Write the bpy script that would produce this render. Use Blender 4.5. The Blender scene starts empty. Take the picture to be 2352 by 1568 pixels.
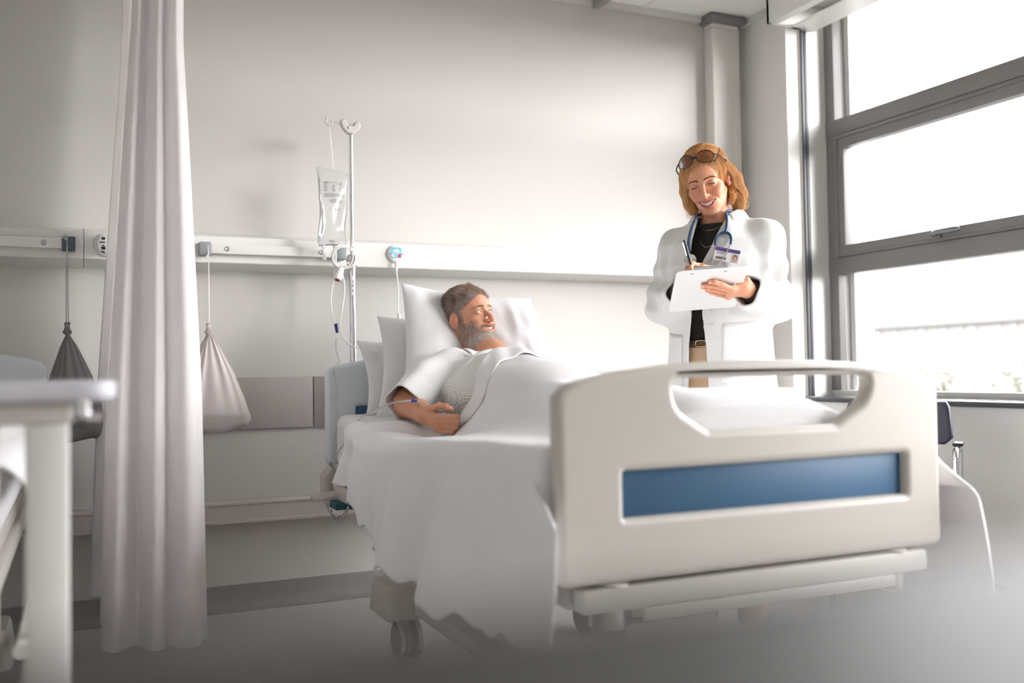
import bpy, bmesh, math, random
import numpy as np
from mathutils import Vector, Matrix

random.seed(7)
SC = bpy.context.scene
COL = SC.collection
PI = math.pi

# ------------------------------------------------------------------ camera, sky, sun, exposure
def make_camera():
    yaw, pit, rol = math.radians(24.276), math.radians(1.7245), math.radians(-0.913)
    f = Vector((math.sin(yaw) * math.cos(pit), math.cos(yaw) * math.cos(pit), math.sin(pit)))
    r = Vector((math.cos(yaw), -math.sin(yaw), 0.0))
    u = r.cross(f)
    c, s = math.cos(rol), math.sin(rol)
    r2 = r * c + u * s
    u2 = u * c - r * s
    cd = bpy.data.cameras.new('camera')
    co = bpy.data.objects.new('camera', cd)
    COL.objects.link(co)
    m = Matrix((r2, u2, -f)).transposed().to_4x4()
    m.translation = Vector((0, 0, 0.95))
    co.matrix_world = m
    cd.sensor_width = 36.0
    cd.lens = 33.75
    cd.clip_start = 0.02
    cd.dof.use_dof = True
    cd.dof.focus_distance = 3.42
    cd.dof.aperture_fstop = 1.65
    SC.camera = co

make_camera()
SC.view_settings.view_transform = 'Standard'
SC.view_settings.look = 'None'
SC.view_settings.gamma = 1.0
SC.view_settings.use_curve_mapping = False
SC.view_settings.exposure = 1.12
try:
    SC.cycles.use_denoising = True
    SC.cycles.max_bounces = 10
    SC.cycles.diffuse_bounces = 6
    SC.cycles.transparent_max_bounces = 16
    SC.cycles.caustics_reflective = False
    SC.cycles.caustics_refractive = False
    SC.cycles.sample_clamp_indirect = 6.0
except Exception:
    pass

def make_world():
    w = bpy.data.worlds.new('sky')
    SC.world = w
    w.use_nodes = True
    nt = w.node_tree
    bg = nt.nodes['Background']
    tc = nt.nodes.new('ShaderNodeTexCoord')
    sp = nt.nodes.new('ShaderNodeSeparateXYZ')
    rp = nt.nodes.new('ShaderNodeValToRGB')
    nt.links.new(tc.outputs['Generated'], sp.inputs[0])
    nt.links.new(sp.outputs['Z'], rp.inputs[0])
    rp.color_ramp.elements[0].position = 0.0
    rp.color_ramp.elements[0].color = (1.0, 0.985, 0.985, 1)
    rp.color_ramp.elements[1].position = 0.6
    rp.color_ramp.elements[1].color = (0.975, 0.97, 1.0, 1)
    nt.links.new(rp.outputs[0], bg.inputs['Color'])
    bg.inputs['Strength'].default_value = SKY

SKY = 7.5
SUN = 1.15
make_world()
sd = bpy.data.lights.new('sun', 'SUN')
so = bpy.data.objects.new('sun', sd)
COL.objects.link(so)
sd.energy = SUN
sd.angle = math.radians(19)
sd.color = (1.0, 0.97, 0.96)
so.location = (6, -3, 5)
so.rotation_euler = Vector((-0.64, 0.76, -0.12)).to_track_quat('-Z', 'Y').to_euler()
# the window opening is a portal: it only guides the sampling of the sky
pd = bpy.data.lights.new('window_portal', 'AREA')
po = bpy.data.objects.new('window_portal', pd)
COL.objects.link(po)
pd.shape = 'RECTANGLE'
pd.size = 4.1
pd.size_y = 1.95
po.location = (3.62, 1.62, 1.78)
po.rotation_euler = Vector((-1, 0, 0)).to_track_quat('-Z', 'Z').to_euler()
try:
    pd.cycles.is_portal = True
except Exception:
    COL.objects.unlink(po)

# ------------------------------------------------------------------ materials
MATS = {}
def lin(c):
    return tuple(((v / 12.92) if v <= 0.04045 else ((v + 0.055) / 1.055) ** 2.4) for v in c)
def rgb(r, g, b):
    return lin((r / 255, g / 255, b / 255))

def mat(name, col, rough=0.6, metal=0.0, var=0.03, vscale=6.0, bump=0.0, bscale=40.0, spec=0.5, sss=0.0, sheen=0.0,
        attr=None, trans=0.0, coat=0.0, stretch=None):
    """Principled material whose colour wanders a little with a noise texture (object space)."""
    if name in MATS:
        return MATS[name]
    m = bpy.data.materials.new(name)
    m.use_nodes = True
    nt = m.node_tree
    b = nt.nodes['Principled BSDF']
    tc = nt.nodes.new('ShaderNodeTexCoord')
    src = tc.outputs['Object']
    if stretch:
        mp = nt.nodes.new('ShaderNodeMapping')
        mp.inputs['Scale'].default_value = stretch
        nt.links.new(src, mp.inputs[0])
        src = mp.outputs[0]
    n = nt.nodes.new('ShaderNodeTexNoise')
    n.inputs['Scale'].default_value = vscale
    n.inputs['Detail'].default_value = 4
    nt.links.new(src, n.inputs['Vector'])
    mx = nt.nodes.new('ShaderNodeMix')
    mx.data_type = 'RGBA'
    mx.blend_type = 'MULTIPLY'
    mx.inputs[0].default_value = 1.0
    rp = nt.nodes.new('ShaderNodeValToRGB')
    rp.color_ramp.elements[0].color = (1 - var, 1 - var, 1 - var, 1)
    rp.color_ramp.elements[1].color = (1 + var, 1 + var, 1 + var, 1)
    rp.color_ramp.elements[0].position = 0.3
    rp.color_ramp.elements[1].position = 0.7
    nt.links.new(n.outputs['Fac'], rp.inputs[0])
    nt.links.new(rp.outputs[0], mx.inputs[7])
    if attr:
        a = nt.nodes.new('ShaderNodeAttribute')
        a.attribute_name = attr
        nt.links.new(a.outputs['Color'], mx.inputs[6])
    else:
        mx.inputs[6].default_value = (*col, 1)
    nt.links.new(mx.outputs[2], b.inputs['Base Color'])
    b.inputs['Roughness'].default_value = rough
    b.inputs['Metallic'].default_value = metal
    b.inputs['Specular IOR Level'].default_value = spec
    if sss:
        b.inputs['Subsurface Weight'].default_value = sss
        b.inputs['Subsurface Radius'].default_value = (1.0, 0.35, 0.2)
        b.inputs['Subsurface Scale'].default_value = 0.006
    if sheen:
        b.inputs['Sheen Weight'].default_value = sheen
    if coat:
        b.inputs['Coat Weight'].default_value = coat
    if trans:
        b.inputs['Transmission Weight'].default_value = trans
    if bump:
        n2 = nt.nodes.new('ShaderNodeTexNoise')
        n2.inputs['Scale'].default_value = bscale
        n2.inputs['Detail'].default_value = 3
        nt.links.new(src, n2.inputs['Vector'])
        bp = nt.nodes.new('ShaderNodeBump')
        bp.inputs['Strength'].default_value = bump
        bp.inputs['Distance'].default_value = 0.01
        nt.links.new(n2.outputs['Fac'], bp.inputs['Height'])
        nt.links.new(bp.outputs[0], b.inputs['Normal'])
    MATS[name] = m
    return m

def glass_mat(name, tint=(1, 1, 1), gloss=0.12, rough=0.02):
    """Thin clear sheet: lets light straight through with a fresnel reflection."""
    m = bpy.data.materials.new(name)
    m.use_nodes = True
    nt = m.node_tree
    nt.nodes.remove(nt.nodes['Principled BSDF'])
    out = nt.nodes['Material Output']
    t = nt.nodes.new('ShaderNodeBsdfTransparent')
    g = nt.nodes.new('ShaderNodeBsdfGlossy')
    g.inputs['Roughness'].default_value = rough
    t.inputs['Color'].default_value = (*tint, 1)
    fr = nt.nodes.new('ShaderNodeLayerWeight')
    fr.inputs['Blend'].default_value = gloss
    mx = nt.nodes.new('ShaderNodeMixShader')
    nt.links.new(fr.outputs['Fresnel'], mx.inputs[0])
    nt.links.new(t.outputs[0], mx.inputs[1])
    nt.links.new(g.outputs[0], mx.inputs[2])
    nt.links.new(mx.outputs[0], out.inputs['Surface'])
    return m

# ------------------------------------------------------------------ mesh collecting
class MB:
    def __init__(s):
        s.v = []
        s.f = []
        s.n = 0
    def add(s, v, f):
        v = np.asarray(v, float)
        s.v.append(v)
        for q in f:
            s.f.append(tuple(int(i) + s.n for i in q))
        s.n += len(v)
        return s
    def box(s, lo, hi):
        x0, y0, z0 = lo
        x1, y1, z1 = hi
        v = [(x0, y0, z0), (x1, y0, z0), (x1, y1, z0), (x0, y1, z0), (x0, y0, z1), (x1, y0, z1), (x1, y1, z1), (x0, y1, z1)]
        return s.add(v, [(0, 3, 2, 1), (4, 5, 6, 7), (0, 1, 5, 4), (1, 2, 6, 5), (2, 3, 7, 6), (3, 0, 4, 7)])
    def rbox(s, lo, hi, r=0.004, seg=2):
        bm = bmesh.new()
        bmesh.ops.create_cube(bm, size=1.0)
        lo, hi = np.array(lo, float), np.array(hi, float)
        c, d = (lo + hi) / 2, hi - lo
        for q in bm.verts:
            q.co = Vector(c + np.array(q.co) * d)
        r = min(r, d.min() * 0.49)
        bmesh.ops.bevel(bm, geom=list(bm.edges), offset=r, segments=seg, profile=0.5, affect='EDGES')
        bm.verts.index_update()
        v = [tuple(q.co) for q in bm.verts]
        f = [tuple(q.index for q in p.verts) for p in bm.faces]
        bm.free()
        return s.add(v, f)
    def tube(s, pts, rad, sides=10, caps=True, flat=1.0, closed=False):
        """Tube along a polyline; rad scalar or per point; flat squeezes one axis of the section."""
        P = np.asarray(pts, float)
        n = len(P)
        R = np.full(n, rad, float) if np.isscalar(rad) else np.asarray(rad, float)
        T = np.gradient(P, axis=0)
        if closed:
            T = np.roll(P, -1, 0) - np.roll(P, 1, 0)
        T /= np.linalg.norm(T, axis=1)[:, None] + 1e-12
        up = np.array([0, 0, 1.0]) if abs(T[0][2]) < 0.9 else np.array([1.0, 0, 0])
        N = np.zeros_like(P)
        a = up - T[0] * (up @ T[0])
        N[0] = a / np.linalg.norm(a)
        for i in range(1, n):
            a = N[i - 1] - T[i] * (N[i - 1] @ T[i])
            N[i] = a / (np.linalg.norm(a) + 1e-12)
        B = np.cross(T, N)
        th = np.arange(sides) * 2 * PI / sides
        v = (P[:, None, :] + R[:, None, None] * (np.cos(th)[None, :, None] * N[:, None, :] + flat * np.sin(th)[None, :, None] * B[:, None, :])).reshape(-1, 3)
        f = []
        m = n if closed else n - 1
        for i in range(m):
            j = (i + 1) % n
            for k in range(sides):
                k2 = (k + 1) % sides
                f.append((i * sides + k, i * sides + k2, j * sides + k2, j * sides + k))
        if caps and not closed:
            f.append(tuple(range(sides))[::-1])
            f.append(tuple((n - 1) * sides + k for k in range(sides)))
        return s.add(v, f)
    def cyl(s, a, b, ra, rb=None, sides=24):
        rb = ra if rb is None else rb
        return s.tube([a, b], [ra, rb], sides)
    def lathe(s, prof, org=(0, 0, 0), axis=(0, 0, 1), sides=28):
        """Profile of (radius, height) turned about axis from org."""
        ax = Vector(axis).normalized()
        q = Vector((0, 0, 1)).rotation_difference(ax).to_matrix()
        q = np.array(q)
        th = np.arange(sides) * 2 * PI / sides
        v = []
        for r, h in prof:
            for t in th:
                v.append(q @ np.array([r * math.cos(t), r * math.sin(t), h]) + np.array(org))
        f = []
        for i in range(len(prof) - 1):
            for k in range(sides):
                k2 = (k + 1) % sides
                f.append((i * sides + k, i * sides + k2, (i + 1) * sides + k2, (i + 1) * sides + k))
        f.append(tuple(range(sides))[::-1])
        f.append(tuple((len(prof) - 1) * sides + k for k in range(sides)))
        return s.add(v, f)
    def loft(s, rings, close=True, caps=True):
        rings = [np.asarray(r, float) for r in rings]
        m = len(rings[0])
        v = np.concatenate(rings)
        f = []
        for i in range(len(rings) - 1):
            for k in range(m if close else m - 1):
                k2 = (k + 1) % m
                f.append((i * m + k, i * m + k2, (i + 1) * m + k2, (i + 1) * m + k))
        if caps and close:
            f.append(tuple(range(m))[::-1])
            f.append(tuple((len(rings) - 1) * m + k for k in range(m)))
        return s.add(v, f)
    def grid(s, G):
        G = np.asarray(G, float)
        a, b = G.shape[:2]
        f = []
        for i in range(a - 1):
            for j in range(b - 1):
                f.append((i * b + j, i * b + j + 1, (i + 1) * b + j + 1, (i + 1) * b + j))
        return s.add(G.reshape(-1, 3), f)
    def ball(s, c, r, u=24, v=16):
        r = np.array([r, r, r], float) if np.isscalar(r) else np.array(r, float)
        rings = []
        for i in range(1, v):
            ph = PI * i / v
            rings.append([(c[0] + r[0] * math.sin(ph) * math.cos(t), c[1] + r[1] * math.sin(ph) * math.sin(t), c[2] - r[2] * math.cos(ph)) for t in np.arange(u) * 2 * PI / u])
        return s.loft(rings)
    def poly(s, pts, thick, frame):
        """Flat outline pts (2-D) extruded by thick along frame normal; frame=(origin, ux, uy)."""
        o, ux, uy = (np.array(a, float) for a in frame)
        nz = np.cross(ux, uy)
        n = len(pts)
        v = [o + ux * p[0] + uy * p[1] for p in pts] + [o + ux * p[0] + uy * p[1] + nz * thick for p in pts]
        f = [tuple(range(n))[::-1], tuple(range(n, 2 * n))] + [(i, (i + 1) % n, (i + 1) % n + n, i + n) for i in range(n)]
        return s.add(v, f)
    def xform(s, M):
        M = np.asarray(M, float)
        s.v = [a @ M[:3, :3].T + M[:3, 3] for a in s.v]
        return s
    def mesh(s, name):
        me = bpy.data.meshes.new(name)
        V = np.concatenate(s.v) if s.v else np.zeros((0, 3))
        me.from_pydata([tuple(a) for a in V], [], s.f)
        me.validate()
        me.update()
        return me
    def build(s, name, material, parent=None, smooth=True, angle=40, **kw):
        return link_mesh(name, s.mesh(name), material, parent, smooth, angle, **kw)

def shade(me, angle=40):
    if len(me.polygons) == 0:
        return
    me.polygons.foreach_set('use_smooth', [True] * len(me.polygons))
    if angle < 179:
        bm = bmesh.new()
        bm.from_mesh(me)
        lim = math.radians(angle)
        for e in bm.edges:
            e.smooth = not (len(e.link_faces) == 2 and e.calc_face_angle(0) > lim)
        bm.to_mesh(me)
        bm.free()

def link_mesh(name, me, material, parent=None, smooth=True, angle=40, recalc=True, label=None):
    if recalc:
        bm = bmesh.new()
        bm.from_mesh(me)
        bmesh.ops.recalc_face_normals(bm, faces=bm.faces)
        bm.to_mesh(me)
        bm.free()
    if smooth:
        shade(me, angle)
    if material is not None:
        me.materials.append(material)
    o = bpy.data.objects.new(name, me)
    COL.objects.link(o)
    if parent is not None:
        bpy.context.view_layer.update()
        o.parent = parent
        o.matrix_parent_inverse = parent_world(parent).inverted()
    if label:
        o['label'] = label
    return o

def parent_world(o):
    m = o.matrix_basis.copy()
    if o.parent:
        m = parent_world(o.parent) @ o.matrix_parent_inverse @ m
    return m

def tag(o, label, cat, group=None, kind=None):
    o['label'] = label
    o['category'] = cat
    if group:
        o['group'] = group
    if kind:
        o['kind'] = kind
    return o

def thing(name, label, cat, loc=(0, 0, 0), group=None):
    o = bpy.data.objects.new(name, None)
    COL.objects.link(o)
    o.location = loc
    o.empty_display_size = 0.05
    return tag(o, label, cat, group)

def struct(name, mb, m, parent=None, smooth=True, angle=40):
    o = mb.build(name, m, parent, smooth, angle)
    if parent is None:
        o['kind'] = 'structure'
    return o

def curve_plate(outlines, depth, bevel, res=4):
    """Filled plate from closed 2-D outlines (first outer, then holes) in x-y, rounded edges; returns a mesh."""
    cu = bpy.data.curves.new('plate', 'CURVE')
    cu.dimensions = '2D'
    cu.fill_mode = 'BOTH'
    for pts in outlines:
        sp = cu.splines.new('POLY')
        sp.points.add(len(pts) - 1)
        for p, q in zip(sp.points, pts):
            p.co = (q[0], q[1], 0, 1)
        sp.use_cyclic_u = True
    cu.extrude = max(depth / 2 - bevel, 0.0001)
    cu.bevel_depth = bevel
    cu.bevel_resolution = res
    cu.offset = -bevel
    o = bpy.data.objects.new('plate', cu)
    COL.objects.link(o)
    dg = bpy.context.evaluated_depsgraph_get()
    dg.update()
    me = bpy.data.meshes.new_from_object(o.evaluated_get(dg))
    bpy.data.objects.remove(o)
    bpy.data.curves.remove(cu)
    return me

def text_mesh(s, size, extrude=0.0003, align='CENTER'):
    cu = bpy.data.curves.new('text', 'FONT')
    cu.body = s
    cu.size = size
    cu.extrude = extrude
    cu.align_x = align
    cu.align_y = 'CENTER'
    o = bpy.data.objects.new('text', cu)
    COL.objects.link(o)
    dg = bpy.context.evaluated_depsgraph_get()
    dg.update()
    me = bpy.data.meshes.new_from_object(o.evaluated_get(dg))
    bpy.data.objects.remove(o)
    bpy.data.curves.remove(cu)
    return me

def place_mesh(me, o, ux, uy):
    """Move a mesh drawn in x-y onto the plane at o spanned by ux, uy."""
    ux, uy = Vector(ux).normalized(), Vector(uy).normalized()
    uz = ux.cross(uy).normalized()
    M = Matrix((ux, uy, uz)).transposed().to_4x4()
    M.translation = Vector(o)
    me.transform(M)
    return me

def mesh_to_mb(me):
    mb = MB()
    mb.add([tuple(v.co) for v in me.vertices], [tuple(p.vertices) for p in me.polygons])
    return mb

def smooth_path(pts, n=60):
    """Catmull-Rom through the points."""
    P = np.asarray(pts, float)
    P = np.vstack([2 * P[0] - P[1], P, 2 * P[-1] - P[-2]])
    m = len(P) - 3
    out = []
    for t in np.linspace(0, m - 1e-9, n):
        i = int(t)
        u = t - i
        a, b, c, d = P[i], P[i + 1], P[i + 2], P[i + 3]
        out.append(0.5 * (2 * b + (c - a) * u + (2 * a - 5 * b + 4 * c - d) * u * u + (3 * b - a - 3 * c + d) * u ** 3))
    return np.array(out)

def round_poly(pts, r, seg=6):
    """Round the corners of a 2-D polygon; r scalar or per corner."""
    n = len(pts)
    R = [r] * n if np.isscalar(r) else r
    out = []
    for i in range(n):
        p0, p, p1 = (np.array(pts[j % n], float) for j in (i - 1, i, i + 1))
        a, b = p0 - p, p1 - p
        la, lb = np.linalg.norm(a), np.linalg.norm(b)
        a, b = a / la, b / lb
        ang = math.acos(max(-1, min(1, a @ b)))
        rr = R[i]
        if rr <= 0 or ang > PI - 0.02:
            out.append(tuple(p))
            continue
        t = min(rr / math.tan(ang / 2), la * 0.49, lb * 0.49)
        s, e = p + a * t, p + b * t
        for k in range(seg + 1):
            u = k / seg
            out.append(tuple((1 - u) ** 2 * s + 2 * u * (1 - u) * p + u * u * e))
    return out

_rs = np.random.RandomState(3)
_WD = _rs.normal(size=(24, 3))
_WD /= np.linalg.norm(_WD, axis=1)[:, None]
_WP = _rs.uniform(0, 2 * PI, 24)
def wob(p, freq, k=0, n=6):
    """Smooth pseudo-noise in about -1..1: a sum of sines in fixed directions."""
    p = np.asarray(p, float)
    o = 0
    for i in range(n):
        j = (k * 5 + i) % 24
        o = o + np.sin((p @ _WD[j]) * freq * (0.7 + 0.13 * i) + _WP[j] + k + 1.3 * np.sin((p @ _WD[(j + 7) % 24]) * freq * 0.6 + _WP[(j + 3) % 24]))
    return o / (n * 0.62)
def sstep(a, b, x):
    t = np.clip((x - a) / (b - a), 0, 1)
    return t * t * (3 - 2 * t)
def gau(x, c, s):
    return np.exp(-((x - c) / s) ** 2)

# ------------------------------------------------------------------ implicit bodies
def smin(a, b, k):
    if k <= 0:
        return np.minimum(a, b)
    h = np.maximum(k - np.abs(a - b), 0) / k
    return np.minimum(a, b) - h * h * k * 0.25
def smax(a, b, k):
    return -smin(-a, -b, k)
def ell(p, c, r, R=None):
    q = p - np.asarray(c, float)
    if R is not None:
        q = q @ R
    r = np.asarray(r, float)
    k0 = np.linalg.norm(q / r, axis=-1)
    k1 = np.linalg.norm(q / (r * r), axis=-1) + 1e-9
    return np.where(k0 < 1e-6, -r.min(), k0 * (k0 - 1) / k1)
def cap(p, a, b, ra, rb=None):
    rb = ra if rb is None else rb
    a, b = np.asarray(a, float), np.asarray(b, float)
    ab = b - a
    L = ab @ ab + 1e-12
    t = np.clip(((p - a) @ ab) / L, 0, 1)
    return np.linalg.norm(p - a - t[..., None] * ab, axis=-1) - (ra + (rb - ra) * t)
def chain(p, pts, rads, k):
    d = None
    for i in range(len(pts) - 1):
        e = cap(p, pts[i], pts[i + 1], rads[i], rads[i + 1])
        d = e if d is None else smin(d, e, k)
    return d
def rot(ax, ang):
    return np.array(Matrix.Rotation(math.radians(ang), 3, ax))

def surface_net(fn, lo, hi, h, chunk=40, probe=1.0):
    """Closed surface of fn(points)<0 in the box lo..hi at cell size h, found block by block. fn must be roughly a distance."""
    lo = np.array(lo, float)
    nn = np.ceil((np.array(hi, float) - lo) / h).astype(int)
    K = nn + 4
    keyf = lambda i, j, k: (i.astype(np.int64) * K[1] + j) * K[2] + k
    VK, VP, FQ = [], [], []
    for i0 in range(0, nn[0], chunk):
        for j0 in range(0, nn[1], chunk):
            for k0 in range(0, nn[2], chunk):
                c = lo + h * (np.array([i0, j0, k0]) + chunk / 2)
                if abs(fn(c[None])[0]) > probe * h * (chunk / 2 + 2) * 1.75:
                    continue
                n = np.minimum(chunk, nn - [i0, j0, k0]) + 2
                ax = [lo[a] + h * (np.arange(n[a]) + [i0, j0, k0][a] - 1) for a in range(3)]
                X = np.stack(np.meshgrid(*ax, indexing='ij'), -1)
                D = fn(X.reshape(-1, 3)).reshape(tuple(n))
                S = D < 0
                if S.all() or not S.any():
                    continue
                cnt = np.zeros(tuple(n - 1), int)
                acc = np.zeros(tuple(n - 1) + (3,))
                ne = np.zeros(tuple(n - 1), int)
                cor = [(a, b, d) for a in (0, 1) for b in (0, 1) for d in (0, 1)]
                sl = lambda a, b, d, A: A[a:n[0] - 1 + a, b:n[1] - 1 + b, d:n[2] - 1 + d]
                for a, b, d in cor:
                    cnt += sl(a, b, d, S)
                act = (cnt > 0) & (cnt < 8)
                for (a, b, d) in cor:
                    for ax_ in range(3):
                        if (a, b, d)[ax_] == 1:
                            continue
                        e = [a, b, d]
                        e[ax_] = 1
                        s0, s1 = sl(a, b, d, S), sl(*e, S)
                        cr = (s0 != s1) & act
                        d0, d1 = sl(a, b, d, D), sl(*e, D)
                        t = np.where(cr, d0 / np.where(cr, d0 - d1, 1), 0)
                        off = np.array([a, b, d], float)
                        q = np.broadcast_to(off, acc.shape).copy()
                        q[..., ax_] += t
                        acc += q * cr[..., None]
                        ne += cr
                I = np.argwhere(act)
                pos = acc[act] / np.maximum(ne[act], 1)[:, None]
                gi = I + np.array([i0, j0, k0])           # shifted by one: index 0 is the cell before lo
                VK.append(keyf(gi[:, 0], gi[:, 1], gi[:, 2]))
                VP.append(lo + h * (gi - 1 + pos))
                # quads around each crossing grid edge owned by this block
                for ax_ in range(3):
                    u, w = [(1, 2), (2, 0), (0, 1)][ax_]
                    sh = [1, 1, 1]
                    A = S[1:-1 if True else None, 1:-1, 1:-1]
                    e = [slice(1, n[0] - 1), slice(1, n[1] - 1), slice(1, n[2] - 1)]
                    e2 = list(e)
                    e2[ax_] = slice(2, n[ax_])
                    s0, s1 = S[tuple(e)], S[tuple(e2)]
                    Q = np.argwhere(s0 != s1)
                    if not len(Q):
                        continue
                    fl = s0[tuple(Q.T)]
                    Q = Q + 1
                    cells = []
                    for du, dw in ((0, 0), (-1, 0), (-1, -1), (0, -1)):
                        c_ = Q.copy()
                        c_[:, u] += du
                        c_[:, w] += dw
                        c_ = c_ + np.array([i0, j0, k0])
                        cells.append(keyf(c_[:, 0], c_[:, 1], c_[:, 2]))
                    q = np.stack(cells, 1)
                    q[~fl] = q[~fl][:, ::-1]
                    FQ.append(q)
    VK, VP, FQ = np.concatenate(VK), np.concatenate(VP), np.concatenate(FQ)
    uk, first = np.unique(VK, return_index=True)
    V = VP[first]
    F = np.searchsorted(uk, FQ)
    ok = (F < len(uk)).all(1)
    F = F[ok]
    ok = (uk[F] == FQ[ok]).all(1)
    return V, F[ok]

def relax(V, F, it=2, lam=0.5):
    E = np.concatenate([F[:, [0, 1]], F[:, [1, 2]], F[:, [2, 3]], F[:, [3, 0]]])
    n = len(V)
    deg = np.bincount(E[:, 0], minlength=n) + np.bincount(E[:, 1], minlength=n)
    for _ in range(it):
        S = np.zeros_like(V)
        for a in range(3):
            S[:, a] = np.bincount(E[:, 0], V[E[:, 1], a], n) + np.bincount(E[:, 1], V[E[:, 0], a], n)
        V = V + lam * (S / np.maximum(deg, 1)[:, None] - V)
    return V

def np_mesh(name, V, F, colors=None):
    me = bpy.data.meshes.new(name)
    F = np.asarray(F)
    k = F.shape[1]
    me.vertices.add(len(V))
    me.vertices.foreach_set('co', np.asarray(V, np.float32).ravel())
    me.loops.add(F.size)
    me.loops.foreach_set('vertex_index', F.astype(np.int32).ravel())
    me.polygons.add(len(F))
    me.polygons.foreach_set('loop_start', np.arange(0, F.size, k, dtype=np.int32))
    me.polygons.foreach_set('use_smooth', [True] * len(F))
    me.update(calc_edges=True)
    me.validate()
    if colors is not None:
        a = me.color_attributes.new('tone', 'FLOAT_COLOR', 'POINT')
        c = np.ones((len(V), 4), np.float32)
        c[:, :3] = colors
        a.data.foreach_set('color', c.ravel())
    return me

def np_obj(name, V, F, material, parent=None, colors=None, label=None):
    return link_mesh(name, np_mesh(name, V, F, colors), material, parent, smooth=False, recalc=False, label=label)

def grad(fn, p, e=0.6):
    g = np.zeros_like(p)
    for a in range(3):
        d = np.zeros(3)
        d[a] = e
        g[:, a] = fn(p + d) - fn(p - d)
    return g / (np.linalg.norm(g, axis=1)[:, None] + 1e-9)

def strand_mesh(P, r0, r1, colors, sides=3):
    """P: (n strands, k points, 3) -> thin tapered prisms; colors per strand (n,3)."""
    n, k = P.shape[:2]
    T = np.gradient(P, axis=1)
    T /= np.linalg.norm(T, axis=2)[..., None] + 1e-12
    ref = np.where(np.abs(T[..., 2:3]) < 0.8, np.array([0, 0, 1.0]), np.array([1.0, 0, 0]))
    N = np.cross(T, ref)
    N /= np.linalg.norm(N, axis=2)[..., None] + 1e-12
    B = np.cross(T, N)
    r = np.linspace(0, 1, k)[None, :, None]
    rad = np.reshape(r0, (-1, 1, 1)) * (1 - r) + np.reshape(r1, (-1, 1, 1)) * r
    V = np.stack([P + rad * (math.cos(a) * N + math.sin(a) * B) for a in np.arange(sides) * 2 * PI / sides], 2).reshape(-1, 3)
    base = (np.arange(n) * k * sides)[:, None, None]
    i = np.arange(k - 1)[None, :, None] * sides
    j = np.arange(sides)[None, None, :]
    j2 = (j + 1) % sides
    F = np.stack([base + i + j, base + i + j2, base + i + sides + j2, base + i + sides + j], -1).reshape(-1, 4)
    C = np.repeat(colors, k * sides, axis=0)
    return V, F, C
# ------------------------------------------------------------------ the room
M_WALL = mat('wall_paint', rgb(197, 194, 190), 0.75, var=0.012, vscale=1.3, bump=0.04, bscale=220)
M_CEIL = mat('ceiling_tile', rgb(232, 232, 228), 0.85, var=0.02, vscale=30, bump=0.06, bscale=300)
M_FLOOR = mat('floor_vinyl', rgb(192, 187, 184), 0.32, var=0.06, vscale=35)
M_COVE = mat('cove_vinyl', rgb(140, 136, 134), 0.4, var=0.04, vscale=30)
M_GREYMET = mat('frame_grey', rgb(126, 123, 122), 0.45, var=0.02, vscale=9)
M_DARKTRIM = mat('dark_trim', rgb(72, 74, 80), 0.45, var=0.03)
M_LIGHTGREY = mat('light_grey_plastic', rgb(206, 206, 203), 0.45, var=0.015)
M_WHITE = mat('white_lacquer', rgb(226, 225, 222), 0.4, var=0.01)
M_PANEL = mat('bumper_panel', rgb(162, 154, 151), 0.6, var=0.02, vscale=12)
M_RAILW = mat('rail_white', rgb(228, 227, 223), 0.35, var=0.01)
M_CAPGREY = mat('end_cap_grey', rgb(140, 144, 146), 0.5, var=0.02)
M_CHROME = mat('chrome', rgb(222, 222, 224), 0.14, metal=1.0, var=0.01)
M_STEEL = mat('brushed_steel', rgb(190, 190, 192), 0.32, metal=1.0, var=0.03, vscale=60)
M_BLACK = mat('black_plastic', rgb(34, 36, 40), 0.4, var=0.02)
M_GLASS = glass_mat('window_glass', (0.985, 0.99, 0.985), 0.10)

CH = 2.745
struct('wall_back', MB().box((-2.2, 4.05, 0), (3.6, 4.25, CH)), M_WALL, smooth=False)
struct('floor', MB().box((-2.2, -2.4, -0.12), (3.45, 4.05, 0)), M_FLOOR, smooth=False)
struct('ceiling', MB().box((-2.2, -2.4, CH), (3.6, 4.05, CH + 0.12)), M_CEIL, smooth=False)
M_WALL2 = mat('wall_paint_far', rgb(238, 236, 234), 0.75, var=0.012, vscale=1.3)
struct('wall_left', MB().box((-2.4, -2.4, 0), (-2.2, 4.25, CH)), M_WALL2, smooth=False)
struct('wall_front', MB().box((-2.2, -2.6, 0), (3.6, -2.4, CH)), M_WALL2, smooth=False)
wr = MB()
wr.box((3.17, 3.70, 0), (3.60, 4.05, CH))            # solid corner return
wr.box((3.25, -2.4, 0), (3.52, 3.70, 0.775))         # below the window
wr.box((3.25, -2.4, 0.775), (3.52, -0.505, CH))       # solid towards the front of the room
struct('wall_right', wr, mat('wall_paint_window', rgb(226, 224, 221), 0.7, var=0.012, vscale=1.3), smooth=False)
wh = MB().box((3.34, -0.5, 2.735), (3.55, 3.70, 2.95))
struct('trim_2', wh, M_WALL, smooth=False)
# cove skirting along the back wall
cv = MB()
prof = [(4.049, 0.098), (4.043, 0.098), (4.041, 0.05), (4.034, 0.025), (4.018, 0.009), (3.99, 0.003), (3.99, 0.0005), (4.049, 0.0005)]
cv.loft([[(x, y, z) for y, z in prof] for x in (-2.19, 3.16)])
struct('baseboard_back', cv, M_COVE)
cr = MB()
cr.box((3.236, -2.3, 0.001), (3.249, 3.69, 0.09))
struct('baseboard_right', cr, M_COVE)
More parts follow.
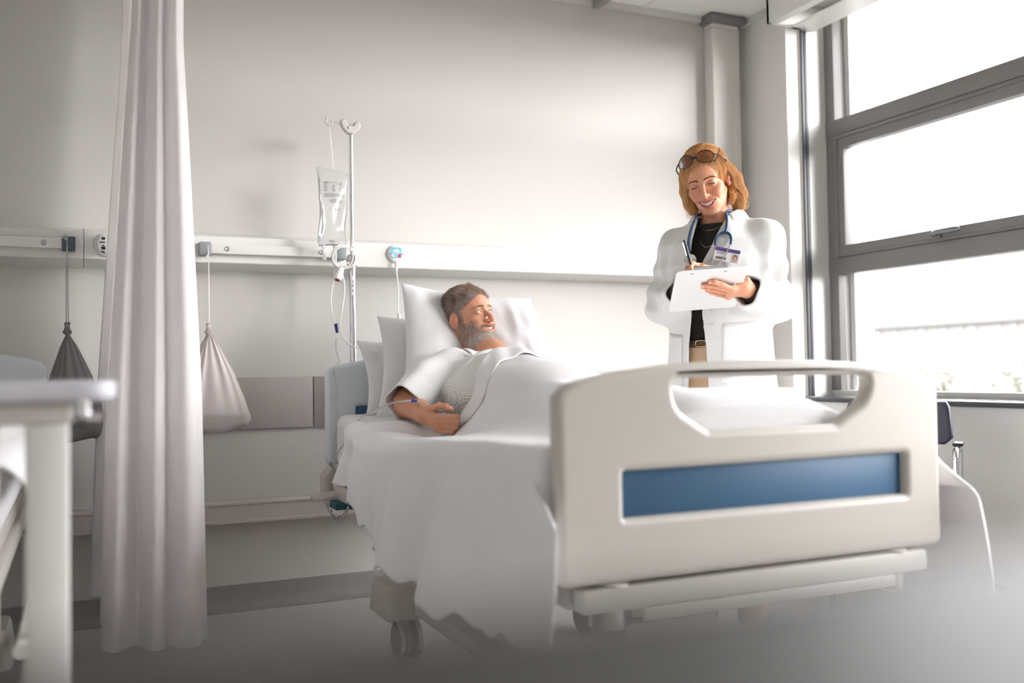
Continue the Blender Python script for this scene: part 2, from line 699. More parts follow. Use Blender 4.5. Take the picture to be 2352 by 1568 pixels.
# ceiling grid: slim T bars and wall angles
g = MB()
for x in (-1.83, -1.23, -0.63, -0.03, 0.57, 1.17, 1.77, 2.37 + 0.2, 3.17):
    g.box((x - 0.012, -2.39, CH - 0.006), (x + 0.012, 4.02, CH - 0.0005))
for y in (-1.9, -1.3, -0.7, -0.1, 0.5, 1.1, 1.7, 2.3, 2.9, 3.5):
    g.box((-2.19, y - 0.012, CH - 0.0055), (3.16, y + 0.012, CH - 0.0005))
struct('ceiling_grid', g, M_WHITE, smooth=False)
g = MB().box((-2.19, 4.02, CH - 0.03), (2.93, 4.049, CH - 0.0005))
g.box((3.14, 3.70, CH - 0.03), (3.169, 4.02, CH - 0.0005))
struct('trim_3', g, mat('angle_trim', rgb(205, 203, 199), 0.6), smooth=False)
# corner column with dark collar
M_COLUMN = mat('column_cladding', rgb(222, 219, 214), 0.6, var=0.01)
c = MB().rbox((2.935, 3.972, 0.001), (3.10, 4.048, 2.675), 0.003)
col = struct('column', c, M_COLUMN)
c = MB().rbox((2.936, 3.974, 2.678), (3.099, 4.048, 2.71), 0.003)
c.build('top_piece', M_COLUMN, col)
c = MB().rbox((2.905, 3.94, 2.70), (3.13, 4.049, 2.744), 0.014, 3)
c.build('collar', mat('collar_grey', rgb(122, 118, 122), 0.55), col)
# blind box over the window
bb = MB()
bb.box((3.05, -0.5, 2.612), (3.066, 3.69, 2.744))
bb.box((3.05, 3.675, 2.612), (3.249, 3.69, 2.744))
bb.box((3.066, -0.5, 2.612), (3.10, 3.675, 2.626))
bb.box((3.20, -0.5, 2.612), (3.34, 3.69, 2.626))
bx = bb.build('blind_box', M_WHITE, smooth=False)
tag(bx, 'white box for the roller blind running along the ceiling above the window', 'blind box')
rl = MB().cyl((3.15, -0.48, 2.68), (3.15, 3.66, 2.68), 0.03, sides=20)
rl.build('blind_roll', mat('blind_cloth', rgb(235, 233, 226), 0.8), bx)

# ------------------------------------------------------------------ the window
win = bpy.data.objects.new('window_1', None)
COL.objects.link(win)
win.location = (3.41, 1.7, 0.8)
win['kind'] = 'structure'
XA, XB = 3.405, 3.475
Y1, Y0 = 3.70, -0.5
def fr(name, lo, hi, m=M_GREYMET, r=0.004):
    return MB().rbox(lo, hi, r).build(name, m, win)
fr('post', (XA, 3.633, 0.80), (XB, Y1 - 0.002, 2.744))
fr('post', (XA, Y0 + 0.002, 0.80), (XB, Y0 + 0.07, 2.744))
fr('transom', (XA - 0.004, Y0 + 0.01, 2.082), (XB - 0.002, 3.70, 2.160))
fr('transom', (XA - 0.004, Y0 + 0.01, 1.395), (XB - 0.002, 3.70, 1.478))
fr('head_rail', (XA, Y0 + 0.01, 2.70), (XB - 0.003, 3.70, 2.744))
fr('bottom_rail', (XA - 0.003, Y0 + 0.01, 0.798), (XB - 0.003, 3.70, 0.828), M_LIGHTGREY)
sash = MB()
for a, b in ((-0.425, 3.633),):
    sash.rbox((XA - 0.008, a, 2.012), (XA + 0.045, b, 2.080), 0.004)
    sash.rbox((XA - 0.008, a, 1.480), (XA + 0.045, b, 1.534), 0.004)
    sash.rbox((XA - 0.007, a, 1.50), (XA + 0.044, a + 0.06, 2.06), 0.004)
    sash.rbox((XA - 0.007, b - 0.06, 1.50), (XA + 0.044, b, 2.06), 0.004)
    sash.rbox((XA - 0.014, a + 0.012, 2.060), (XA, b - 0.012, 2.072), 0.003)
    sash.rbox((XA - 0.014, b - 0.022, 1.49), (XA, b - 0.012, 2.066), 0.003)
    sash.rbox((XA - 0.014, a + 0.012, 1.486), (XA, b - 0.012, 1.494), 0.003)
so_ = sash.build('sash', M_GREYMET, win)
h = MB()
h.rbox((XA - 0.022, 3.00, 1.492), (XA - 0.006, 3.055, 1.516), 0.006, 3)
h.tube(smooth_path([(XA - 0.03, 3.03, 1.506), (XA - 0.05, 3.0, 1.512), (XA - 0.055, 2.93, 1.514), (XA - 0.052, 2.87, 1.513)], 16), [0.012] * 14 + [0.011, 0.006], 12, flat=0.75)
h.build('window_handle', mat('handle_steel', rgb(140, 140, 142), 0.35, metal=0.9, var=0.03), so_)
for ym in (-0.46,):
    yt = 3.633
    for z0, z1 in ((0.828, 1.395), (1.534, 2.012), (2.16, 2.70)):
        MB().box((3.440, ym + 0.03, z0), (3.444, yt, z1)).build('pane', M_GLASS, win, smooth=False)
# outer reveal beyond the glass (pale strip at the left edge of the panes)
fr('reveal', (3.478, 3.60, 0.80), (3.60, 3.72, 2.744), mat('outer_reveal', rgb(225, 224, 222), 0.6))
# sill and the dark sealing strips of the opening
struct('trim_4', MB().rbox((3.234, -0.495, 0.7765), (3.404, 3.699, 0.797), 0.003), M_DARKTRIM)
t = MB()
t.rbox((3.252, 3.684, 0.80), (3.268, 3.699, 2.61), 0.003)
t.rbox((3.274, 3.688, 0.80), (3.292, 3.699, 2.61), 0.003)
struct('trim_5', t, M_DARKTRIM)
jm = MB().box((3.249, 3.692, 0.797), (3.404, 3.6995, 2.735))
struct('trim_6', jm, M_WHITE, smooth=False)

# ------------------------------------------------------------------ outdoors
def ground_z(x, y):
    return -0.9 + sstep(6, 55, x) * 3.1 + 0.12 * math.sin(x * 0.4 + y * 0.31) * (x > 9)
G = np.array([[(x, y, ground_z(x, y)) for y in np.linspace(-60, 120, 46)] for x in np.linspace(3.7, 90, 40)])
struct('ground_outside', MB().grid(G), mat('dry_grass', (0.10, 0.097, 0.088), 0.9, var=0.08, vscale=0.5))
bl = thing('long_building', 'long low pale building with a row of narrow windows beyond the shrubs outside', 'building', (60, 55, 2.0))
MB().box((60, 10, 1.5), (72, 110, 3.9)).build('building_wall', mat('render_pale', (0.17, 0.164, 0.158), 0.8), bl, smooth=False)
MB().box((59.4, 9.5, 3.9), (72.5, 110.5, 4.3)).build('roof', mat('roof_pale', (0.12, 0.118, 0.115), 0.8), bl, smooth=False)
for i in range(22):
    y = 40.5 + i * 1.55 + 0.3 * math.sin(i * 2.3)
    MB().box((59.93, y, 2.45), (60.02, y + (0.45 if i % 3 else 0.8), 3.75)).build('building_window', mat('far_glass', (0.135, 0.138, 0.142), 0.5), bl, smooth=False)
M_LEAF = mat('pale_leaf', (0.13, 0.13, 0.108), 0.7, var=0.2, vscale=3)
M_TWIG = mat('twig', (0.10, 0.09, 0.075), 0.8)
def shrub(x, y, w, hgt, seed, label):
    rs = np.random.RandomState(seed)
    z0 = ground_z(x, y)
    t = thing('shrub', label, 'shrub', (x, y, z0), 'shrubs outside the window')
    mb = MB()
    for _ in range(520):
        d = rs.normal(size=3)
        d /= np.linalg.norm(d)
        p = np.array([x, y, z0 + hgt * 0.52]) + d * np.array([w * 0.5, w * 0.5, hgt * 0.5]) * rs.uniform(0.55, 1.05)
        a = rs.normal(size=3)
        a /= np.linalg.norm(a)
        b = np.cross(a, d)
        b /= np.linalg.norm(b) + 1e-9
        s = rs.uniform(0.05, 0.11)
        mb.add([p - a * s, p + b * s * 0.5, p + a * s, p - b * s * 0.5], [(0, 1, 2, 3)])
    mb.build('foliage', M_LEAF, t, smooth=False)
    st = MB()
    for k in range(7):
        an = k * 0.9
        st.tube([(x, y, z0 - 0.03), (x + 0.2 * w * math.cos(an), y + 0.2 * w * math.sin(an), z0 + hgt * 0.45), (x + 0.35 * w * math.cos(an), y + 0.35 * w * math.sin(an), z0 + hgt * 0.8)], [0.03, 0.02, 0.008], 6)
    st.build('stems', M_TWIG, t)
shrub(17.5, 18.2, 1.7, 1.75, 1, 'pale shrub outside nearest the window post, leftmost of the shrubs')
shrub(21.5, 19.2, 1.9, 1.60, 2, 'pale shrub outside just right of the leftmost shrub')
shrub(17, 15.0, 2.3, 1.30, 3, 'low broad pale shrub outside in the middle of the lower pane')
shrub(19.5, 14.9, 1.6, 1.95, 4, 'tall pale shrub outside near the right edge of the lower pane')
shrub(16, 12.3, 2.2, 1.45, 5, 'pale shrub outside at the right edge of the lower pane, closest of the shrubs')

# ------------------------------------------------------------------ back wall fittings
tr = thing('wall_trunking', 'long white horizontal service trunking with sloped edges along the back wall', 'trunking', (0.4, 4.05, 1.45))
def trunk(x0, x1):
    pr = [(4.049, 1.372), (3.912, 1.392), (3.91, 1.395), (3.91, 1.494), (3.914, 1.497), (4.049, 1.526)]
    return MB().loft([[(x, y, z) for y, z in pr] for x in (x0, x1)])
for x0, x1 in ((-2.19, 0.015), (0.017, 2.13), (2.132, 2.934)):
    trunk(x0, x1).build('trunking_length', M_WHITE, tr, angle=20)

def equip_rail(x0, x1, label, near_right):
    t = thing('equipment_rail', label, 'rail', ((x0 + x1) / 2, 3.88, 1.44), 'equipment rails on the wall trunking')
    MB().rbox((x0 + 0.045, 3.872, 1.424), (x1 - 0.045, 3.888, 1.462), 0.002).build('bar', M_RAILW, t)
    for xe in (x0, x1 - 0.045):
        MB().rbox((xe, 3.866, 1.416), (xe + 0.045, 3.9095, 1.468), 0.005).build('end_cap', M_CAPGREY if near_right else mat('end_cap_dark', rgb(70, 86, 96), 0.5), t)
    for xe in (x0 + 0.105, x1 - 0.105):
        MB().lathe([(0.0095, 0), (0.0095, 0.002), (0.007, 0.004), (0.004, 0.0035), (0.001, 0.003)], (xe, 3.872, 1.443), (0, -1, 0), 20).build('screw', M_STEEL, t)
        MB().cyl((xe, 3.888, 1.443), (xe, 3.9098, 1.443), 0.012, sides=16).build('spacer', M_LIGHTGREY, t)
equip_rail(0.424, 1.005, 'pale equipment rail with grey end caps on the trunking behind the drip bag', True)
equip_rail(-0.90, -0.012, 'equipment rail with dark blue end cap on the trunking left of the curtain', False)

# low bumper rail and protection panels
br = MB()
pr = [(4.049, 0.440), (4.012, 0.440), (4.004, 0.434), (4.004, 0.426), (4.008, 0.424), (4.008, 0.364), (4.004, 0.362), (4.004, 0.352), (4.049, 0.346)]
br.loft([[(x, y, z) for y, z in pr] for x in (-2.19, 2.934)])
tag(br.build('bumper_rail', mat('bumper_rail_grey', rgb(192, 186, 183), 0.5), angle=20), 'grey bumper rail along the back wall near the floor', 'bumper rail')
for x0, x1, lb in ((0.10, 0.897, 'grey wall protection panel behind the pale drawstring bag'), (0.901, 2.9, 'grey wall protection panel behind the hospital bed')):
    tag(MB().rbox((x0, 4.036, 0.727), (x1, 4.0495, 0.938), 0.003).build('wall_panel', M_PANEL), lb, 'wall panel', 'wall protection panels')

# nurse call socket with its blue sticker, plug and lead
ns = thing('call_socket', 'round white nurse call socket with a blue and red sticker on the trunking', 'socket', (1.226, 3.91, 1.452))
MB().lathe([(0.046, 0), (0.046, 0.008), (0.043, 0.013), (0.036, 0.016), (0.0, 0.017)], (1.226, 3.9095, 1.452), (0, -1, 0), 40).build('socket_plate', M_WHITE, ns)
for sx in (-0.034, 0.033):
    MB().lathe([(0.0045, 0), (0.0045, 0.003), (0.001, 0.0032)], (1.226 + sx, 3.8945, 1.451), (0, -1, 0), 14).build('screw', M_CAPGREY, ns)
YS = 3.8917
def flat(name, pts, m, y, parent):
    return MB().poly([(a, b) for a, b in pts], 0.0004, ((1.226, y, 1.455), (1, 0, 0), (0, 0, 1))).build(name, m, parent, smooth=False)
st = flat('sticker', [(-0.028, -0.025), (0.028, -0.025), (0.028, 0.029), (-0.028, 0.029)], mat('sticker_blue', rgb(112, 200, 222), 0.5), YS, ns)
flat('diamond_edge', [(0, -0.011), (0.0195, 0.0085), (0, 0.0265), (-0.0195, 0.0085)], mat('sticker_edge', rgb(60, 110, 140), 0.5), YS - 0.0005, st)
flat('diamond', [(0, -0.009), (0.018, 0.0085), (0, 0.0245), (-0.018, 0.0085)], mat('sticker_white', rgb(244, 240, 238), 0.5), YS - 0.001, st)
M_RED = mat('sticker_red', rgb(206, 40, 44), 0.5)
flat('red_field', [(0.007, -0.022), (0.024, -0.022), (0.024, -0.004), (0.016, -0.004), (0.007, -0.012)], M_RED, YS - 0.0006, st)
flat('white_field', [(-0.026, -0.021), (-0.010, -0.021), (-0.011, -0.014), (-0.019, -0.005), (-0.026, -0.005)], mat('sticker_white', rgb(244, 240, 238), 0.5), YS - 0.0006, st)
sy = MB()
for a, b, w, hh in ((0, 0.019, 0.002, 0.003), (-0.006, 0.010, 0.0012, 0.0025), (0.006, 0.010, 0.0012, 0.0025), (0, 0.010, 0.001, 0.001), (-0.0205, -0.009, 0.0015, 0.002), (-0.017, -0.014, 0.002, 0.0012), (-0.022, -0.018, 0.003, 0.0008)):
    sy.poly([(a - w, b - hh), (a + w, b - hh), (a + w * 0.6, b + hh), (a - w * 0.6, b + hh)], 0.0004, ((1.226, YS - 0.0015, 1.455), (1, 0, 0), (0, 0, 1)))
sy.build('red_symbols', mat('sticker_dark_red', rgb(150, 30, 40), 0.5), st, smooth=False)
sy = MB()
for a, b, w, hh in ((-0.017, 0.0255, 0.0042, 0.0014), (0.0165, 0.0245, 0.0028, 0.0012), (0, 0.0022, 0.0085, 0.0012), (0, -0.002, 0.003, 0.0009), (-0.018, -0.0225, 0.008, 0.001)):
    sy.poly([(a - w, b - hh), (a + w, b - hh), (a + w, b + hh), (a - w, b + hh)], 0.0004, ((1.226, YS - 0.0015, 1.455), (1, 0, 0), (0, 0, 1)))
sy.build('print_lines', mat('sticker_print', rgb(60, 80, 96), 0.5), st, smooth=False)

ns.scale = (0.83, 0.83, 0.83)
# socket half hidden by the curtain
s2 = thing('gas_outlet', 'round white wall outlet with dark icons, half hidden by the curtain', 'socket', (0.085, 3.91, 1.447))
MB().lathe([(0.046, 0), (0.046, 0.006), (0.043, 0.010), (0.036, 0.011), (0.036, 0.022), (0.033, 0.026), (0.0, 0.026)], (0.095, 3.9095, 1.447), (0, -1, 0), 40).build('outlet_plate', M_WHITE, s2)
ic = MB()
for a, b, w, hh in ((-0.012, 0.020, 0.006, 0.005), (-0.016, 0.006, 0.010, 0.0022), (-0.012, -0.006, 0.004, 0.002), (-0.012, -0.016, 0.007, 0.006), (-0.013, -0.030, 0.006, 0.003)):
    ic.poly([(a - w, b - hh), (a + w, b - hh), (a + w, b + hh), (a - w, b + hh)], 0.0005, ((0.095, 3.8832, 1.447), (1, 0, 0), (0, 0, 1)))
ic.build('icons', M_BLACK, s2, smooth=False)

# ceiling track near the wall and the curtain's own track
tk = MB().rbox((2.272, 0.5, 2.700), (2.312, 4.03, 2.7385), 0.003)
tag(tk.build('ceiling_track', mat('track_grey', rgb(150, 146, 145), 0.4)), 'grey track on the ceiling running to the back wall', 'ceiling track')
tk = MB().rbox((0.22, 1.6, 2.715), (0.25, 4.03, 2.7385), 0.003)
tag(tk.build('curtain_track', mat('track_white', rgb(220, 220, 216), 0.4)), 'white ceiling track carrying the bed curtain', 'curtain track')
# ------------------------------------------------------------------ beds
M_BEDPL = mat('bed_plastic', rgb(196, 191, 184), 0.38, var=0.01, vscale=3)
M_BEDPL2 = mat('headboard_plastic', rgb(214, 221, 226), 0.4, var=0.01, vscale=3)
M_BLUE = mat('blue_inlay', rgb(58, 98, 132), 0.5, var=0.03)
M_BEDMET = mat('bed_frame_paint', rgb(206, 201, 195), 0.45, var=0.02)
M_TEAL = mat('teal_plastic', rgb(40, 92, 104), 0.45)
M_TYRE = mat('caster_tyre', rgb(120, 118, 118), 0.6)

def cloth(name, col, weave=None, translucent=0.0, rough=0.9, bump=0.25, wscale=150.0):
    """Woven cloth: diffuse with sheen, a fine weave bump and, when thin, light passing through."""
    m = mat(name, col, rough, var=0.012, vscale=18, sheen=0.15, spec=0.15)
    nt = m.node_tree
    b = nt.nodes['Principled BSDF']
    tc = [n for n in nt.nodes if n.bl_idname == 'ShaderNodeTexCoord'][0]
    if weave:
        hs = []
        for ax, sc in weave:
            w = nt.nodes.new('ShaderNodeTexWave')
            w.bands_direction = ax
            w.inputs['Scale'].default_value = sc
            w.inputs['Distortion'].default_value = 1.2
            w.inputs['Detail Scale'].default_value = 2.0
            nt.links.new(tc.outputs['Object'], w.inputs['Vector'])
            hs.append(w)
        h = hs[0].outputs['Fac']
        if len(hs) > 1:
            ma = nt.nodes.new('ShaderNodeMath')
            ma.operation = 'ADD'
            nt.links.new(hs[0].outputs['Fac'], ma.inputs[0])
            nt.links.new(hs[1].outputs['Fac'], ma.inputs[1])
            h = ma.outputs[0]
    else:
        n = nt.nodes.new('ShaderNodeTexNoise')
        n.inputs['Scale'].default_value = wscale
        nt.links.new(tc.outputs['Object'], n.inputs['Vector'])
        h = n.outputs['Fac']
    bp = nt.nodes.new('ShaderNodeBump')
    bp.inputs['Strength'].default_value = bump
    bp.inputs['Distance'].default_value = 0.004
    nt.links.new(h, bp.inputs['Height'])
    nt.links.new(bp.outputs[0], b.inputs['Normal'])
    if translucent:
        out = nt.nodes['Material Output']
        tr_ = nt.nodes.new('ShaderNodeBsdfTranslucent')
        tr_.inputs['Color'].default_value = (*col, 1)
        mx = nt.nodes.new('ShaderNodeMixShader')
        mx.inputs[0].default_value = translucent
        nt.links.new(b.outputs[0], mx.inputs[1])
        nt.links.new(tr_.outputs[0], mx.inputs[2])
        nt.links.new(mx.outputs[0], out.inputs['Surface'])
    return m

M_BLANKET = cloth('waffle_blanket', rgb(233, 232, 234), weave=(('Y', 110.0), ('X', 60.0)), bump=0.10)
M_SHEET = cloth('cotton_sheet', rgb(230, 229, 231), bump=0.1, wscale=300)
M_PILLOW = cloth('pillow_cotton', rgb(228, 227, 229), bump=0.08, wscale=220)

def board_outline(w, z0, z1, flat=0.09):
    """Outline of a bed end: straight foot, rounded bottom corners, shoulders and a slightly arched top."""
    top = [(0.0, z1 - 0.066 * 1.0), (0.006, z1 - 0.060), (0.022, z1 - 0.046), (0.051, z1 - 0.037), (0.129, z1 - 0.022), (0.252, z1 - 0.008), (0.40, z1 - 0.001), (0.5, z1)]
    top = [(x * w, z) for x, z in top]
    right = [(w - x, z) for x, z in top[::-1][1:]]
    bot = round_poly([(w, z0 + 0.06), (w, z0), (0, z0), (0, z0 + 0.06)], [0, 0.025, 0.025, 0])
    pts = top + right + bot
    return pts

def upright(me, x, y):
    """A plate drawn in x-y stands up: drawing x to world X, drawing y to world Z."""
    return place_mesh(me, (x, y, 0), (1, 0, 0), (0, 0, 1))

def caster(bed, x, y):
    c = MB()
    for s in (-0.024, 0.024):
        c.lathe([(0.02, -0.012), (0.058, -0.012), (0.0625, -0.006), (0.0625, 0.006), (0.058, 0.012), (0.02, 0.012)], (x + s, y, 0.0627), (1, 0, 0), 28)
    o = c.build('caster', M_TYRE, bed)
    h = MB()
    h.lathe([(0.045, -0.011), (0.045, 0.011)], (x, y, 0.0627), (1, 0, 0), 20)
    a = np.linspace(-0.35, PI * 0.75, 14)
    for s in (-0.030, 0.030):
        h.tube([(x + s, y - 0.066 * math.cos(t), 0.066 + 0.066 * math.sin(t)) for t in a], 0.009, 8, flat=0.9)
    h.cyl((x, y, 0.066), (x, y, 0.15), 0.017)
    h.build('caster_fork', M_BEDMET, o)

def make_bed(dx, label, near_side, ztop=1.018):
    bed = thing('hospital_bed', label, 'bed', (dx + 1.33, 2.65, 0), 'hospital beds')
    X0 = 0.832 + dx
    # foot board: plate with hand hole and a window for the blue inlay
    hole = round_poly([(0.268, 0.928), (0.792, 0.928), (0.772, 0.868), (0.690, 0.822), (0.352, 0.822), (0.274, 0.868)][::-1], [0.012, 0.012, 0.05, 0.05, 0.035, 0.035][::1], 7)
    hole = round_poly([(0.274, 0.866), (0.350, 0.820), (0.690, 0.820), (0.778, 0.868), (0.795, 0.929), (0.262, 0.929)], [0.06, 0.02, 0.02, 0.07, 0.034, 0.034], 8)
    win_ = round_poly([(0.146, 0.654), (0.892, 0.654), (0.892, 0.747), (0.146, 0.747)], 0.006, 4)
    me = curve_plate([board_outline(1.0, 0.531, 0.965), hole, win_], 0.046, 0.016, 5)
    fb = link_mesh('footboard', upright(me, X0, 1.662), M_BEDPL, bed, angle=50)
    MB().rbox((X0 + 0.142, 1.660, 0.648), (X0 + 0.896, 1.675, 0.753), 0.002).build('blue_inlay', M_BLUE, fb, label='blue inlay strip across the foot board')
    # head board
    win_h = round_poly([(0.117, 0.735), (0.83, 0.735), (0.83, 0.822), (0.117, 0.822)], 0.006, 4)
    me = curve_plate([[(x, z) for x, z in board_outline(0.947, 0.602, ztop)], win_h], 0.040, 0.015, 4)
    hb = link_mesh('headboard', upright(me, X0 + 0.024 + (0.04 if dx else 0), 3.645), M_BEDPL2, bed, angle=50)
    MB().rbox((X0 + 0.136, 3.640, 0.728), (X0 + 0.859, 3.655, 0.829), 0.002).build('blue_inlay', M_BLUE, hb, label='blue inlay strip across the head board')
    # lying surface frame
    f = MB()
    for x in (X0 + 0.045, X0 + 0.905):
        f.rbox((x, 1.70, 0.475), (x + 0.05, 3.60, 0.525), 0.008)
    for y in (1.70, 2.3, 2.9, 3.55):
        f.rbox((X0 + 0.05, y, 0.48), (X0 + 0.95, y + 0.05, 0.522), 0.006)
    f.rbox((X0 + 0.06, 1.72, 0.527), (X0 + 0.94, 3.60, 0.58), 0.01)
    f.build('frame', M_BEDMET, bed)
    e = MB()
    e.rbox((X0 + 0.05, 1.640, 0.478), (X0 + 0.95, 1.69, 0.524), 0.006)
    e.rbox((X0 + 0.18, 1.628, 0.455), (X0 + 0.84, 1.642, 0.480), 0.004)
    for x in (X0 + 0.13, X0 + 0.87):
        e.cyl((x, 1.668, 0.44), (x, 1.668, 0.5308), 0.021)
        e.lathe([(0.030, 0), (0.030, 0.006), (0.024, 0.008)], (x, 1.668, 0.5225), (0, 0, 1), 24)
    e.build('end_beam', M_BEDMET, bed)
    for x in (X0 + 0.14, X0 + 0.81):
        MB().rbox((x, 3.636, 0.50), (x + 0.05, 3.654, 0.605), 0.004).build('headboard_post', M_BEDMET, bed)
    # lifting columns and chassis
    for y in (2.1, 3.1):
        b = MB()
        b.rbox((X0 + 0.36, y - 0.09, 0.20), (X0 + 0.64, y + 0.09, 0.34), 0.02)
        b.rbox((X0 + 0.39, y - 0.07, 0.34), (X0 + 0.61, y + 0.07, 0.478), 0.015)
        b.build('lift_column', M_BEDMET, bed)
    ch = MB()
    for x in (X0 + 0.15, X0 + 0.78):
        ch.rbox((x, 1.95, 0.165), (x + 0.07, 3.20, 0.215), 0.01)
    for y in (2.05, 3.05):
        ch.rbox((X0 + 0.10, y, 0.17), (X0 + 0.90, y + 0.10, 0.21), 0.01)
    ch.build('chassis', M_BEDMET, bed)
    for x in (X0 + 0.155, X0 + 0.845):
        for y in (2.0, 3.08):
            rings = []
            for z, k in ((0.155, 1.0), (0.160, 1.04), (0.20, 1.0), (0.250, 0.93), (0.262, 0.88)):
                rings.append([(x + k * a, y + k * b, z) for a, b in round_poly([(-0.095, -0.11), (0.095, -0.11), (0.095, 0.11), (-0.095, 0.11)], 0.03)])
            MB().loft(rings).build('chassis_cover', M_BEDPL, bed)
            caster(bed, x, y)
    # corner bumpers at the head end with a pole socket and safety chain
    for s in (0, 1):
        xs = X0 + 0.03 if s == 0 else X0 + 0.97
        b = MB()
        b.lathe([(0.03, 0), (0.052, 0.003), (0.055, 0.012), (0.052, 0.024), (0.03, 0.028)], (xs, 3.69, 0.462), (0, 0, 1), 28)
        b.rbox((min(xs, X0 + 0.5) if s == 0 else X0 + 0.90, 3.58, 0.478), (X0 + 0.10 if s == 0 else xs, 3.70, 0.498), 0.006)
        b.tube([(xs + (0.01 if s == 0 else -0.01), 3.69, 0.488), (xs + (0.005 if s == 0 else -0.005), 3.685, 0.55), (xs + (0.03 if s == 0 else -0.03), 3.66, 0.592)], [0.026, 0.026, 0.024], 20)
        b.build('corner_bumper', M_BEDMET, bed)
        MB().rbox((xs - 0.005 if s == 0 else xs - 0.075, 3.50, 0.445), (xs + 0.075 if s == 0 else xs + 0.005, 3.60, 0.4735), 0.006).build('latch', M_TEAL, bed, label='small dark teal latch under the corner')
    if near_side == 'left':
        # chain swag
        cm = MB()
        P = smooth_path([(X0 + 0.018, 3.645, 0.478), (X0 + 0.022, 3.60, 0.445), (X0 + 0.024, 3.545, 0.423), (X0 + 0.026, 3.47, 0.413), (X0 + 0.028, 3.40, 0.435), (X0 + 0.036, 3.36, 0.474)], 17)
        for i in range(len(P) - 1):
            a, b = P[i], P[i + 1]
            d = (b - a) / np.linalg.norm(b - a)
            s1 = np.cross(d, [1, 0, 0]) if i % 2 else np.array([1.0, 0, 0])
            s1 = s1 / np.linalg.norm(s1)
            c = (a + b) / 2
            th = np.arange(12) * 2 * PI / 12
            cm.tube([c + d * math.cos(t) * 0.0125 + s1 * math.sin(t) * 0.0062 for t in th], 0.0019, 6, closed=True)
        cm.build('safety_chain', M_STEEL, bed)
    return bed

bed = make_bed(0.0, 'hospital bed with cream foot board and blue inlay holding the bearded man', 'left')

# ------------------------------------------------------------------ mattress, pillows, blanket of the main bed
def lie(y):
    """Rise and dip of the profiled lying surface along the bed."""
    return np.interp(y, [1.70, 2.0, 2.35, 2.65, 2.85, 3.10, 3.35, 3.60], [0.003, -0.002, -0.020, -0.046, -0.048, -0.028, -0.004, 0.010])

def make_mattress(dx, label):
    mb = MB()
    ys = np.concatenate([[1.72, 1.725, 1.735, 1.75], np.linspace(1.77, 3.565, 40), [3.585, 3.60, 3.61, 3.615]])
    sec = round_poly([(0.885 + dx, 0.586), (1.785 + dx, 0.586), (1.785 + dx, 0.785), (0.885 + dx, 0.785)], 0.045, 7)
    cx, cz = 1.335 + dx, 0.686
    rings = []
    for i, y in enumerate(ys):
        k = min(1.0, math.sqrt(max(0.0, 1 - (1 - min(y - 1.72, 3.615 - y) / 0.05) ** 2)) if min(y - 1.72, 3.615 - y) < 0.05 else 1.0)
        k = 0.78 + 0.22 * k
        rings.append([(cx + (a - cx) * (1 - (1 - k) * 0.22), y, cz + (b_ - cz) * k) for a, b_ in sec])
    mb.loft(rings)
    if dx == 0:
        for a in mb.v:
            a[:, 2] += np.interp(a[:, 2], [0.6, 0.74], [0, 1]) * lie(a[:, 1])
    o = mb.build('mattress', M_SHEET)
    return tag(o, label, 'mattress', 'mattresses')
make_mattress(0, 'white sheeted mattress on the hospital bed with the bearded man')

def pillow_mesh(TL, TR, BL, BR, th, seed, n=56, dent=None, sag=0.03, wr=1.0):
    TL, TR, BL, BR = (np.array(a, float) for a in (TL, TR, BL, BR))
    nz = np.cross(TR - TL, BL - TL)
    nz /= np.linalg.norm(nz)
    if nz[1] > 0:
        nz = -nz
    u = np.linspace(-1, 1, n)
    # denser near the seams
    u = np.sign(u) * (1 - (1 - np.abs(u)) ** 1.35)
    U, V = np.meshgrid(u, u, indexing='ij')
    su, sv = (U + 1) / 2, (V + 1) / 2
    # pulled-in edges leave the corners sticking out
    pu = (0.5 + U * 0.5 * (1 - 0.075 * (1 - V * V)))
    pv = (0.5 + V * 0.5 * (1 - 0.085 * (1 - U * U)))
    base = ((1 - pu) * (1 - pv))[..., None] * BL + (pu * (1 - pv))[..., None] * BR + ((1 - pu) * pv)[..., None] * TL + (pu * pv)[..., None] * TR
    t = th * 0.5 * ((1 - np.abs(U) ** 2.6) * (1 - np.abs(V) ** 2.6)) ** 0.55
    q = np.stack([U * 3, V * 2.2, np.zeros_like(U) + seed], -1)
    rad = wob(q, 2.3, seed) * 0.010 + wob(q * [2.2, 1.0, 1], 3.4, seed + 1) * 0.005
    edge = (np.maximum(np.abs(U), np.abs(V)) ** 3)
    cr = np.sin((U * 14 + wob(q, 1.5, seed + 2) * 4)) * 0.004 * edge * (1 - np.abs(U)) + np.sin((V * 15 + wob(q, 1.7, seed + 3) * 4)) * 0.004 * edge * (1 - np.abs(V))
    amp = np.clip((1 - np.abs(U) ** 6) * (1 - np.abs(V) ** 6), 0, 1) * wr
    front = base + nz * (t + (rad + cr) * amp)[..., None]
    back = base - nz * (t * 0.8)[..., None]
    if dent is not None:
        (du, dv, sx, sy, dep) = dent
        k = np.exp(-((U - du) / sx) ** 2 - ((V - dv) / sy) ** 2) * dep
        front = front - nz * k[..., None]
        back = back - nz * (k * 0.9)[..., None]
    mb = MB()
    mb.grid(front)
    mb.grid(back[::-1])
    me = mb.mesh('pillow')
    bm = bmesh.new()
    bm.from_mesh(me)
    bmesh.ops.remove_doubles(bm, verts=bm.verts, dist=0.0008)
    bm.to_mesh(me)
    bm.free()
    return me

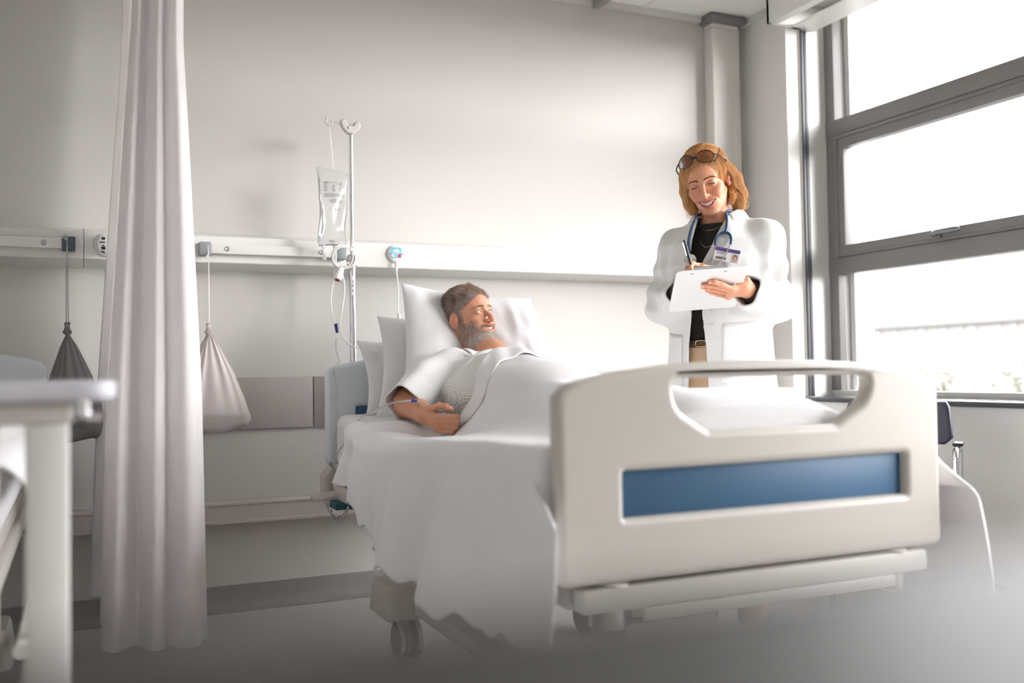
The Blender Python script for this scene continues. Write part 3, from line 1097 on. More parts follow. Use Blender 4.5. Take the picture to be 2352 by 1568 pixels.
def pillow(label, *a, **k):
    o = link_mesh('pillow', pillow_mesh(*a, **k), M_PILLOW, angle=180)
    return tag(o, label, 'pillow', 'pillows behind the patient')
pillow('white pillow under the bearded man, dented by his head, frontmost of the pillows',
       (1.10, 3.44, 1.285), (1.635, 3.44, 1.235), (1.00, 3.17, 0.805), (1.70, 3.17, 0.805), 0.15, 2, dent=(0.02, 0.15, 0.5, 0.8, 0.055))
pillow('white pillow squeezed between the front pillow and the one against the headboard',
       (1.030, 3.525, 1.165), (1.70, 3.53, 1.15), (0.965, 3.33, 0.79), (1.72, 3.34, 0.79), 0.075, 5)
pillow('white pillow resting against the head board, rearmost of the pillows',
       (0.965, 3.595, 1.075), (1.71, 3.60, 1.06), (0.975, 3.50, 0.79), (1.70, 3.50, 0.79), 0.07, 8)

def body_h(x, y):
    """Height of the covered body above the mattress."""
    T = np.interp(y, [1.68, 1.76, 1.84, 1.95, 2.15, 2.35, 2.50, 2.65, 2.80, 2.95, 3.1], [0.05, 0.085, 0.098, 0.098, 0.10, 0.115, 0.150, 0.202, 0.238, 0.262, 0.258])
    up = np.interp(x, [1.0, 1.04, 1.08, 1.17, 1.24, 1.31, 1.36, 1.42, 1.48, 1.56, 1.66, 1.75, 1.80], [0, 0.05, 0.22, 0.56, 0.82, 0.98, 0.98, 0.82, 0.62, 0.46, 0.30, 0.12, 0])
    lg = sstep(0.98, 1.24, x) * sstep(1.74, 1.46, x)
    k = sstep(2.35, 2.75, y)
    return T * (up * k + lg * (1 - k))

def edge_y(x):
    """Where the head end of the blanket lies across the bed."""
    return np.interp(x, [0.70, 0.80, 0.86, 0.92, 0.98, 1.03, 1.08, 1.13, 1.18, 1.24, 1.32, 1.42, 1.52, 1.62, 1.75, 1.9, 2.1],
                     [3.33, 3.27, 3.16, 3.06, 2.965, 2.86, 2.79, 2.82, 2.875, 2.925, 2.950, 2.935, 2.90, 2.86, 2.84, 2.84, 2.84])

def blanket_point(s, t, lift=0.0):
    """s: metres across, 0 at the middle of the bed; t: 0 head end .. 1 foot end."""
    xm = 1.335
    half = 0.462
    hem_l = np.interp(t, [0, 0.12, 0.35, 0.6, 0.85, 1.0], [0.25, 0.30, 0.385, 0.44, 0.45, 0.40])
    drop = np.maximum(np.abs(s) - half, 0)
    x = xm + np.clip(s, -half, half)
    sx = xm + s
    ey = edge_y(sx)
    y = ey + (1.70 - ey) * t
    p2 = np.stack([sx, y, 0 * sx], -1)
    z = 0.795 + lie(y) + body_h(x, y) - 0.026 * np.exp(-((x - 1.015) / 0.075) ** 2 - ((y - 2.80) / 0.10) ** 2)
    # tight rounding over the mattress edge, then hanging cloth that swings out at the hem in soft folds
    r = 0.05
    a = np.clip(drop / r, 0, PI / 2)
    out = np.where(drop > 0, r * np.sin(a), 0)
    down = np.where(drop > 0, r * (1 - np.cos(a)) + np.maximum(drop - r * PI / 2, 0), 0)
    fold = np.sin(y * 11 + 1.2 * np.sin(y * 5.3) + np.sign(s) * 1.1 - drop * 4.0) * 0.030 + np.sin(y * 23 + 2 * np.sin(y * 7) + 1.0) * 0.008
    k = sstep(0.03, 0.42, drop)
    out = out + drop * np.where(s > 0, 0.22, 0.13) + fold * k
    # the head corner of the hanging side is drawn back into slanting pleats
    c = np.exp(-(t / 0.13) ** 2) * sstep(0.0, 0.14, drop) * (s < 0)
    out = out + c * (np.sin(y * 30 - drop * 14 + 0.6) * 0.018 - 0.045)
    x = x + np.sign(s) * out
    z = z - down
    y = y - 0.10 * sstep(0.08, 0.2, drop) * t ** 6
    wrk = wob(p2, 8.0, 2) * 0.0075 + wob(p2 * [1, 0.6, 1], 19.0, 3) * 0.0022
    crs = np.exp(-((drop - 0.05) / 0.2) ** 2)
    z = z + wrk * (drop < 0.02) + lift
    x = x + wrk * crs * np.sign(s) * (drop > 0.02)
    # slack pleats beside the arm
    pl = np.exp(-((sx - 0.93) / 0.09) ** 2) * np.exp(-(t / 0.16) ** 2)
    z = z + pl * (0.020 * np.sin((y + sx * 0.9) * 40) + 0.018)
    return np.stack([x, y, z], -1), hem_l

# ------------------------------------------------------------------ the neighbouring bed at the left edge
nb = make_bed(-1.945, 'neighbouring hospital bed at the left edge of the picture, cream headboard behind the table', 'none', 1.052)
make_mattress(-1.945, 'white mattress of the neighbouring bed at the left edge')
o = None
def nb_blanket():
    S, T = 90, 70
    rows = []
    for t in np.linspace(0, 1, T):
        s = np.linspace(-0.62, 0.60, S)
        p, _ = blanket_point(s, np.full_like(s, t))
        y = 3.05 + (1.73 - 3.05) * t
        p[:, 1] = y
        x = p[:, 0]
        b = 0.0
        p[:, 2] = np.where(np.abs(s) < 0.462, 0.795 + 0.012 * wob(p, 6.0, 5) + 0.02, p[:, 2])
        drop = np.maximum(np.abs(s) - 0.462, 0)
        p[:, 2] = np.where(np.abs(s) >= 0.462, 0.815 - np.where(drop < 0.078, 0.05 * (1 - np.cos(np.clip(drop / 0.05, 0, PI / 2))), 0.05 + drop - 0.078), p[:, 2])
        p[:, 0] -= 1.945
        rows.append(p)
    o = MB().grid(np.array(rows)).build('blanket', M_BLANKET, angle=180)
    m = o.modifiers.new('thick', 'SOLIDIFY')
    m.thickness = 0.006
    m.offset = 1
    return tag(o, 'white blanket on the neighbouring bed at the left edge', 'blanket')
nb_blanket()
sr = thing('side_rail', 'lowered metal side rail hanging on the neighbouring bed at the left edge', 'side rail', (-0.10, 2.4, 0.3))
for z in (0.46, 0.37, 0.28):
    MB().tube([(-0.098, 1.95, z), (-0.095, 2.0, z), (-0.095, 2.95, z), (-0.098, 3.0, z)], 0.013, 12).build('rail_bar', M_RAILW, sr)
for y in (2.02, 2.35, 2.68, 2.93):
    MB().rbox((-0.086, y - 0.02, 0.25), (-0.074, y + 0.02, 0.50), 0.005).build('rail_link', M_CHROME, sr)
# ------------------------------------------------------------------ bed curtain
M_CURT = cloth('curtain_cloth', rgb(250, 248, 248), translucent=0.5, bump=0.12, wscale=260)
def make_curtain():
    base = [(0.035, 3.36), (0.10, 3.30), (0.27, 3.24), (0.30, 3.19), (0.12, 3.10), (0.06, 3.03), (0.20, 2.98), (0.31, 2.94), (0.20, 2.88), (0.075, 2.84), (0.056, 2.80), (0.085, 2.765),
            (0.115, 2.785), (0.145, 2.80), (0.165, 2.765), (0.180, 2.738), (0.205, 2.745), (0.22, 2.765), (0.245, 2.735), (0.27, 2.722), (0.295, 2.735), (0.310, 2.775), (0.326, 2.80), (0.322, 2.84), (0.29, 2.88)]
    base = [(0.058 + (a - 0.056) * 1.11, 3.0 + (b - 2.735) * 1.38) for a, b in base]
    P = smooth_path([(a, b, 0) for a, b in base], 170)[:, :2]
    zs = np.concatenate([[0.150, 0.155, 0.170], np.linspace(0.20, 2.70, 60)])
    rows = []
    for z in zs:
        t = (z - 0.150) / 2.55
        k = np.interp(t, [0, 0.3, 0.6, 0.72, 0.85, 1.0], [1.0, 0.88, 0.62, 0.50, 0.46, 0.62])
        c = np.interp(t, [0, 0.7, 1], [0.208, 0.220, 0.240])
        x = c + (P[:, 0] - 0.208) * k
        ph = np.stack([P[:, 0] * 6, P[:, 1] * 6, np.full(len(P), z * 1.1)], -1)
        x = x + wob(ph, 1.3, 4) * 0.004 * (1 - 0.4 * t)
        y = 3.40 + (P[:, 1] - 3.40) * np.interp(t, [0, 1], [1.0, 1.02]) + wob(ph, 1.5, 6) * 0.005
        rows.append(np.stack([x, y, np.full(len(P), z)], -1))
    o = MB().grid(np.array(rows)).build('curtain', M_CURT, angle=180)
    m = o.modifiers.new('thick', 'SOLIDIFY')
    m.thickness = 0.0015
    t = thing('bed_curtain', 'gathered white curtain hanging between the two beds', 'curtain', (0.2, 3.4, 0.15))
    o.parent = t
    o.matrix_parent_inverse = parent_world(t).inverted()
    for i in range(10):
        y = 3.06 + i * 0.082
        MB().rbox((0.230, y - 0.006, 2.69), (0.240, y + 0.006, 2.716), 0.002).build('curtain_hook', M_WHITE, t)
make_curtain()

# ------------------------------------------------------------------ drawstring bags on the rails
def drawbag(xc, yc, ztop, zbot, wl, wr, bar_z, mcol, label, seed, two):
    t = thing('drawstring_bag', label, 'bag', (xc, yc, zbot), 'drawstring bags hanging from the rails')
    rings = []
    n = 96
    for v in np.linspace(0, 1, 40):
        z = ztop + (zbot - ztop) * v
        w = np.interp(v, [0, 0.04, 0.08, 0.2, 0.45, 0.7, 0.88, 0.96, 1.0], [0.010, 0.007, 0.018, 0.24, 0.58, 0.84, 0.98, 1.0, 0.93])
        d = np.interp(v, [0, 0.05, 0.1, 0.3, 0.6, 0.85, 0.97, 1.0], [0.010, 0.008, 0.012, 0.034, 0.052, 0.056, 0.03, 0.006])
        r = []
        for k in range(n):
            a = k * 2 * PI / n
            c, s = math.cos(a), math.sin(a)
            hw = (wr if c > 0 else wl) * w if v > 0.08 else w
            fold = 1 + (0.30 * math.sin(a * 17 + seed + math.sin(a * 3)) * (1 - v) ** 1.4 + 0.05 * math.sin(a * 7 + v * 5 + seed)) * (v > 0.03)
            x = xc + math.copysign(abs(c) ** 0.8, c) * hw
            y = yc + math.copysign(abs(s) ** 0.9, s) * d * fold
            zz = z - 0.012 * sstep(0.86, 1.0, v) * math.sin(c * 5 + seed) - 0.02 * (c > 0.9) * sstep(0.8, 1, v) * -1 + 0.004 * math.sin(a * 17 + seed) * (v < 0.03)
            r.append((x, y, zz))
        rings.append(r)
    MB().loft(rings).build('bag_body', mcol, t, angle=180)
    st = MB()
    offs = (-0.0035, 0.0035) if two else (0.0, 0.0022)
    for o in offs:
        st.tube([(xc + o, yc, ztop - 0.01), (xc + o * 0.8, yc - 0.002, (ztop + bar_z) / 2), (xc + o * 0.3, yc - 0.012, bar_z - 0.03), (xc, 3.866, bar_z), (xc, 3.868, bar_z + 0.024), (xc, 3.892, bar_z + 0.026)], 0.0019, 6)
    st.build('cord', mat(mcol.name + '_cord', (0.45, 0.44, 0.43) if two else rgb(225, 220, 218), 0.8), t)
    kn = MB()
    if two:
        for q, (a, b) in enumerate(((-0.016, 0.020), (-0.011, 0.028), (-0.020, 0.012), (0.004, 0.024))):
            kn.tube([(xc, 3.866, bar_z + 0.01), (xc + a * 0.6, 3.862, bar_z + 0.01 + b * 0.8), (xc + a, 3.861, bar_z + 0.006 + b * 0.7)], 0.002, 6)
    else:
        for q, (a, b) in enumerate(((-0.006, -0.014), (-0.010, -0.008), (0.003, -0.016))):
            kn.tube([(xc, 3.866, bar_z - 0.02), (xc + a, 3.862, bar_z - 0.02 + b)], 0.0019, 6)
    kn.build('knot', mat(mcol.name + '_cord', (0.45, 0.44, 0.43), 0.8), t)
    ne = MB()
    ne.tube([(xc - 0.006, yc, ztop - 0.012), (xc + 0.006, yc, ztop - 0.012)], 0.009, 12)
    ne.build('gathered_neck', mcol, t)
M_BAGL = cloth('bag_cotton', rgb(204, 196, 195), bump=0.15, wscale=320)
M_BAGD = cloth('bag_cotton_dark', rgb(150, 147, 149), bump=0.15, wscale=320)
drawbag(0.456, 3.86, 1.148, 0.735, 0.135, 0.158, 1.437, M_BAGL, 'pale cotton drawstring bag hanging from the rail right of the curtain', 1.0, False)
drawbag(-0.040, 3.86, 1.148, 0.72, 0.10, 0.145, 1.441, M_BAGD, 'dark grey drawstring bag hanging left of the curtain', 2.2, True)

# ------------------------------------------------------------------ drip stand
PX, PY = 1.004, 3.78
M_IVPL = mat('drip_stand_plastic', rgb(206, 200, 200), 0.45, var=0.01)
iv = thing('drip_stand', 'chrome drip stand with a grey hook head mounted on the bed behind the head board', 'drip stand', (PX, PY, 0.485))
MB().cyl((PX, PY, 1.385), (PX, PY, 1.912), 0.0085, sides=24).build('upper_pole', M_CHROME, iv)
MB().cyl((PX, PY, 0.485), (PX, PY, 1.39), 0.0132, sides=28).build('lower_pole', M_CHROME, iv)
MB().lathe([(0.012, -0.024), (0.020, -0.022), (0.0238, -0.010), (0.0240, 0.004), (0.022, 0.016), (0.016, 0.023), (0.010, 0.025)], (PX, PY, 1.402), (0, 0, 1), 28).build('height_knob', M_IVPL, iv)
gk = MB()
for a in (-2.3, -1.3, -0.4, 0.8, 1.9):
    gk.ball((PX + 0.0225 * math.cos(a), PY + 0.0225 * math.sin(a), 1.403), (0.004, 0.004, 0.012), 10, 8)
gk.build('knob_grip', mat('knob_grip_grey', rgb(190, 188, 186), 0.5), iv)
lab = MB()
th = np.linspace(-2.35, -0.9, 12)
lab.grid([[(PX + 0.0136 * math.cos(a), PY + 0.0136 * math.sin(a), z) for a in th] for z in (1.262, 1.339)])
lb_ = lab.build('sticker', mat('pole_sticker', rgb(240, 238, 238), 0.5), iv)
pm = MB()
for z, w in ((1.320, 0.3), (1.3165, 0.2), (1.313, 0.26), (1.309, 0.12), (1.303, 0.4), (1.2995, 0.32), (1.296, 0.4)):
    pm.grid([[(PX + 0.0139 * math.cos(a), PY + 0.0139 * math.sin(a), zz) for a in np.linspace(-1.65 - w, -1.65 + w, 5)] for zz in (z - 0.0009, z + 0.0009)])
for a0, a1, z0, z1 in ((-1.9, -1.65, 1.284, 1.274), (-1.4, -1.65, 1.284, 1.274), (-1.9, -1.4, 1.2845, 1.2845)):
    u = np.linspace(0, 1, 6)
    pm.tube([(PX + 0.0139 * math.cos(a0 + (a1 - a0) * k), PY + 0.0139 * math.sin(a0 + (a1 - a0) * k), z0 + (z1 - z0) * k) for k in u], 0.0007, 4)
pm.build('sticker_print', M_BLACK, lb_, smooth=False)
Zk = 1 / 2900.0 * 1.06
def zk(a, b):
    return ((a - 567) * Zk, 1.913 + (305 - b) * Zk)
out = [(540, 305), (500, 278), (465, 235), (447, 185), (458, 152), (488, 138), (514, 152), (530, 185), (548, 206), (590, 206), (605, 176), (628, 155), (656, 160), (675, 188), (668, 230), (640, 265), (602, 290), (592, 305)]
P2 = smooth_path([(*zk(a, b), 0) for a, b in out], 70)[:, :2]
me = curve_plate([[tuple(q) for q in P2][::-1]], 0.026, 0.007, 3)
head = link_mesh('hook_head', place_mesh(me, (PX, PY, 0), (1, 0, 0), (0, 0, 1)), M_IVPL, iv)
ax_, az = zk(536, 234)
MB().lathe([(0.005, 0), (0.005, 0.002), (0.001, 0.0025)], (PX + ax_, PY - 0.0135, az), (0, -1, 0), 14).build('screw', M_STEEL, head)
def hk(a, b):
    q = zk(a, b)
    return (PX + q[0], PY, q[1])
ar = MB()
ar.tube([hk(470, 190), hk(410, 183), hk(365, 178)], [0.009, 0.006, 0.0045], 12, flat=0.8)
ar.tube(smooth_path([hk(345, 150), hk(358, 178), hk(345, 208), hk(318, 218), hk(296, 205), hk(287, 180), hk(300, 158), hk(283, 130)], 30), [0.003] * 3 + [0.0045] * 24 + [0.003] * 3, 10)
ar.build('hook_arm', M_IVPL, iv)
MB().tube([hk(560, 205), hk(575, 188), hk(610, 186)], 0.006, 10).build('rear_hook_arm', M_IVPL, iv)
bs = MB()
bs.rbox((PX - 0.018, 3.6555, 0.505), (PX + 0.018, PY - 0.006, 0.530), 0.004)
bs.lathe([(0.014, -0.03), (0.021, -0.028), (0.021, 0.028), (0.014, 0.03)], (PX, PY, 0.518), (0, 0, 1), 24)
bs.build('mounting_bracket', M_STEEL, iv)

# ------------------------------------------------------------------ drip bag hanging on the hook
def film(name, gloss, white):
    m = glass_mat(name, (0.985, 0.99, 0.99), gloss, 0.12)
    nt = m.node_tree
    out = nt.nodes['Material Output']
    old = out.inputs['Surface'].links[0].from_socket
    d = nt.nodes.new('ShaderNodeBsdfDiffuse')
    tl = nt.nodes.new('ShaderNodeBsdfTranslucent')
    for q in (d, tl):
        q.inputs['Color'].default_value = (0.93, 0.95, 0.95, 1)
    a = nt.nodes.new('ShaderNodeAddShader')
    ns_ = nt.nodes.new('ShaderNodeTexNoise')
    ns_.inputs['Scale'].default_value = 22
    mp = nt.nodes.new('ShaderNodeMapRange')
    mp.inputs['To Min'].default_value = white * 0.5
    mp.inputs['To Max'].default_value = white * 1.5
    nt.links.new(ns_.outputs['Fac'], mp.inputs['Value'])
    m1 = nt.nodes.new('ShaderNodeMixShader')
    m1.inputs[0].default_value = 0.5
    nt.links.new(d.outputs[0], m1.inputs[1])
    nt.links.new(tl.outputs[0], m1.inputs[2])
    mx = nt.nodes.new('ShaderNodeMixShader')
    nt.links.new(mp.outputs[0], mx.inputs[0])
    nt.links.new(old, mx.inputs[1])
    nt.links.new(m1.outputs[0], mx.inputs[2])
    nt.links.new(mx.outputs[0], out.inputs['Surface'])
    return m
M_FILM = film('drip_bag_film', 0.32, 0.20)
M_TUBE = film('clear_tube', 0.35, 0.55)
M_CORD = mat('white_cord', rgb(238, 236, 234), 0.5, var=0.01)
BX, BY = 0.926, 3.78
bag = thing('drip_bag', 'clear drip bag of fluid hanging from the hook of the drip stand', 'drip bag', (BX, BY, 1.45))
rows = []
n = 60
for v in np.linspace(0, 1, 48):
    z = 1.763 - v * 0.308
    hw = np.interp(v, [0, 0.12, 0.35, 0.55, 0.7, 0.82, 0.93, 1.0], [0.063, 0.0605, 0.056, 0.051, 0.050, 0.053, 0.058, 0.054])
    cx = BX + np.interp(v, [0, 0.5, 1], [0.0, 0.002, -0.004])
    th = np.interp(v, [0, 0.06, 0.2, 0.5, 0.8, 0.94, 1.0], [0.0006, 0.003, 0.012, 0.022, 0.024, 0.012, 0.001])
    ring = []
    for k in range(n):
        a = k * 2 * PI / n
        c, s = math.cos(a), math.sin(a)
        w = wob(np.array([[c * 2, s * 2, v * 7]]), 2.4, 3)[0]
        ring.append((cx + c * hw + 0.003 * w * (abs(c) > 0.9), BY - 0.005 + math.copysign(abs(s) ** 0.8, s) * th * (1 + 0.22 * w), z + 0.006 * (1 - abs(c)) * (v > 0.93) - (0.010 * c * (1 - v))))
    rings = rows.append(ring)
MB().loft(rows).build('bag_film', M_FILM, bag, angle=180)
sm = MB()
for sgn in (-1, 1):
    sm.tube([(r[0 if sgn > 0 else 30][0], r[0 if sgn > 0 else 30][1], r[0 if sgn > 0 else 30][2]) for r in rows[::3]], 0.0022, 6)
sm.build('welded_edge', M_TUBE, bag)
tx = MB()
rs = np.random.RandomState(11)
for z, x0, x1, hh in ((1.712, -0.040, -0.018, .0011), (1.709, -0.040, -0.022, .0011), (1.711, -0.012, 0.012, .0011), (1.711, 0.026, 0.036, .0011), (1.7055, -0.040, -0.012, .0011), (1.7055, 0.016, 0.036, .0011)):
    xs = x0
    while xs < x1:
        w = rs.uniform(0.002, 0.005)
        tx.add([(BX + xs, 0, z - hh), (BX + xs + w, 0, z - hh), (BX + xs + w, 0, z + hh), (BX + xs, 0, z + hh)], [(0, 1, 2, 3)])
        xs += w + 0.001
for i in range(9):
    z = 1.700 - i * 0.0034
    for x0, x1 in ((-0.038, -0.038 + 0.010 + 0.006 * math.sin(i * 2.1)), (-0.006, 0.004 + 0.004 * math.sin(i * 1.3)), (0.026, 0.030)):
        tx.add([(BX + x0, 0, z - .0008), (BX + x1, 0, z - .0008), (BX + x1, 0, z + .0008), (BX + x0, 0, z + .0008)], [(0, 1, 2, 3)])
for i, (x0, x1) in enumerate(((-0.038, 0.034), (-0.038, 0.036), (-0.038, 0.036), (-0.036, 0.0), (-0.01, 0.014), (-0.024, 0.03), (-0.016, 0.030), (-0.016, 0.030))):
    z = 1.664 - i * 0.0043 - (0.005 if i > 3 else 0)
    xs = x0
    while xs < x1:
        w = rs.uniform(0.002, 0.006)
        tx.add([(BX + xs, 0, z - .001), (BX + xs + w, 0, z - .001), (BX + xs + w, 0, z + .001), (BX + xs, 0, z + .001)], [(0, 1, 2, 3)])
        xs += w + 0.0009
for x, z, w in ((-0.018, 1.603, .0018), (0.004, 1.603, .002), (0.018, 1.603, .004), (0.004, 1.598, .0018), (0.017, 1.598, .004), (0.004, 1.593, .0015)):
    tx.add([(BX + x - w, 0, z - .0012), (BX + x + w, 0, z - .0012), (BX + x + w, 0, z + .0012), (BX + x - w, 0, z + .0012)], [(0, 1, 2, 3)])
for i in range(len(tx.v)):
    a = tx.v[i]
    v = (1.763 - a[:, 2]) / 0.308
    hw = np.interp(v, [0, 0.12, 0.35, 0.55, 0.7, 0.82], [0.063, 0.0605, 0.056, 0.051, 0.050, 0.053])
    th = np.interp(v, [0, 0.06, 0.2, 0.5, 0.8], [0.0006, 0.003, 0.012, 0.022, 0.024])
    a[:, 1] = BY - 0.005 - th * 1.25 * np.sqrt(np.clip(1 - ((a[:, 0] - BX) / hw) ** 2, 0, 1)) ** 0.8 - 0.001
tx.build('printed_text', mat('bag_print', rgb(96, 104, 112), 0.6), bag, smooth=False, recalc=False)
tg = MB()
tg.tube([hk(325, 214), (BX - 0.001, BY - 0.001, 1.83), (BX + 0.003, BY - 0.003, 1.765)], 0.0018, 8)
tg.tube([hk(325, 214), (BX + 0.001, BY + 0.002, 1.83), (BX + 0.004, BY + 0.001, 1.765)], 0.0014, 8)
tg.build('hanging_loop', mat('bag_loop', rgb(238, 234, 222), 0.6), bag)
pt = MB()
pt.tube([(BX - 0.040, BY - 0.004, 1.462), (BX - 0.038, BY - 0.005, 1.425)], 0.006, 12)
pt.rbox((BX - 0.044, BY - 0.012, 1.400), (BX - 0.029, BY + 0.002, 1.423), 0.003)
pt.lathe([(0.003, 0), (0.003, 0.002), (0.0005, 0.002)], (BX - 0.0365, BY - 0.012, 1.411), (0, -1, 0), 12)
pt.build('injection_port', M_TUBE, bag)
pt = MB()
pt.tube([(BX + 0.006, BY - 0.004, 1.460), (BX + 0.007, BY - 0.005, 1.430)], 0.0075, 12)
pt.build('outlet_port', M_TUBE, bag)

# infusion line with its drip chamber, roller and blue clip
ln = thing('infusion_line', 'clear infusion line looping from the drip bag down to his arm', 'infusion line', (BX, BY, 1.0))
MB().lathe([(0.004, 0.030), (0.0085, 0.027), (0.0092, 0.0), (0.0092, -0.028), (0.007, -0.036), (0.0028, -0.040)], (BX + 0.005, BY - 0.006, 1.405), (0.05, 0, 1), 20).build('drip_chamber', M_TUBE, ln)
pA = smooth_path([(BX + 0.005, BY - 0.006, 1.366), (BX - 0.003, BY - 0.008, 1.31), (BX - 0.012, BY - 0.008, 1.25), (BX - 0.010, BY - 0.008, 1.20), (BX + 0.001, BY - 0.008, 1.155), (BX + 0.008, BY - 0.008, 1.135)], 40)
MB().tube(pA, 0.0026, 8).build('tube', M_CORD, ln)
MB().lathe([(0.0055, 0.018), (0.0075, 0.012), (0.006, -0.018), (0.004, -0.020)], (BX + 0.009, BY - 0.008, 1.130), (-0.15, 0, 1), 16).build('blue_clip', mat('clip_blue', rgb(36, 52, 120), 0.4), ln, label='dark blue clip on the tube')
pB = smooth_path([(0.940, 3.80, 1.09), (0.938, 3.80, 1.05), (0.944, 3.795, 1.02), (0.944, 3.76, 0.992), (0.905, 3.64, 0.990), (0.884, 3.616, 0.96), (0.894, 3.614, 0.90), (0.890, 3.614, 0.84), (0.897, 3.614, 0.77), (0.884, 3.612, 0.71), (0.875, 3.60, 0.64), (0.872, 3.58, 0.595)], 90)
MB().tube(pB, 0.0022, 8).build('tube', M_TUBE, ln)
pC = smooth_path([(0.872, 3.58, 0.595), (0.868, 3.545, 0.625), (0.872, 3.50, 0.665), (0.872, 3.43, 0.69), (0.868, 3.34, 0.735), (0.884, 3.22, 0.800), (0.898, 3.10, 0.825), (0.915, 3.030, 0.846)], 70)
MB().tube(pC, 0.0024, 8).build('tube', M_TUBE, ln)

# nurse call lead with pendant, hung in a coil on the stand
nc = thing('nurse_call', 'white nurse call pendant with a red button hanging in its coiled lead', 'call button', (0.95, 3.76, 1.33))
cp = [(1.222, 3.892, 1.418), (1.222, 3.885, 1.38), (1.224, 3.87, 1.30), (1.216, 3.85, 1.22), (1.208, 3.82, 1.175), (1.205, 3.79, 1.13), (1.19, 3.75, 1.09), (1.15, 3.70, 1.05), (1.09, 3.70, 1.038), (1.02, 3.735, 1.045), (0.97, 3.752, 1.075), (0.945, 3.758, 1.13), (0.955, 3.76, 1.20), (0.966, 3.762, 1.28), (0.960, 3.76, 1.335), (0.945, 3.758, 1.362)]
MB().tube(smooth_path(cp, 120), 0.0028, 8).build('lead', M_CORD, nc)
co = MB()
for k, (cx, cz, r, yy) in enumerate(((0.958, 1.415, 0.043, 3.757), (0.964, 1.410, 0.041, 3.752))):
    a = np.linspace(0, 2 * PI, 48)[:-1]
    co.tube([(cx + r * (1.0 + 0.12 * k) * math.cos(t), yy + 0.004 * math.sin(2 * t), cz + r * 1.05 * math.sin(t)) for t in a], 0.0028, 8, closed=True)
co.tube(smooth_path([(0.992, 3.755, 1.44), (1.0, 3.756, 1.47), (1.006, 3.77, 1.452)], 10), 0.0028, 8)
co.tube(smooth_path([(0.950, 3.752, 1.372), (0.962, 3.750, 1.385), (0.985, 3.752, 1.39)], 10), 0.0028, 8)
co.build('coiled_lead', M_CORD, nc)
pd_ax = Vector((-0.42, -0.35, -1)).normalized()
pend = MB().lathe([(0.0045, -0.030), (0.011, -0.028), (0.0135, -0.018), (0.0155, 0.010), (0.0165, 0.022), (0.015, 0.026), (0.0, 0.0262)], (0.943, 3.752, 1.342), pd_ax, 28).build('pendant', M_CORD, nc)
q = Vector((0.943, 3.752, 1.342)) + pd_ax * 0.026
MB().lathe([(0.0085, 0), (0.0085, 0.002), (0.006, 0.0035), (0, 0.004)], tuple(q), pd_ax, 20).build('red_button', mat('button_red', rgb(168, 30, 62), 0.35), pend, label='red push button')
MB().lathe([(0.0055, 0.020), (0.0065, 0.012), (0.0065, -0.014), (0.004, -0.026)], (1.222, 3.888, 1.398), (0, 0, 1), 16).build('plug', M_CORD, nc)
MB().lathe([(0.003, 0.040), (0.007, 0.032), (0.0075, -0.02), (0.005, -0.034)], (1.2065, 3.805, 1.155), (0.06, 0.25, 1), 16).build('inline_connector', M_CORD, nc)

# ------------------------------------------------------------------ overbed table at the left edge
ob = thing('overbed_table', 'white overbed table in the left foreground, its rounded end pointing to the curtain', 'table', (-0.04, 1.45, 0))
out = round_poly([(-0.72, 1.40), (0.047, 1.40), (0.047, 1.80), (-0.72, 1.80)], 0.05, 8)
me = curve_plate([out], 0.027, 0.008, 4)
me.transform(Matrix.Translation((0, 0, 0.932)))
link_mesh('table_top', me, mat('table_top_white', rgb(206, 206, 214), 0.35, var=0.01), ob)
MB().rbox((-0.66, 1.425, 0.888), (-0.008, 1.77, 0.9182), 0.006).build('apron', M_BEDPL, ob)
MB().rbox((-0.066, 1.425, 0.08), (-0.013, 1.50, 0.888), 0.005).build('column', M_WHITE, ob)
bs = MB()
bs.rbox((-0.066, 1.16, 0.045), (-0.013, 1.76, 0.082), 0.008)
bs.rbox((-0.60, 1.18, 0.045), (-0.03, 1.225, 0.08), 0.008)
bs.rbox((-0.60, 1.70, 0.045), (-0.03, 1.745, 0.08), 0.008)
bs.build('floor_frame', M_RAILW, ob)
for x, y in ((-0.58, 1.20), (-0.58, 1.72), (-0.04, 1.20), (-0.04, 1.72)):
    MB().lathe([(0.01, -0.01), (0.022, -0.009), (0.0225, 0.009), (0.01, 0.01)], (x, y, 0.0227), (1, 0, 0), 18).build('caster', M_TYRE, ob)
lv = MB()
lv.tube(smooth_path([(0.004, 1.44, 0.917), (0.006, 1.44, 0.904), (0.014, 1.44, 0.898), (0.030, 1.435, 0.897)], 12), 0.006, 10)
lv.cyl((0.004, 1.44, 0.896), (0.004, 1.44, 0.918), 0.010)
lv.tube([(-0.012, 1.44, 0.897), (-0.03, 1.44, 0.893)], 0.006, 10)
lv.build('release_lever', M_CHROME, ob)

# ------------------------------------------------------------------ grey table right under the lens
ft = thing('grey_table', 'blurred dark grey tabletop across the bottom foreground, closest to the camera', 'table', (0.2, -0.15, 0))
edge = [(-0.55, 0.168), (-0.03, 0.160), (0.084, 0.158), (0.23, 0.150), (0.9, 0.12), (0.9, -0.42), (-0.55, -0.42)]
me = curve_plate([round_poly(edge, [0.02, 0, 0, 0, 0.02, 0.04, 0.04], 5)], 0.022, 0.006, 3)
me.transform(Matrix.Translation((0, 0, 0.8975)))
link_mesh('table_top', me, mat('grey_laminate', rgb(42, 41, 40), 0.55, var=0.05, vscale=14), ft)
MB().cyl((0.2, -0.2, 0.06), (0.2, -0.2, 0.8863), 0.03).build('pedestal', M_STEEL, ft)
MB().lathe([(0.24, 0.001), (0.24, 0.02), (0.06, 0.05), (0.03, 0.062)], (0.2, -0.2, 0), (0, 0, 1), 40).build('round_base', M_STEEL, ft)

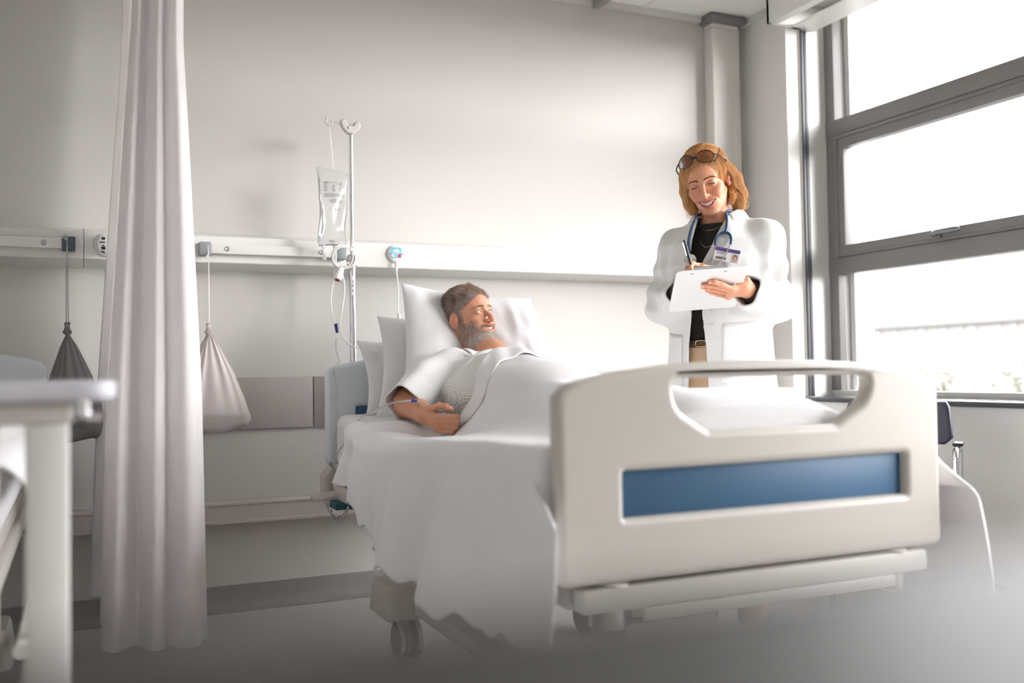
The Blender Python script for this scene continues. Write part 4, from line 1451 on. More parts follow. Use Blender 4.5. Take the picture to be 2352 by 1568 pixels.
# ------------------------------------------------------------------ bedside cabinet and chair by the window
cb = thing('bedside_cabinet', 'white bedside cabinet in the corner behind the woman', 'cabinet', (2.84, 3.72, 0))
MB().rbox((2.625, 3.535, 0.06), (3.045, 3.93, 0.815), 0.004).build('body', M_WHITE, cb)
MB().rbox((2.61, 3.50, 0.8155), (3.06, 3.94, 0.848), 0.006).build('top', M_WHITE, cb)
dr = MB().rbox((2.632, 3.516, 0.45), (3.038, 3.534, 0.812), 0.003).build('door', M_WHITE, cb)
MB().tube(smooth_path([(2.93, 3.5155, 0.82 - 0.02), (2.93, 3.495, 0.79), (2.93, 3.49, 0.765), (2.93, 3.495, 0.74), (2.93, 3.5155, 0.725)], 16), 0.006, 10).build('handle', M_STEEL, dr)
d2 = MB().rbox((2.632, 3.516, 0.07), (3.038, 3.534, 0.444), 0.003).build('door', M_WHITE, cb)
MB().tube(smooth_path([(2.93, 3.5155, 0.42), (2.93, 3.495, 0.40), (2.93, 3.49, 0.375), (2.93, 3.495, 0.35), (2.93, 3.5155, 0.335)], 16), 0.006, 10).build('handle', M_STEEL, d2)
for x in (2.66, 3.01):
    for y in (3.57, 3.89):
        MB().cyl((x, y, 0.001), (x, y, 0.062), 0.02, sides=16).build('foot', M_BLACK, cb)

M_NAVY = mat('navy_shell', rgb(58, 60, 76), 0.5, var=0.02)
chr_ = thing('visitor_chair', 'dark navy shell chair with chrome frame under the window', 'chair', (2.72, 2.55, 0))
rows = []
for v in np.linspace(0, 1, 14):
    z = 0.655 + v * 0.152
    w0 = np.interp(v, [0, 0.15, 0.9, 1], [0.16, 0.19, 0.18, 0.17])
    rows.append([(2.725 + w0 * u, 2.76 + 0.02 * v - 0.05 * (1 - u * u) * -1 - 0.05, z - 0.018 * (1 - v) * (abs(u) ** 4 < 0.5) * (1 - abs(u)) ) for u in np.linspace(-1, 1, 18)])
bk = MB().grid(np.array(rows)).build('backrest', M_NAVY, chr_, angle=180)
m = bk.modifiers.new('thick', 'SOLIDIFY')
m.thickness = 0.014
m.offset = 0
rows = []
for v in np.linspace(0, 1, 14):
    y = 2.36 + v * 0.40
    rows.append([(2.725 + 0.175 * u, y, 0.452 - 0.015 * math.sin(v * PI) - 0.02 * (1 - v) ** 4 + 0.03 * abs(u) ** 3 + 0.05 * v ** 6) for u in np.linspace(-1, 1, 18)])
st_ = MB().grid(np.array(rows)).build('seat', M_NAVY, chr_, angle=180)
m = st_.modifiers.new('thick', 'SOLIDIFY')
m.thickness = 0.014
m.offset = 0
for sx in (-1, 1):
    x = 2.725 + sx * 0.21
    MB().tube(smooth_path([(x, 2.785, 0.011), (x, 2.775, 0.30), (x, 2.765, 0.60), (x, 2.745, 0.636), (x, 2.70, 0.640), (x, 2.64, 0.640), (x, 2.585, 0.638), (x, 2.565, 0.62), (x, 2.56, 0.58), (x, 2.52, 0.30), (x, 2.48, 0.011)], 50), 0.011, 12).build('leg_frame', M_CHROME, chr_)
    MB().rbox((x - 0.018, 2.66, 0.648), (x + 0.018, 2.74, 0.662), 0.006).build('arm_pad', M_BLACK, chr_)
xf = MB()
xf.tube([(2.515, 2.53, 0.42), (2.935, 2.53, 0.42)], 0.010, 10)
xf.tube([(2.515, 2.768, 0.42), (2.935, 2.768, 0.42)], 0.010, 10)
for x in (2.60, 2.85):
    xf.tube([(x, 2.53, 0.42), (x, 2.76, 0.43), (x, 2.79, 0.47), (x, 2.80, 0.70)], 0.009, 10)
xf.build('under_frame', M_CHROME, chr_)

chr_.rotation_euler = (0, 0, math.radians(-53.13))
chr_.location = (2.682, 2.624, 0)
# ------------------------------------------------------------------ people: heads (local millimetres: +x his/her right, +y forward, +z up, origin between the ears at eye height)
M_SKIN = mat('skin', (0.7, 0.45, 0.35), 0.48, var=0.05, vscale=45, bump=0.08, bscale=420, spec=0.35, sss=0.12, attr='tone')
M_HAIR = mat('hair', (0.4, 0.3, 0.2), 0.5, var=0.08, vscale=60, spec=0.4, attr='tone')
M_EYE = mat('eye_white', rgb(232, 226, 222), 0.15, var=0.02, coat=0.5)
M_IRIS = mat('iris', rgb(92, 112, 124), 0.15, var=0.15, vscale=400, coat=0.8)
M_PUPIL = mat('pupil', rgb(12, 12, 14), 0.1)
M_TOOTH = mat('tooth', rgb(252, 249, 242), 0.25, var=0.01)
M_LASH = mat('lash', rgb(52, 38, 34), 0.6)

def mouth_pts(H, n=11):
    t = np.linspace(-1, 1, n)
    w = H['mouth_w']
    x = w * t
    lift = H['smile']
    y = H['mouth_y'] - 19 * t ** 2 - 2 * t ** 4
    zu = -62.5 + (lift * 0.35) * t ** 2                  # lower edge of the upper lip
    zl = -62.5 - H['open'] * (1 - t ** 2) ** 0.8 + (lift * 0.35) * t ** 2
    return t, x, y, zu, zl

def head_sdf(H):
    fem = H['fem']
    jw = H['jaw']
    def fn(p):
        p = np.asarray(p, float)
        ax = np.abs(p[:, 0])
        m = np.stack([ax, p[:, 1], p[:, 2]], -1)           # mirrored
        d = ell(p, (0, -16, 32), (71, 90, 79))
        d = smin(d, ell(p, (0, 28, 30), (61, 58, 58)), 18)
        d = smin(d, ell(p, (0, 30, -30), (57, 52, 60)), 20)
        # jaw
        d = smin(d, ell(p, (0, 28, -74), (jw + 1, 48, 37)), 20)
        d = smin(d, cap(m, (jw + 5, 0, -50), (17, 70, -99), 10, 11), 20)
        d = smin(d, ell(p, (0, 73, -101), (19, 16, 14)), 14)
        # cheekbones, smiling cheeks
        d = smin(d, ell(m, (41, 57, -25), (19, 18, 14)), 16)
        d = smin(d, ell(m, (35, 66, -41), (17, 16, 15)), 12)
        # brow ridge
        br = cap(m, (8, 81, 15), (40, 68, 17), 6 if fem else 8, 6 if fem else 7)
        d = smin(d, br, 14)
        # muzzle
        d = smin(d, ell(p, (0, 65, -67), (37, 27, 28)), 16)
        # eye sockets
        d = smax(d, -ell(m, (31, 95, 0), (17, 17, 10.5)), 12)
        d = smax(d, -ell(m, (14, 97, -4), (6, 10, 9)), 9)
        # eyeballs with lids
        d = smin(d, np.linalg.norm(m - np.array([31, 71, -1.0]), axis=1) - 14.0, 4)
        # nose
        nb = cap(p, (0, 80, 6), (0, 104, -30), 6.0, 8.5)
        d = smin(d, nb, 9)
        d = smin(d, ell(p, (0, 103, -34), (9.5 if fem else 11, 10, 8.5)), 7)
        d = smin(d, ell(m, (11.5 if fem else 13.5, 93, -38), (6.5, 9, 6.5)), 5)
        d = smin(d, cap(p, (0, 98, -42), (0, 88, -46), 3.5, 4), 4)
        d = smax(d, -ell(m, (6, 98, -45.5), (3.6, 6.0, 4.5)), 2.5)
        # folds from nose to mouth corners
        fo = chain(m, [(16, 93, -38), (26, 87, -48), (36, 75, -58), (39, 66, -68)], [0.6, 0.6, 0.0, -1.5], 2)
        d = smax(d, -fo, 9)
        # lips and the open smile
        t, x, y, zu, zl = mouth_pts(H)
        up = np.stack([x, y + 1.5, zu + 3.2 - 1.5 * t ** 2], -1)
        lo = np.stack([x * 0.94, y + 0.5, zl - 4.0 + 2.2 * t ** 2], -1)
        lr = H['lip']
        d = smin(d, chain(p, up, lr * (1.0 - 0.62 * t ** 2), 2), 4)
        d = smin(d, chain(p, lo, lr * 1.2 * (1.0 - 0.62 * t ** 2), 2), 5)
        # groove under the lower lip
        d = smax(d, -cap(p, (-10, 93, -87), (10, 93, -87), 2.2), 8)
        hh = np.maximum((zu - zl) / 2, 0.35)
        cav = None
        for i in range(len(t)):
            e = ell(p, (x[i] * 0.97, y[i] + 1, (zu[i] + zl[i]) / 2), (4.2, 13, hh[i] + 0.3))
            cav = e if cav is None else smin(cav, e, 2)
        if H['open'] > 1:
            d = smax(d, -cav, 1.6)
        # eyelid opening
        eo = H['eye_open']
        zc = -1.0 + H['eye_z']
        sl = ell(np.stack([m[:, 0], m[:, 1], m[:, 2] - zc - 0.0024 * (m[:, 0] - 31) ** 2 * H['eye_arc'] - 0.05 * (m[:, 0] - 31)], -1), (31, 86, 0), (12.8, 9.5, eo))
        d = smax(d, -sl, 0.8)
        # crease above the lid, bag below
        cr = chain(m, [(19, 84.5, 8), (31, 85, 10.5), (44, 76, 7)], [0.8, 1.0, 0.8], 1)
        d = smax(d, -cr, 3.0)
        # ears
        R = rot('Z', 16) @ rot('X', -12)
        ear = ell(m, (73, -14, -9), (7.5, 17, 29), R)
        ear = smin(ear, ell(m, (71, -6, -33), (6, 9, 9)), 8)
        ear = smax(ear, -ell(m, (83, -9, -4), (8.0, 10.5, 18.5), R), 3)
        ear = smin(ear, ell(m, (77, -15, 0), (3.2, 5, 15), R), 4)
        ear = smin(ear, ell(m, (74, 1, -12), (6, 5, 9)), 4)
        ear = smin(ear, ell(m, (64, -10, -10), (5, 13, 20)), 4)
        d = smin(d, ear, 6)
        # neck
        nr = H['neck']
        d = smin(d, chain(p, [np.array(q, float) for q in H['neck_path']], [nr, nr * 0.96, nr * 0.95, nr * 0.95], 10), 22)
        return d
    return fn

def skin_tone(H, q):
    """Natural skin colours by place: lips, blush of cheeks, nose and ears, inside of the mouth."""
    base = np.array(H['skin'])[None, :].repeat(len(q), 0)
    m = np.stack([np.abs(q[:, 0]), q[:, 1], q[:, 2]], -1)
    red = 0.55 * np.exp(-(np.linalg.norm((m - [40, 62, -36]) / [22, 24, 18], axis=1)) ** 2)
    red = red + 0.55 * np.exp(-(np.linalg.norm((q - [0, 104, -34]) / [14, 14, 14], axis=1)) ** 2)
    red = red + 0.5 * np.exp(-(np.linalg.norm((m - [76, -12, -8]) / [10, 22, 32], axis=1)) ** 2)
    red = red + 0.25 * np.exp(-(np.linalg.norm((m - [31, 84, -1]) / [18, 12, 8], axis=1)) ** 2)
    base = base * (1 - red[:, None] * np.array([0.03, 0.22, 0.24]))
    t, x, y, zu, zl = mouth_pts(H, 41)
    up = np.stack([x, y + 1.5, zu + 3.0 - 1.5 * t ** 2], -1)
    lo = np.stack([x * 0.94, y + 0.5, zl - 4.2 + 2.2 * t ** 2], -1)
    near = (q[:, 1] > 60) & (q[:, 2] < -45) & (q[:, 2] > -95) & (np.abs(q[:, 0]) < 42)
    k = np.zeros(len(q))
    cavk = np.zeros(len(q))
    if near.any():
        w = q[near]
        dm = np.full(len(w), 99.0)
        for P, s in ((up, H['lip'] * 0.95), (lo, H['lip'] * 1.18)):
            for i in range(len(t)):
                dd = np.linalg.norm((w - P[i]) * [1, 0.5, 1], axis=1) / (s * (1.0 - 0.55 * t[i] ** 2) + 0.4)
                dm = np.minimum(dm, dd)
        k[near] = 1 - sstep(0.8, 1.12, dm)
        zi = np.interp(w[:, 0], x, zu)
        zj = np.interp(w[:, 0], x * 0.97, zl)
        yi = np.interp(w[:, 0], x, y)
        cavk[near] = ((w[:, 2] < zi + 0.3) & (w[:, 2] > zj - 0.3) & (w[:, 1] < yi - 1.0)) * 1.0
    base = base * (1 - k[:, None]) + np.array(H['lips'])[None, :] * k[:, None]
    base = base * (1 - cavk[:, None]) + np.array([0.10, 0.025, 0.02])[None, :] * cavk[:, None]
    return base

def teeth_mb(H):
    """Upper row of separate teeth along the dental arch, with a hint of the lower row."""
    mb = MB()
    w = H['mouth_w']
    xs = [(-4.2, 8.2, 10.0), (4.2, 8.2, 10.0), (-11.7, 6.4, 9.0), (11.7, 6.4, 9.0), (-18.2, 6.2, 9.4), (18.2, 6.2, 9.4), (-23.6, 5.2, 7.6), (23.6, 5.2, 7.6)]
    for x0, ww, hh in xs:
        if abs(x0) > w - 1.0:
            continue
        t = x0 / w
        y0 = H['mouth_y'] - 3.6 - 19 * t ** 2
        ang = math.atan(-38 * t / w)
        ztop = -61.0 + H['smile'] * 0.35 * t ** 2
        rings = []
        for v in np.linspace(0, 1, 7):
            z = ztop - v * min(hh * 1.25, H['open'] * 1.0 * (1 - 0.40 * t * t) + 2.0)
            k = [0.80, 0.92, 0.98, 1.0, 0.99, 0.95, 0.80][int(round(v * 6))]
            dp = [1.2, 1.9, 2.2, 2.2, 2.0, 1.6, 0.9][int(round(v * 6))]
            ring = []
            for a in np.arange(12) * PI / 6:
                lx = math.copysign(abs(math.cos(a)) ** 0.6, math.cos(a)) * ww / 2 * k * 0.97
                ly = math.copysign(abs(math.sin(a)) ** 0.8, math.sin(a)) * dp
                ring.append((x0 + lx * math.cos(ang) - ly * math.sin(ang), y0 + lx * math.sin(ang) + ly * math.cos(ang), z))
            rings.append(ring)
        mb.loft(rings)
    return mb

def eye_parts(H, M, parent):
    """Eyeballs, iris, pupil; look: unit vector in head space."""
    for s in (-1, 1):
        c = np.array([s * 31.0, 71.0, -1.0])
        look = np.array(H['look'], float)
        look /= np.linalg.norm(look)
        e = MB().ball(c, 12.4, 28, 20)
        e.xform(M)
        eo = e.build('eyeball', M_EYE, parent, angle=180)
        for nm, r, h0, mt in (('iris', 6.0, 11.2, M_IRIS), ('pupil', 2.6, 12.0, M_PUPIL)):
            g = MB().lathe([(r, h0), (r * 0.75, h0 + 0.9), (r * 0.35, h0 + 1.35), (0.01, h0 + 1.45)], tuple(c), tuple(look), 24)
            g.xform(M)
            g.build(nm, mt, eo, angle=180)

def on_surface(fn, p, off=0.0, it=6):
    p = np.array(p, float)
    for _ in range(it):
        g = grad(fn, p)
        p = p - g * (fn(p) - off)[:, None]
    return p

def brow_strands(H, fn, n, col, rs, thick=5.0, r0=0.28):
    P, C = [], []
    for s in (-1, 1):
        u = rs.uniform(0, 1, n)
        bx = 9 + 35 * u
        bz = H['brow_z'] + np.interp(u, [0, 0.3, 0.65, 1], [0, 2.8, 4.6, -0.5]) * H['brow_arch']
        bz = bz + rs.uniform(-0.5, 0.5, n) * thick * np.interp(u, [0, 0.15, 0.6, 1], [0.75, 1.0, 0.75, 0.2])
        p0 = on_surface(fn, np.stack([s * bx, 92 - 0.012 * bx ** 2, bz], -1), 0.1)
        L = rs.uniform(5, 8, n) * H.get('brow_len', 1)
        pts = [p0]
        for k in range(4):
            d = np.stack([s * np.ones(n), -0.3 * np.ones(n), np.interp(u, [0, 0.25, 0.7, 1], [0.9, 0.35, -0.1, -0.45]) + rs.normal(0, 0.08, n)], -1)
            q = pts[-1] + d / np.linalg.norm(d, axis=1)[:, None] * (L / 4)[:, None]
            pts.append(on_surface(fn, q, 0.5 + 0.25 * k, 2))
        P.append(np.stack(pts, 1))
        C.append(np.array(col)[None] * rs.uniform(0.75, 1.25, (n, 1)))
    P, C = np.concatenate(P), np.concatenate(C)
    return strand_mesh(P, np.full(len(P), r0), np.full(len(P), r0 * 0.4), C)

def lash_mb(H, fn):
    mb = MB()
    for s in (-1, 1):
        t = np.linspace(-1, 1, 15)
        x = 31 + 12.0 * t
        zc = -1.0 + H['eye_z'] + 0.0024 * (x - 31) ** 2 * H['eye_arc'] + 0.05 * (x - 31) + H['eye_open'] * np.sqrt(np.clip(1 - t ** 2, 0, 1)) * (1 if H['eye_open'] > 2 else 0)
        p = on_surface(fn, np.stack([s * x, 86 - 0.02 * (x - 31) ** 2, zc], -1), 0.15, 5)
        mb.tube(p, H['lash'] * (0.35 + 0.65 * np.sqrt(np.clip(1 - t ** 4, 0, 1))), 6)
        if H.get('lashes'):
            for i in range(2, 15, 1):
                a = p[i]
                mb.tube([a, a + np.array([s * 1.2 * t[i], 2.6, -1.5]), a + np.array([s * 2.6 * t[i], 4.6, -2.0])], [0.35, 0.28, 0.1], 4)
    return mb

def merge_strands(*ms):
    V, F, C, n = [], [], [], 0
    for v, f, c in ms:
        V.append(v)
        F.append(f + n)
        C.append(c)
        n += len(v)
    return np.concatenate(V), np.concatenate(F), np.concatenate(C)

def mm(M):
    """4x4 of head frame in metres -> applied to millimetre points."""
    M = np.array(M, float).copy()
    S = np.diag([0.001, 0.001, 0.001, 1.0])
    return M @ S
def tf(M, p):
    return p @ M[:3, :3].T + M[:3, 3]

HD = dict(fem=True, jaw=44, mouth_w=33, mouth_y=91, smile=30, open=11.0, lip=3.1, eye_open=0.9, eye_z=-4.5, eye_arc=0.9, eye_lash=1, neck=46,
          neck_path=[(0, -8, -50), (0, -20, -95), (0, -24, -110), (0, -26, -118)], skin=rgb(216, 156, 126), lips=rgb(190, 98, 92),
          look=(0, 0.8, -0.6), brow_z=15, brow_arch=1.0, lash=1.15, lashes=True)
HP = dict(fem=False, jaw=51, mouth_w=32, mouth_y=91, smile=36, open=9.0, lip=3.4, eye_open=4.2, eye_z=0.0, eye_arc=0.35, neck=58,
          neck_path=[(0, -8, -50), (0, -18, -95), (0, -22, -112), (0, -24, -120)], skin=rgb(211, 153, 124), lips=rgb(190, 112, 100),
          look=(-0.26, 0.92, 0.22), brow_z=16, brow_arch=0.8, brow_len=1.2, lash=0.6, lashes=False)

# ------------------------------------------------------------------ hair
def hair_volume_D(p):
    p = np.asarray(p, float)
    d = ell(p, (0, -15, 36), (80, 100, 87))
    d = smin(d, ell(p, (0, -62, -32), (70, 44, 72)), 25)
    right = chain(p, [np.array(q, float) for q in ((70, 24, 30), (78, 22, -15), (77, 24, -60), (70, 30, -92))], [14, 15, 15, 12], 10)
    right = smin(right, chain(p, [np.array(q, float) for q in ((74, -15, 20), (84, -18, -25), (82, -12, -70), (76, -6, -98))], [18, 20, 19, 15], 10), 16)
    left = chain(p, [np.array(q, float) for q in ((-70, 14, 36), (-80, -16, 8), (-88, -32, -30), (-88, -28, -84), (-78, -14, -128))], [14, 18, 22, 24, 18], 12)
    left = smin(left, chain(p, [np.array(q, float) for q in ((-68, -50, 0), (-74, -52, -80))], [26, 24], 10), 16)
    left = smin(left, chain(p, [np.array(q, float) for q in ((-72, -16, -44), (-74, -2, -70), (-64, 14, -96))], [9, 10, 8], 10), 10)
    d = smin(smin(d, right, 18), left, 18)
    face = ell(p, (-1, 98, -24), (64, 62, 92))
    face = smin(face, ell(p, (-12, 96, 20), (46, 60, 44)), 12)
    d = smax(d, -face, 8)
    d = smax(d, -ell(p, (-74, 6, -14), (20, 19, 34)), 6)      # her left ear stays free
    d = smax(d, -cap(p, (0, 20, -100), (0, -40, -190), 50), 8)
    return d

def grow(fn, p0, flow, steps, L, lift, rs, wave=0.0):
    """Strands that creep along a volume: each step follows flow, stays at a height above fn."""
    n = len(p0)
    pts = [p0]
    ph = rs.uniform(0, 2 * PI, n)
    for k in range(steps):
        g = grad(fn, pts[-1], 1.0)
        v = flow(pts[-1], g, k / steps)
        v = v - g * np.sum(v * g, axis=1)[:, None]
        v /= np.linalg.norm(v, axis=1)[:, None] + 1e-9
        side = np.cross(v, g)
        q = pts[-1] + v * (L / steps)[:, None] + side * (np.sin(ph + k * 0.55) * wave)[:, None]
        h = lift(k / steps)
        q = q - g * (fn(q) - h)[:, None] * 0.8
        pts.append(q)
    return np.stack(pts, 1)

def hair_D(M, parent):
    rs = np.random.RandomState(5)
    fn = hair_volume_D
    V, F = surface_net(fn, (-130, -130, -165), (120, 110, 135), 3.2)
    V = relax(V, F, 2)
    base = np.array(rgb(206, 140, 76))
    cols = base[None] * (0.72 + 0.28 * rs.uniform(size=(len(V), 1)))
    n = 14000
    idx = rs.randint(0, len(V), n * 2)
    p0 = V[idx] + rs.normal(0, 1.2, (n * 2, 3))
    p0 = p0[(p0[:, 2] > -82 - 34 * (p0[:, 0] < 0))][:n]
    n = len(p0)
    off = rs.uniform(-0.5, 2.6, n)
    clump = wob(p0, 0.11, 3) * 1.4
    part = -20.0
    def flow(p, g, t):
        side = np.tanh((p[:, 0] - part - 8 * clump * 0.2) / 10.0)
        up = np.clip(g[:, 2], 0, 1)
        front = sstep(10, 70, p[:, 1])
        v = np.stack([side * up * 1.5, -0.35 * up - 0.25 * front * up, -0.75 - 0 * up], -1)
        low = sstep(-55, -92, p[:, 2] + 30 * (p[:, 0] < 0))[:, None]
        v = v + low * np.stack([-0.10 * np.sign(p[:, 0]), 0.12 + 0 * up, 0 * up], -1)
        return v + 0.04 * np.stack([clump, clump * 0.6, 0 * clump], -1)
    L = rs.uniform(45, 110, n)
    L = np.minimum(L, np.maximum(p0[:, 2] + 100 + 34 * (p0[:, 0] < 0) + rs.normal(0, 5, n), 14))
    P = grow(fn, p0, flow, 14, L, lambda t: off + 0.55 * clump + 1.6 * t, rs, 0.06)
    tone = 0.5 + 0.5 * clump / 1.4
    gold = np.array(rgb(240, 190, 124))
    dark = np.array(rgb(184, 112, 56))
    pale = np.array(rgb(252, 228, 182))
    k = np.clip(0.5 + 0.45 * wob(p0, 0.22, 6) + rs.normal(0, 0.25, n), 0, 1)[:, None]
    C = dark * (1 - k) + gold * k
    C = np.where(rs.uniform(size=(n, 1)) < 0.18, pale, C)
    s1 = strand_mesh(P, np.full(n, 0.38), np.full(n, 0.12), C)
    # curled ends and flyaways
    m = 380
    a = rs.randint(0, n, m)
    tip = P[a, -1]
    keep = tip[:, 2] < -70
    tip = tip[keep]
    m = len(tip)
    th = np.linspace(0, 4.2, 9)[None, :]
    R = rs.uniform(4, 9, (m, 1))
    out_ = np.stack([np.sign(tip[:, 0]) * rs.uniform(0.2, 1, m), rs.uniform(0.0, 0.9, m), np.zeros(m)], -1)
    out_ /= np.linalg.norm(out_, axis=1)[:, None]
    Q = tip[:, None, :] + out_[:, None, :] * (R * (1 - np.cos(th)))[..., None] + np.array([0, 0, -1.0]) * (R * np.sin(th))[..., None]
    s2 = strand_mesh(Q, np.full(m, 0.42), np.full(m, 0.12), np.tile(gold, (m, 1)) * rs.uniform(0.8, 1.1, (m, 1)))
    b = V[rs.randint(0, len(V), 160)]
    b = b[b[:, 2] > 20]
    g = grad(fn, b)
    u = np.linspace(0, 1, 8)[None, :, None]
    d1 = g * 0.6 + rs.normal(0, 0.5, b.shape)
    Q = b[:, None, :] + d1[:, None, :] * u * 16 + np.array([0, -6, 4])[None, None, :] * u ** 2
    s3 = strand_mesh(Q, np.full(len(b), 0.22), np.full(len(b), 0.08), np.tile(pale, (len(b), 1)))
    v, f, c = merge_strands((V, F, cols), s1, s2, s3)
    return np_obj('hair', tf(M, v), f, M_HAIR, parent, c)

def hair_P(fn, V, M, parent):
    rs = np.random.RandomState(8)
    m = np.stack([np.abs(V[:, 0]), V[:, 1], V[:, 2]], -1)
    # scalp
    hl = 66 - 0.010 * m[:, 0] ** 2 + 5 * np.sin(m[:, 0] * 0.16)          # front hairline height
    front = (V[:, 2] > hl) | (V[:, 1] < np.interp(V[:, 2], [-60, -20, 0, 30, 55, 70], [-60, -34, 8, 22, 34, 60]))
    burn = (m[:, 0] > 55) & (V[:, 1] > -2) & (V[:, 1] < 22) & (V[:, 2] > -40) & (V[:, 2] < 30)
    ear = (np.linalg.norm((m - [74, -14, -9]) / [16, 21, 33], axis=1) < 1.0)
    nape = V[:, 2] < -78
    idx = np.where((front | burn) & ~ear & ~nape & (V[:, 2] > -80))[0]
    n = 12000
    a = rs.choice(idx, n)
    p0 = V[a] + rs.normal(0, 0.7, (n, 3))
    g = grad(fn, p0, 1.5)
    up = np.clip((p0[:, 2] - 40) / 50, 0, 1)
    L = 6 + 18 * up ** 1.2 * (0.75 + 0.35 * sstep(-30, 60, p0[:, 1])) + rs.uniform(-2, 3, n)
    L = np.where((np.abs(p0[:, 0]) > 50) & (p0[:, 2] < 30), rs.uniform(4, 9, n), L)
    cl = np.stack([wob(p0, 0.12, 1), wob(p0, 0.13, 7), wob(p0, 0.12, 4)], -1)
    d0 = g * (0.55 + 0.6 * up[:, None]) + np.array([0, -0.35, 0.0]) + np.array([0, 0, 0.75]) * up[:, None] + np.array([0, -0.2, -0.7]) * (1 - up[:, None]) + cl * 0.35 + rs.normal(0, 0.16, (n, 3))
    d0 /= np.linalg.norm(d0, axis=1)[:, None]
    d1 = d0 + np.array([0, -0.8, -0.25]) * up[:, None] + cl * 0.5
    u = np.linspace(0, 1, 7)[None, :, None]
    P = p0[:, None, :] + d0[:, None, :] * L[:, None, None] * u + (d1 - d0)[:, None, :] * L[:, None, None] * 0.5 * u ** 2
    brown, grey, dark = np.array(rgb(172, 138, 112)), np.array(rgb(184, 174, 168)), np.array(rgb(96, 88, 86))
    k = np.clip(sstep(46, 84, p0[:, 2]) + rs.normal(0, 0.2, n), 0, 1)[:, None]
    C = grey * (1 - k) + brown * k
    back = sstep(0, -45, p0[:, 1])[:, None]
    C = C * (1 - back * 0.7) + dark * back * 0.7
    C = np.where(rs.uniform(size=(n, 1)) < 0.22, grey * 1.15, C) * rs.uniform(0.75, 1.2, (n, 1))
    s1 = strand_mesh(P, np.full(n, 0.55), np.full(n, 0.2), C)
    v, f, c = s1
    hair = np_obj('hair', tf(M, v), f, M_HAIR, parent, c)
    # beard and moustache
    lipm = (np.abs(V[:, 0]) < 31) & (V[:, 2] > -80 + 0.010 * V[:, 0] ** 2) & (V[:, 2] < -60) & (V[:, 1] > 60)
    low = V[:, 2] < np.interp(m[:, 0], [0, 12, 30, 42, 55, 75], [-80, -76, -70, -62, -52, -36])
    mous = (V[:, 2] < -50) & (V[:, 2] > -66) & (m[:, 0] < 36) & (V[:, 1] > 70)
    cheek = (V[:, 2] < np.interp(m[:, 0], [20, 34, 45, 58, 75], [-62, -58, -48, -30, -5])) & (m[:, 0] > 30)
    under = (V[:, 2] > np.interp(V[:, 1], [-10, 20, 60, 80], [-92, -112, -122, -125]))
    jit = 5.0 * wob(V, 0.16, 11) + rs.normal(0, 3.2, len(V))
    cheek &= (V[:, 2] + jit < np.interp(m[:, 0], [20, 34, 45, 58, 75], [-64, -60, -51, -34, -9]))
    reg = (low | mous | cheek) & ~lipm & ~ear & under & (V[:, 1] > -4)
    idx = np.where(reg)[0]
    n = 8500
    wt = 1 + 1.8 * sstep(-74, -98, V[idx, 2]) * sstep(15, 60, V[idx, 1])
    a = rs.choice(idx, n, p=wt / wt.sum())
    p0 = V[a] + rs.normal(0, 0.6, (n, 3))
    g = grad(fn, p0, 1.5)
    ism = ((p0[:, 2] > -66) & (np.abs(p0[:, 0]) < 34) & (p0[:, 1] > 66)).astype(float)
    chin = sstep(-72, -100, p0[:, 2]) * sstep(20, 70, p0[:, 1])
    L = (7 + 15 * chin + rs.uniform(-1.5, 3, n)) * (1 - 0.15 * ism)
    cl = np.stack([wob(p0, 0.2, 2), wob(p0, 0.2, 8), wob(p0, 0.2, 5)], -1)
    dn = np.stack([np.sign(p0[:, 0]) * (-0.05 + 0.75 * ism), 0.15 + 0 * ism, -0.85 + 0.15 * ism], -1)
    d0 = g * 0.62 + dn * 0.7 + cl * 0.3 + rs.normal(0, 0.17, (n, 3))
    d0 /= np.linalg.norm(d0, axis=1)[:, None]
    d1 = dn + cl * 0.5
    u = np.linspace(0, 1, 6)[None, :, None]
    P = p0[:, None, :] + d0[:, None, :] * L[:, None, None] * u + (d1 - d0)[:, None, :] * L[:, None, None] * 0.35 * u ** 2
    white, gr, br, ginger = np.array(rgb(240, 232, 226)), np.array(rgb(184, 168, 158)), np.array(rgb(136, 112, 98)), np.array(rgb(196, 140, 100))
    r = rs.uniform(size=(n, 1))
    wz = np.clip(0.62 + 0.25 * chin[:, None], 0, 1)
    C = np.where(r < wz, white, np.where(r < wz + 0.26, gr, br))
    C = np.where((ism[:, None] > 0.5) & (rs.uniform(size=(n, 1)) < 0.7), ginger, C) * rs.uniform(0.8, 1.12, (n, 1))
    v, f, c = strand_mesh(P, np.full(n, 0.42), np.full(n, 0.16), C)
    beard = np_obj('beard', tf(M, v), f, M_HAIR, parent, c, label='short grey and brown beard')
    return hair, beard, reg

def hair_for(which, fn, MA, par):
    if which == 'D':
        hair_D(MA, par)
    else:
        V, F = surface_net(fn, (-100, -130, -150), (100, 125, 125), 2.5)
        hair_P(fn, V, MA, par)
#ENDHEAD
# ------------------------------------------------------------------ bodies (world metres)
def frame(o, fwd, up):
    f = np.array(fwd, float)
    f /= np.linalg.norm(f)
    u = np.array(up, float)
    u = u - f * (u @ f)
    u /= np.linalg.norm(u)
    x = np.cross(f, u)
    M = np.eye(4)
    M[:3, 0], M[:3, 1], M[:3, 2], M[:3, 3] = x, f, u, o
    return M
def inv_pts(M, p):
    return (p - M[:3, 3]) @ M[:3, :3]

def with_head(body, H, M, reach=0.165, k=0.02):
    """Join a head (millimetre field in frame M) to a body field."""
    hf = head_sdf(H)
    def fn(p):
        p = np.asarray(p, float)
        d = body(p)
        q = inv_pts(M, p)
        c = np.linalg.norm(q - np.array([0, 0.0, -0.01]), axis=1)
        far = c - reach
        h = np.maximum(far, 0.02)
        near = far < 0.02
        if near.any():
            h[near] = hf(q[near] * 1000.0) / 1000.0
        return smin(d, h, k)
    return fn

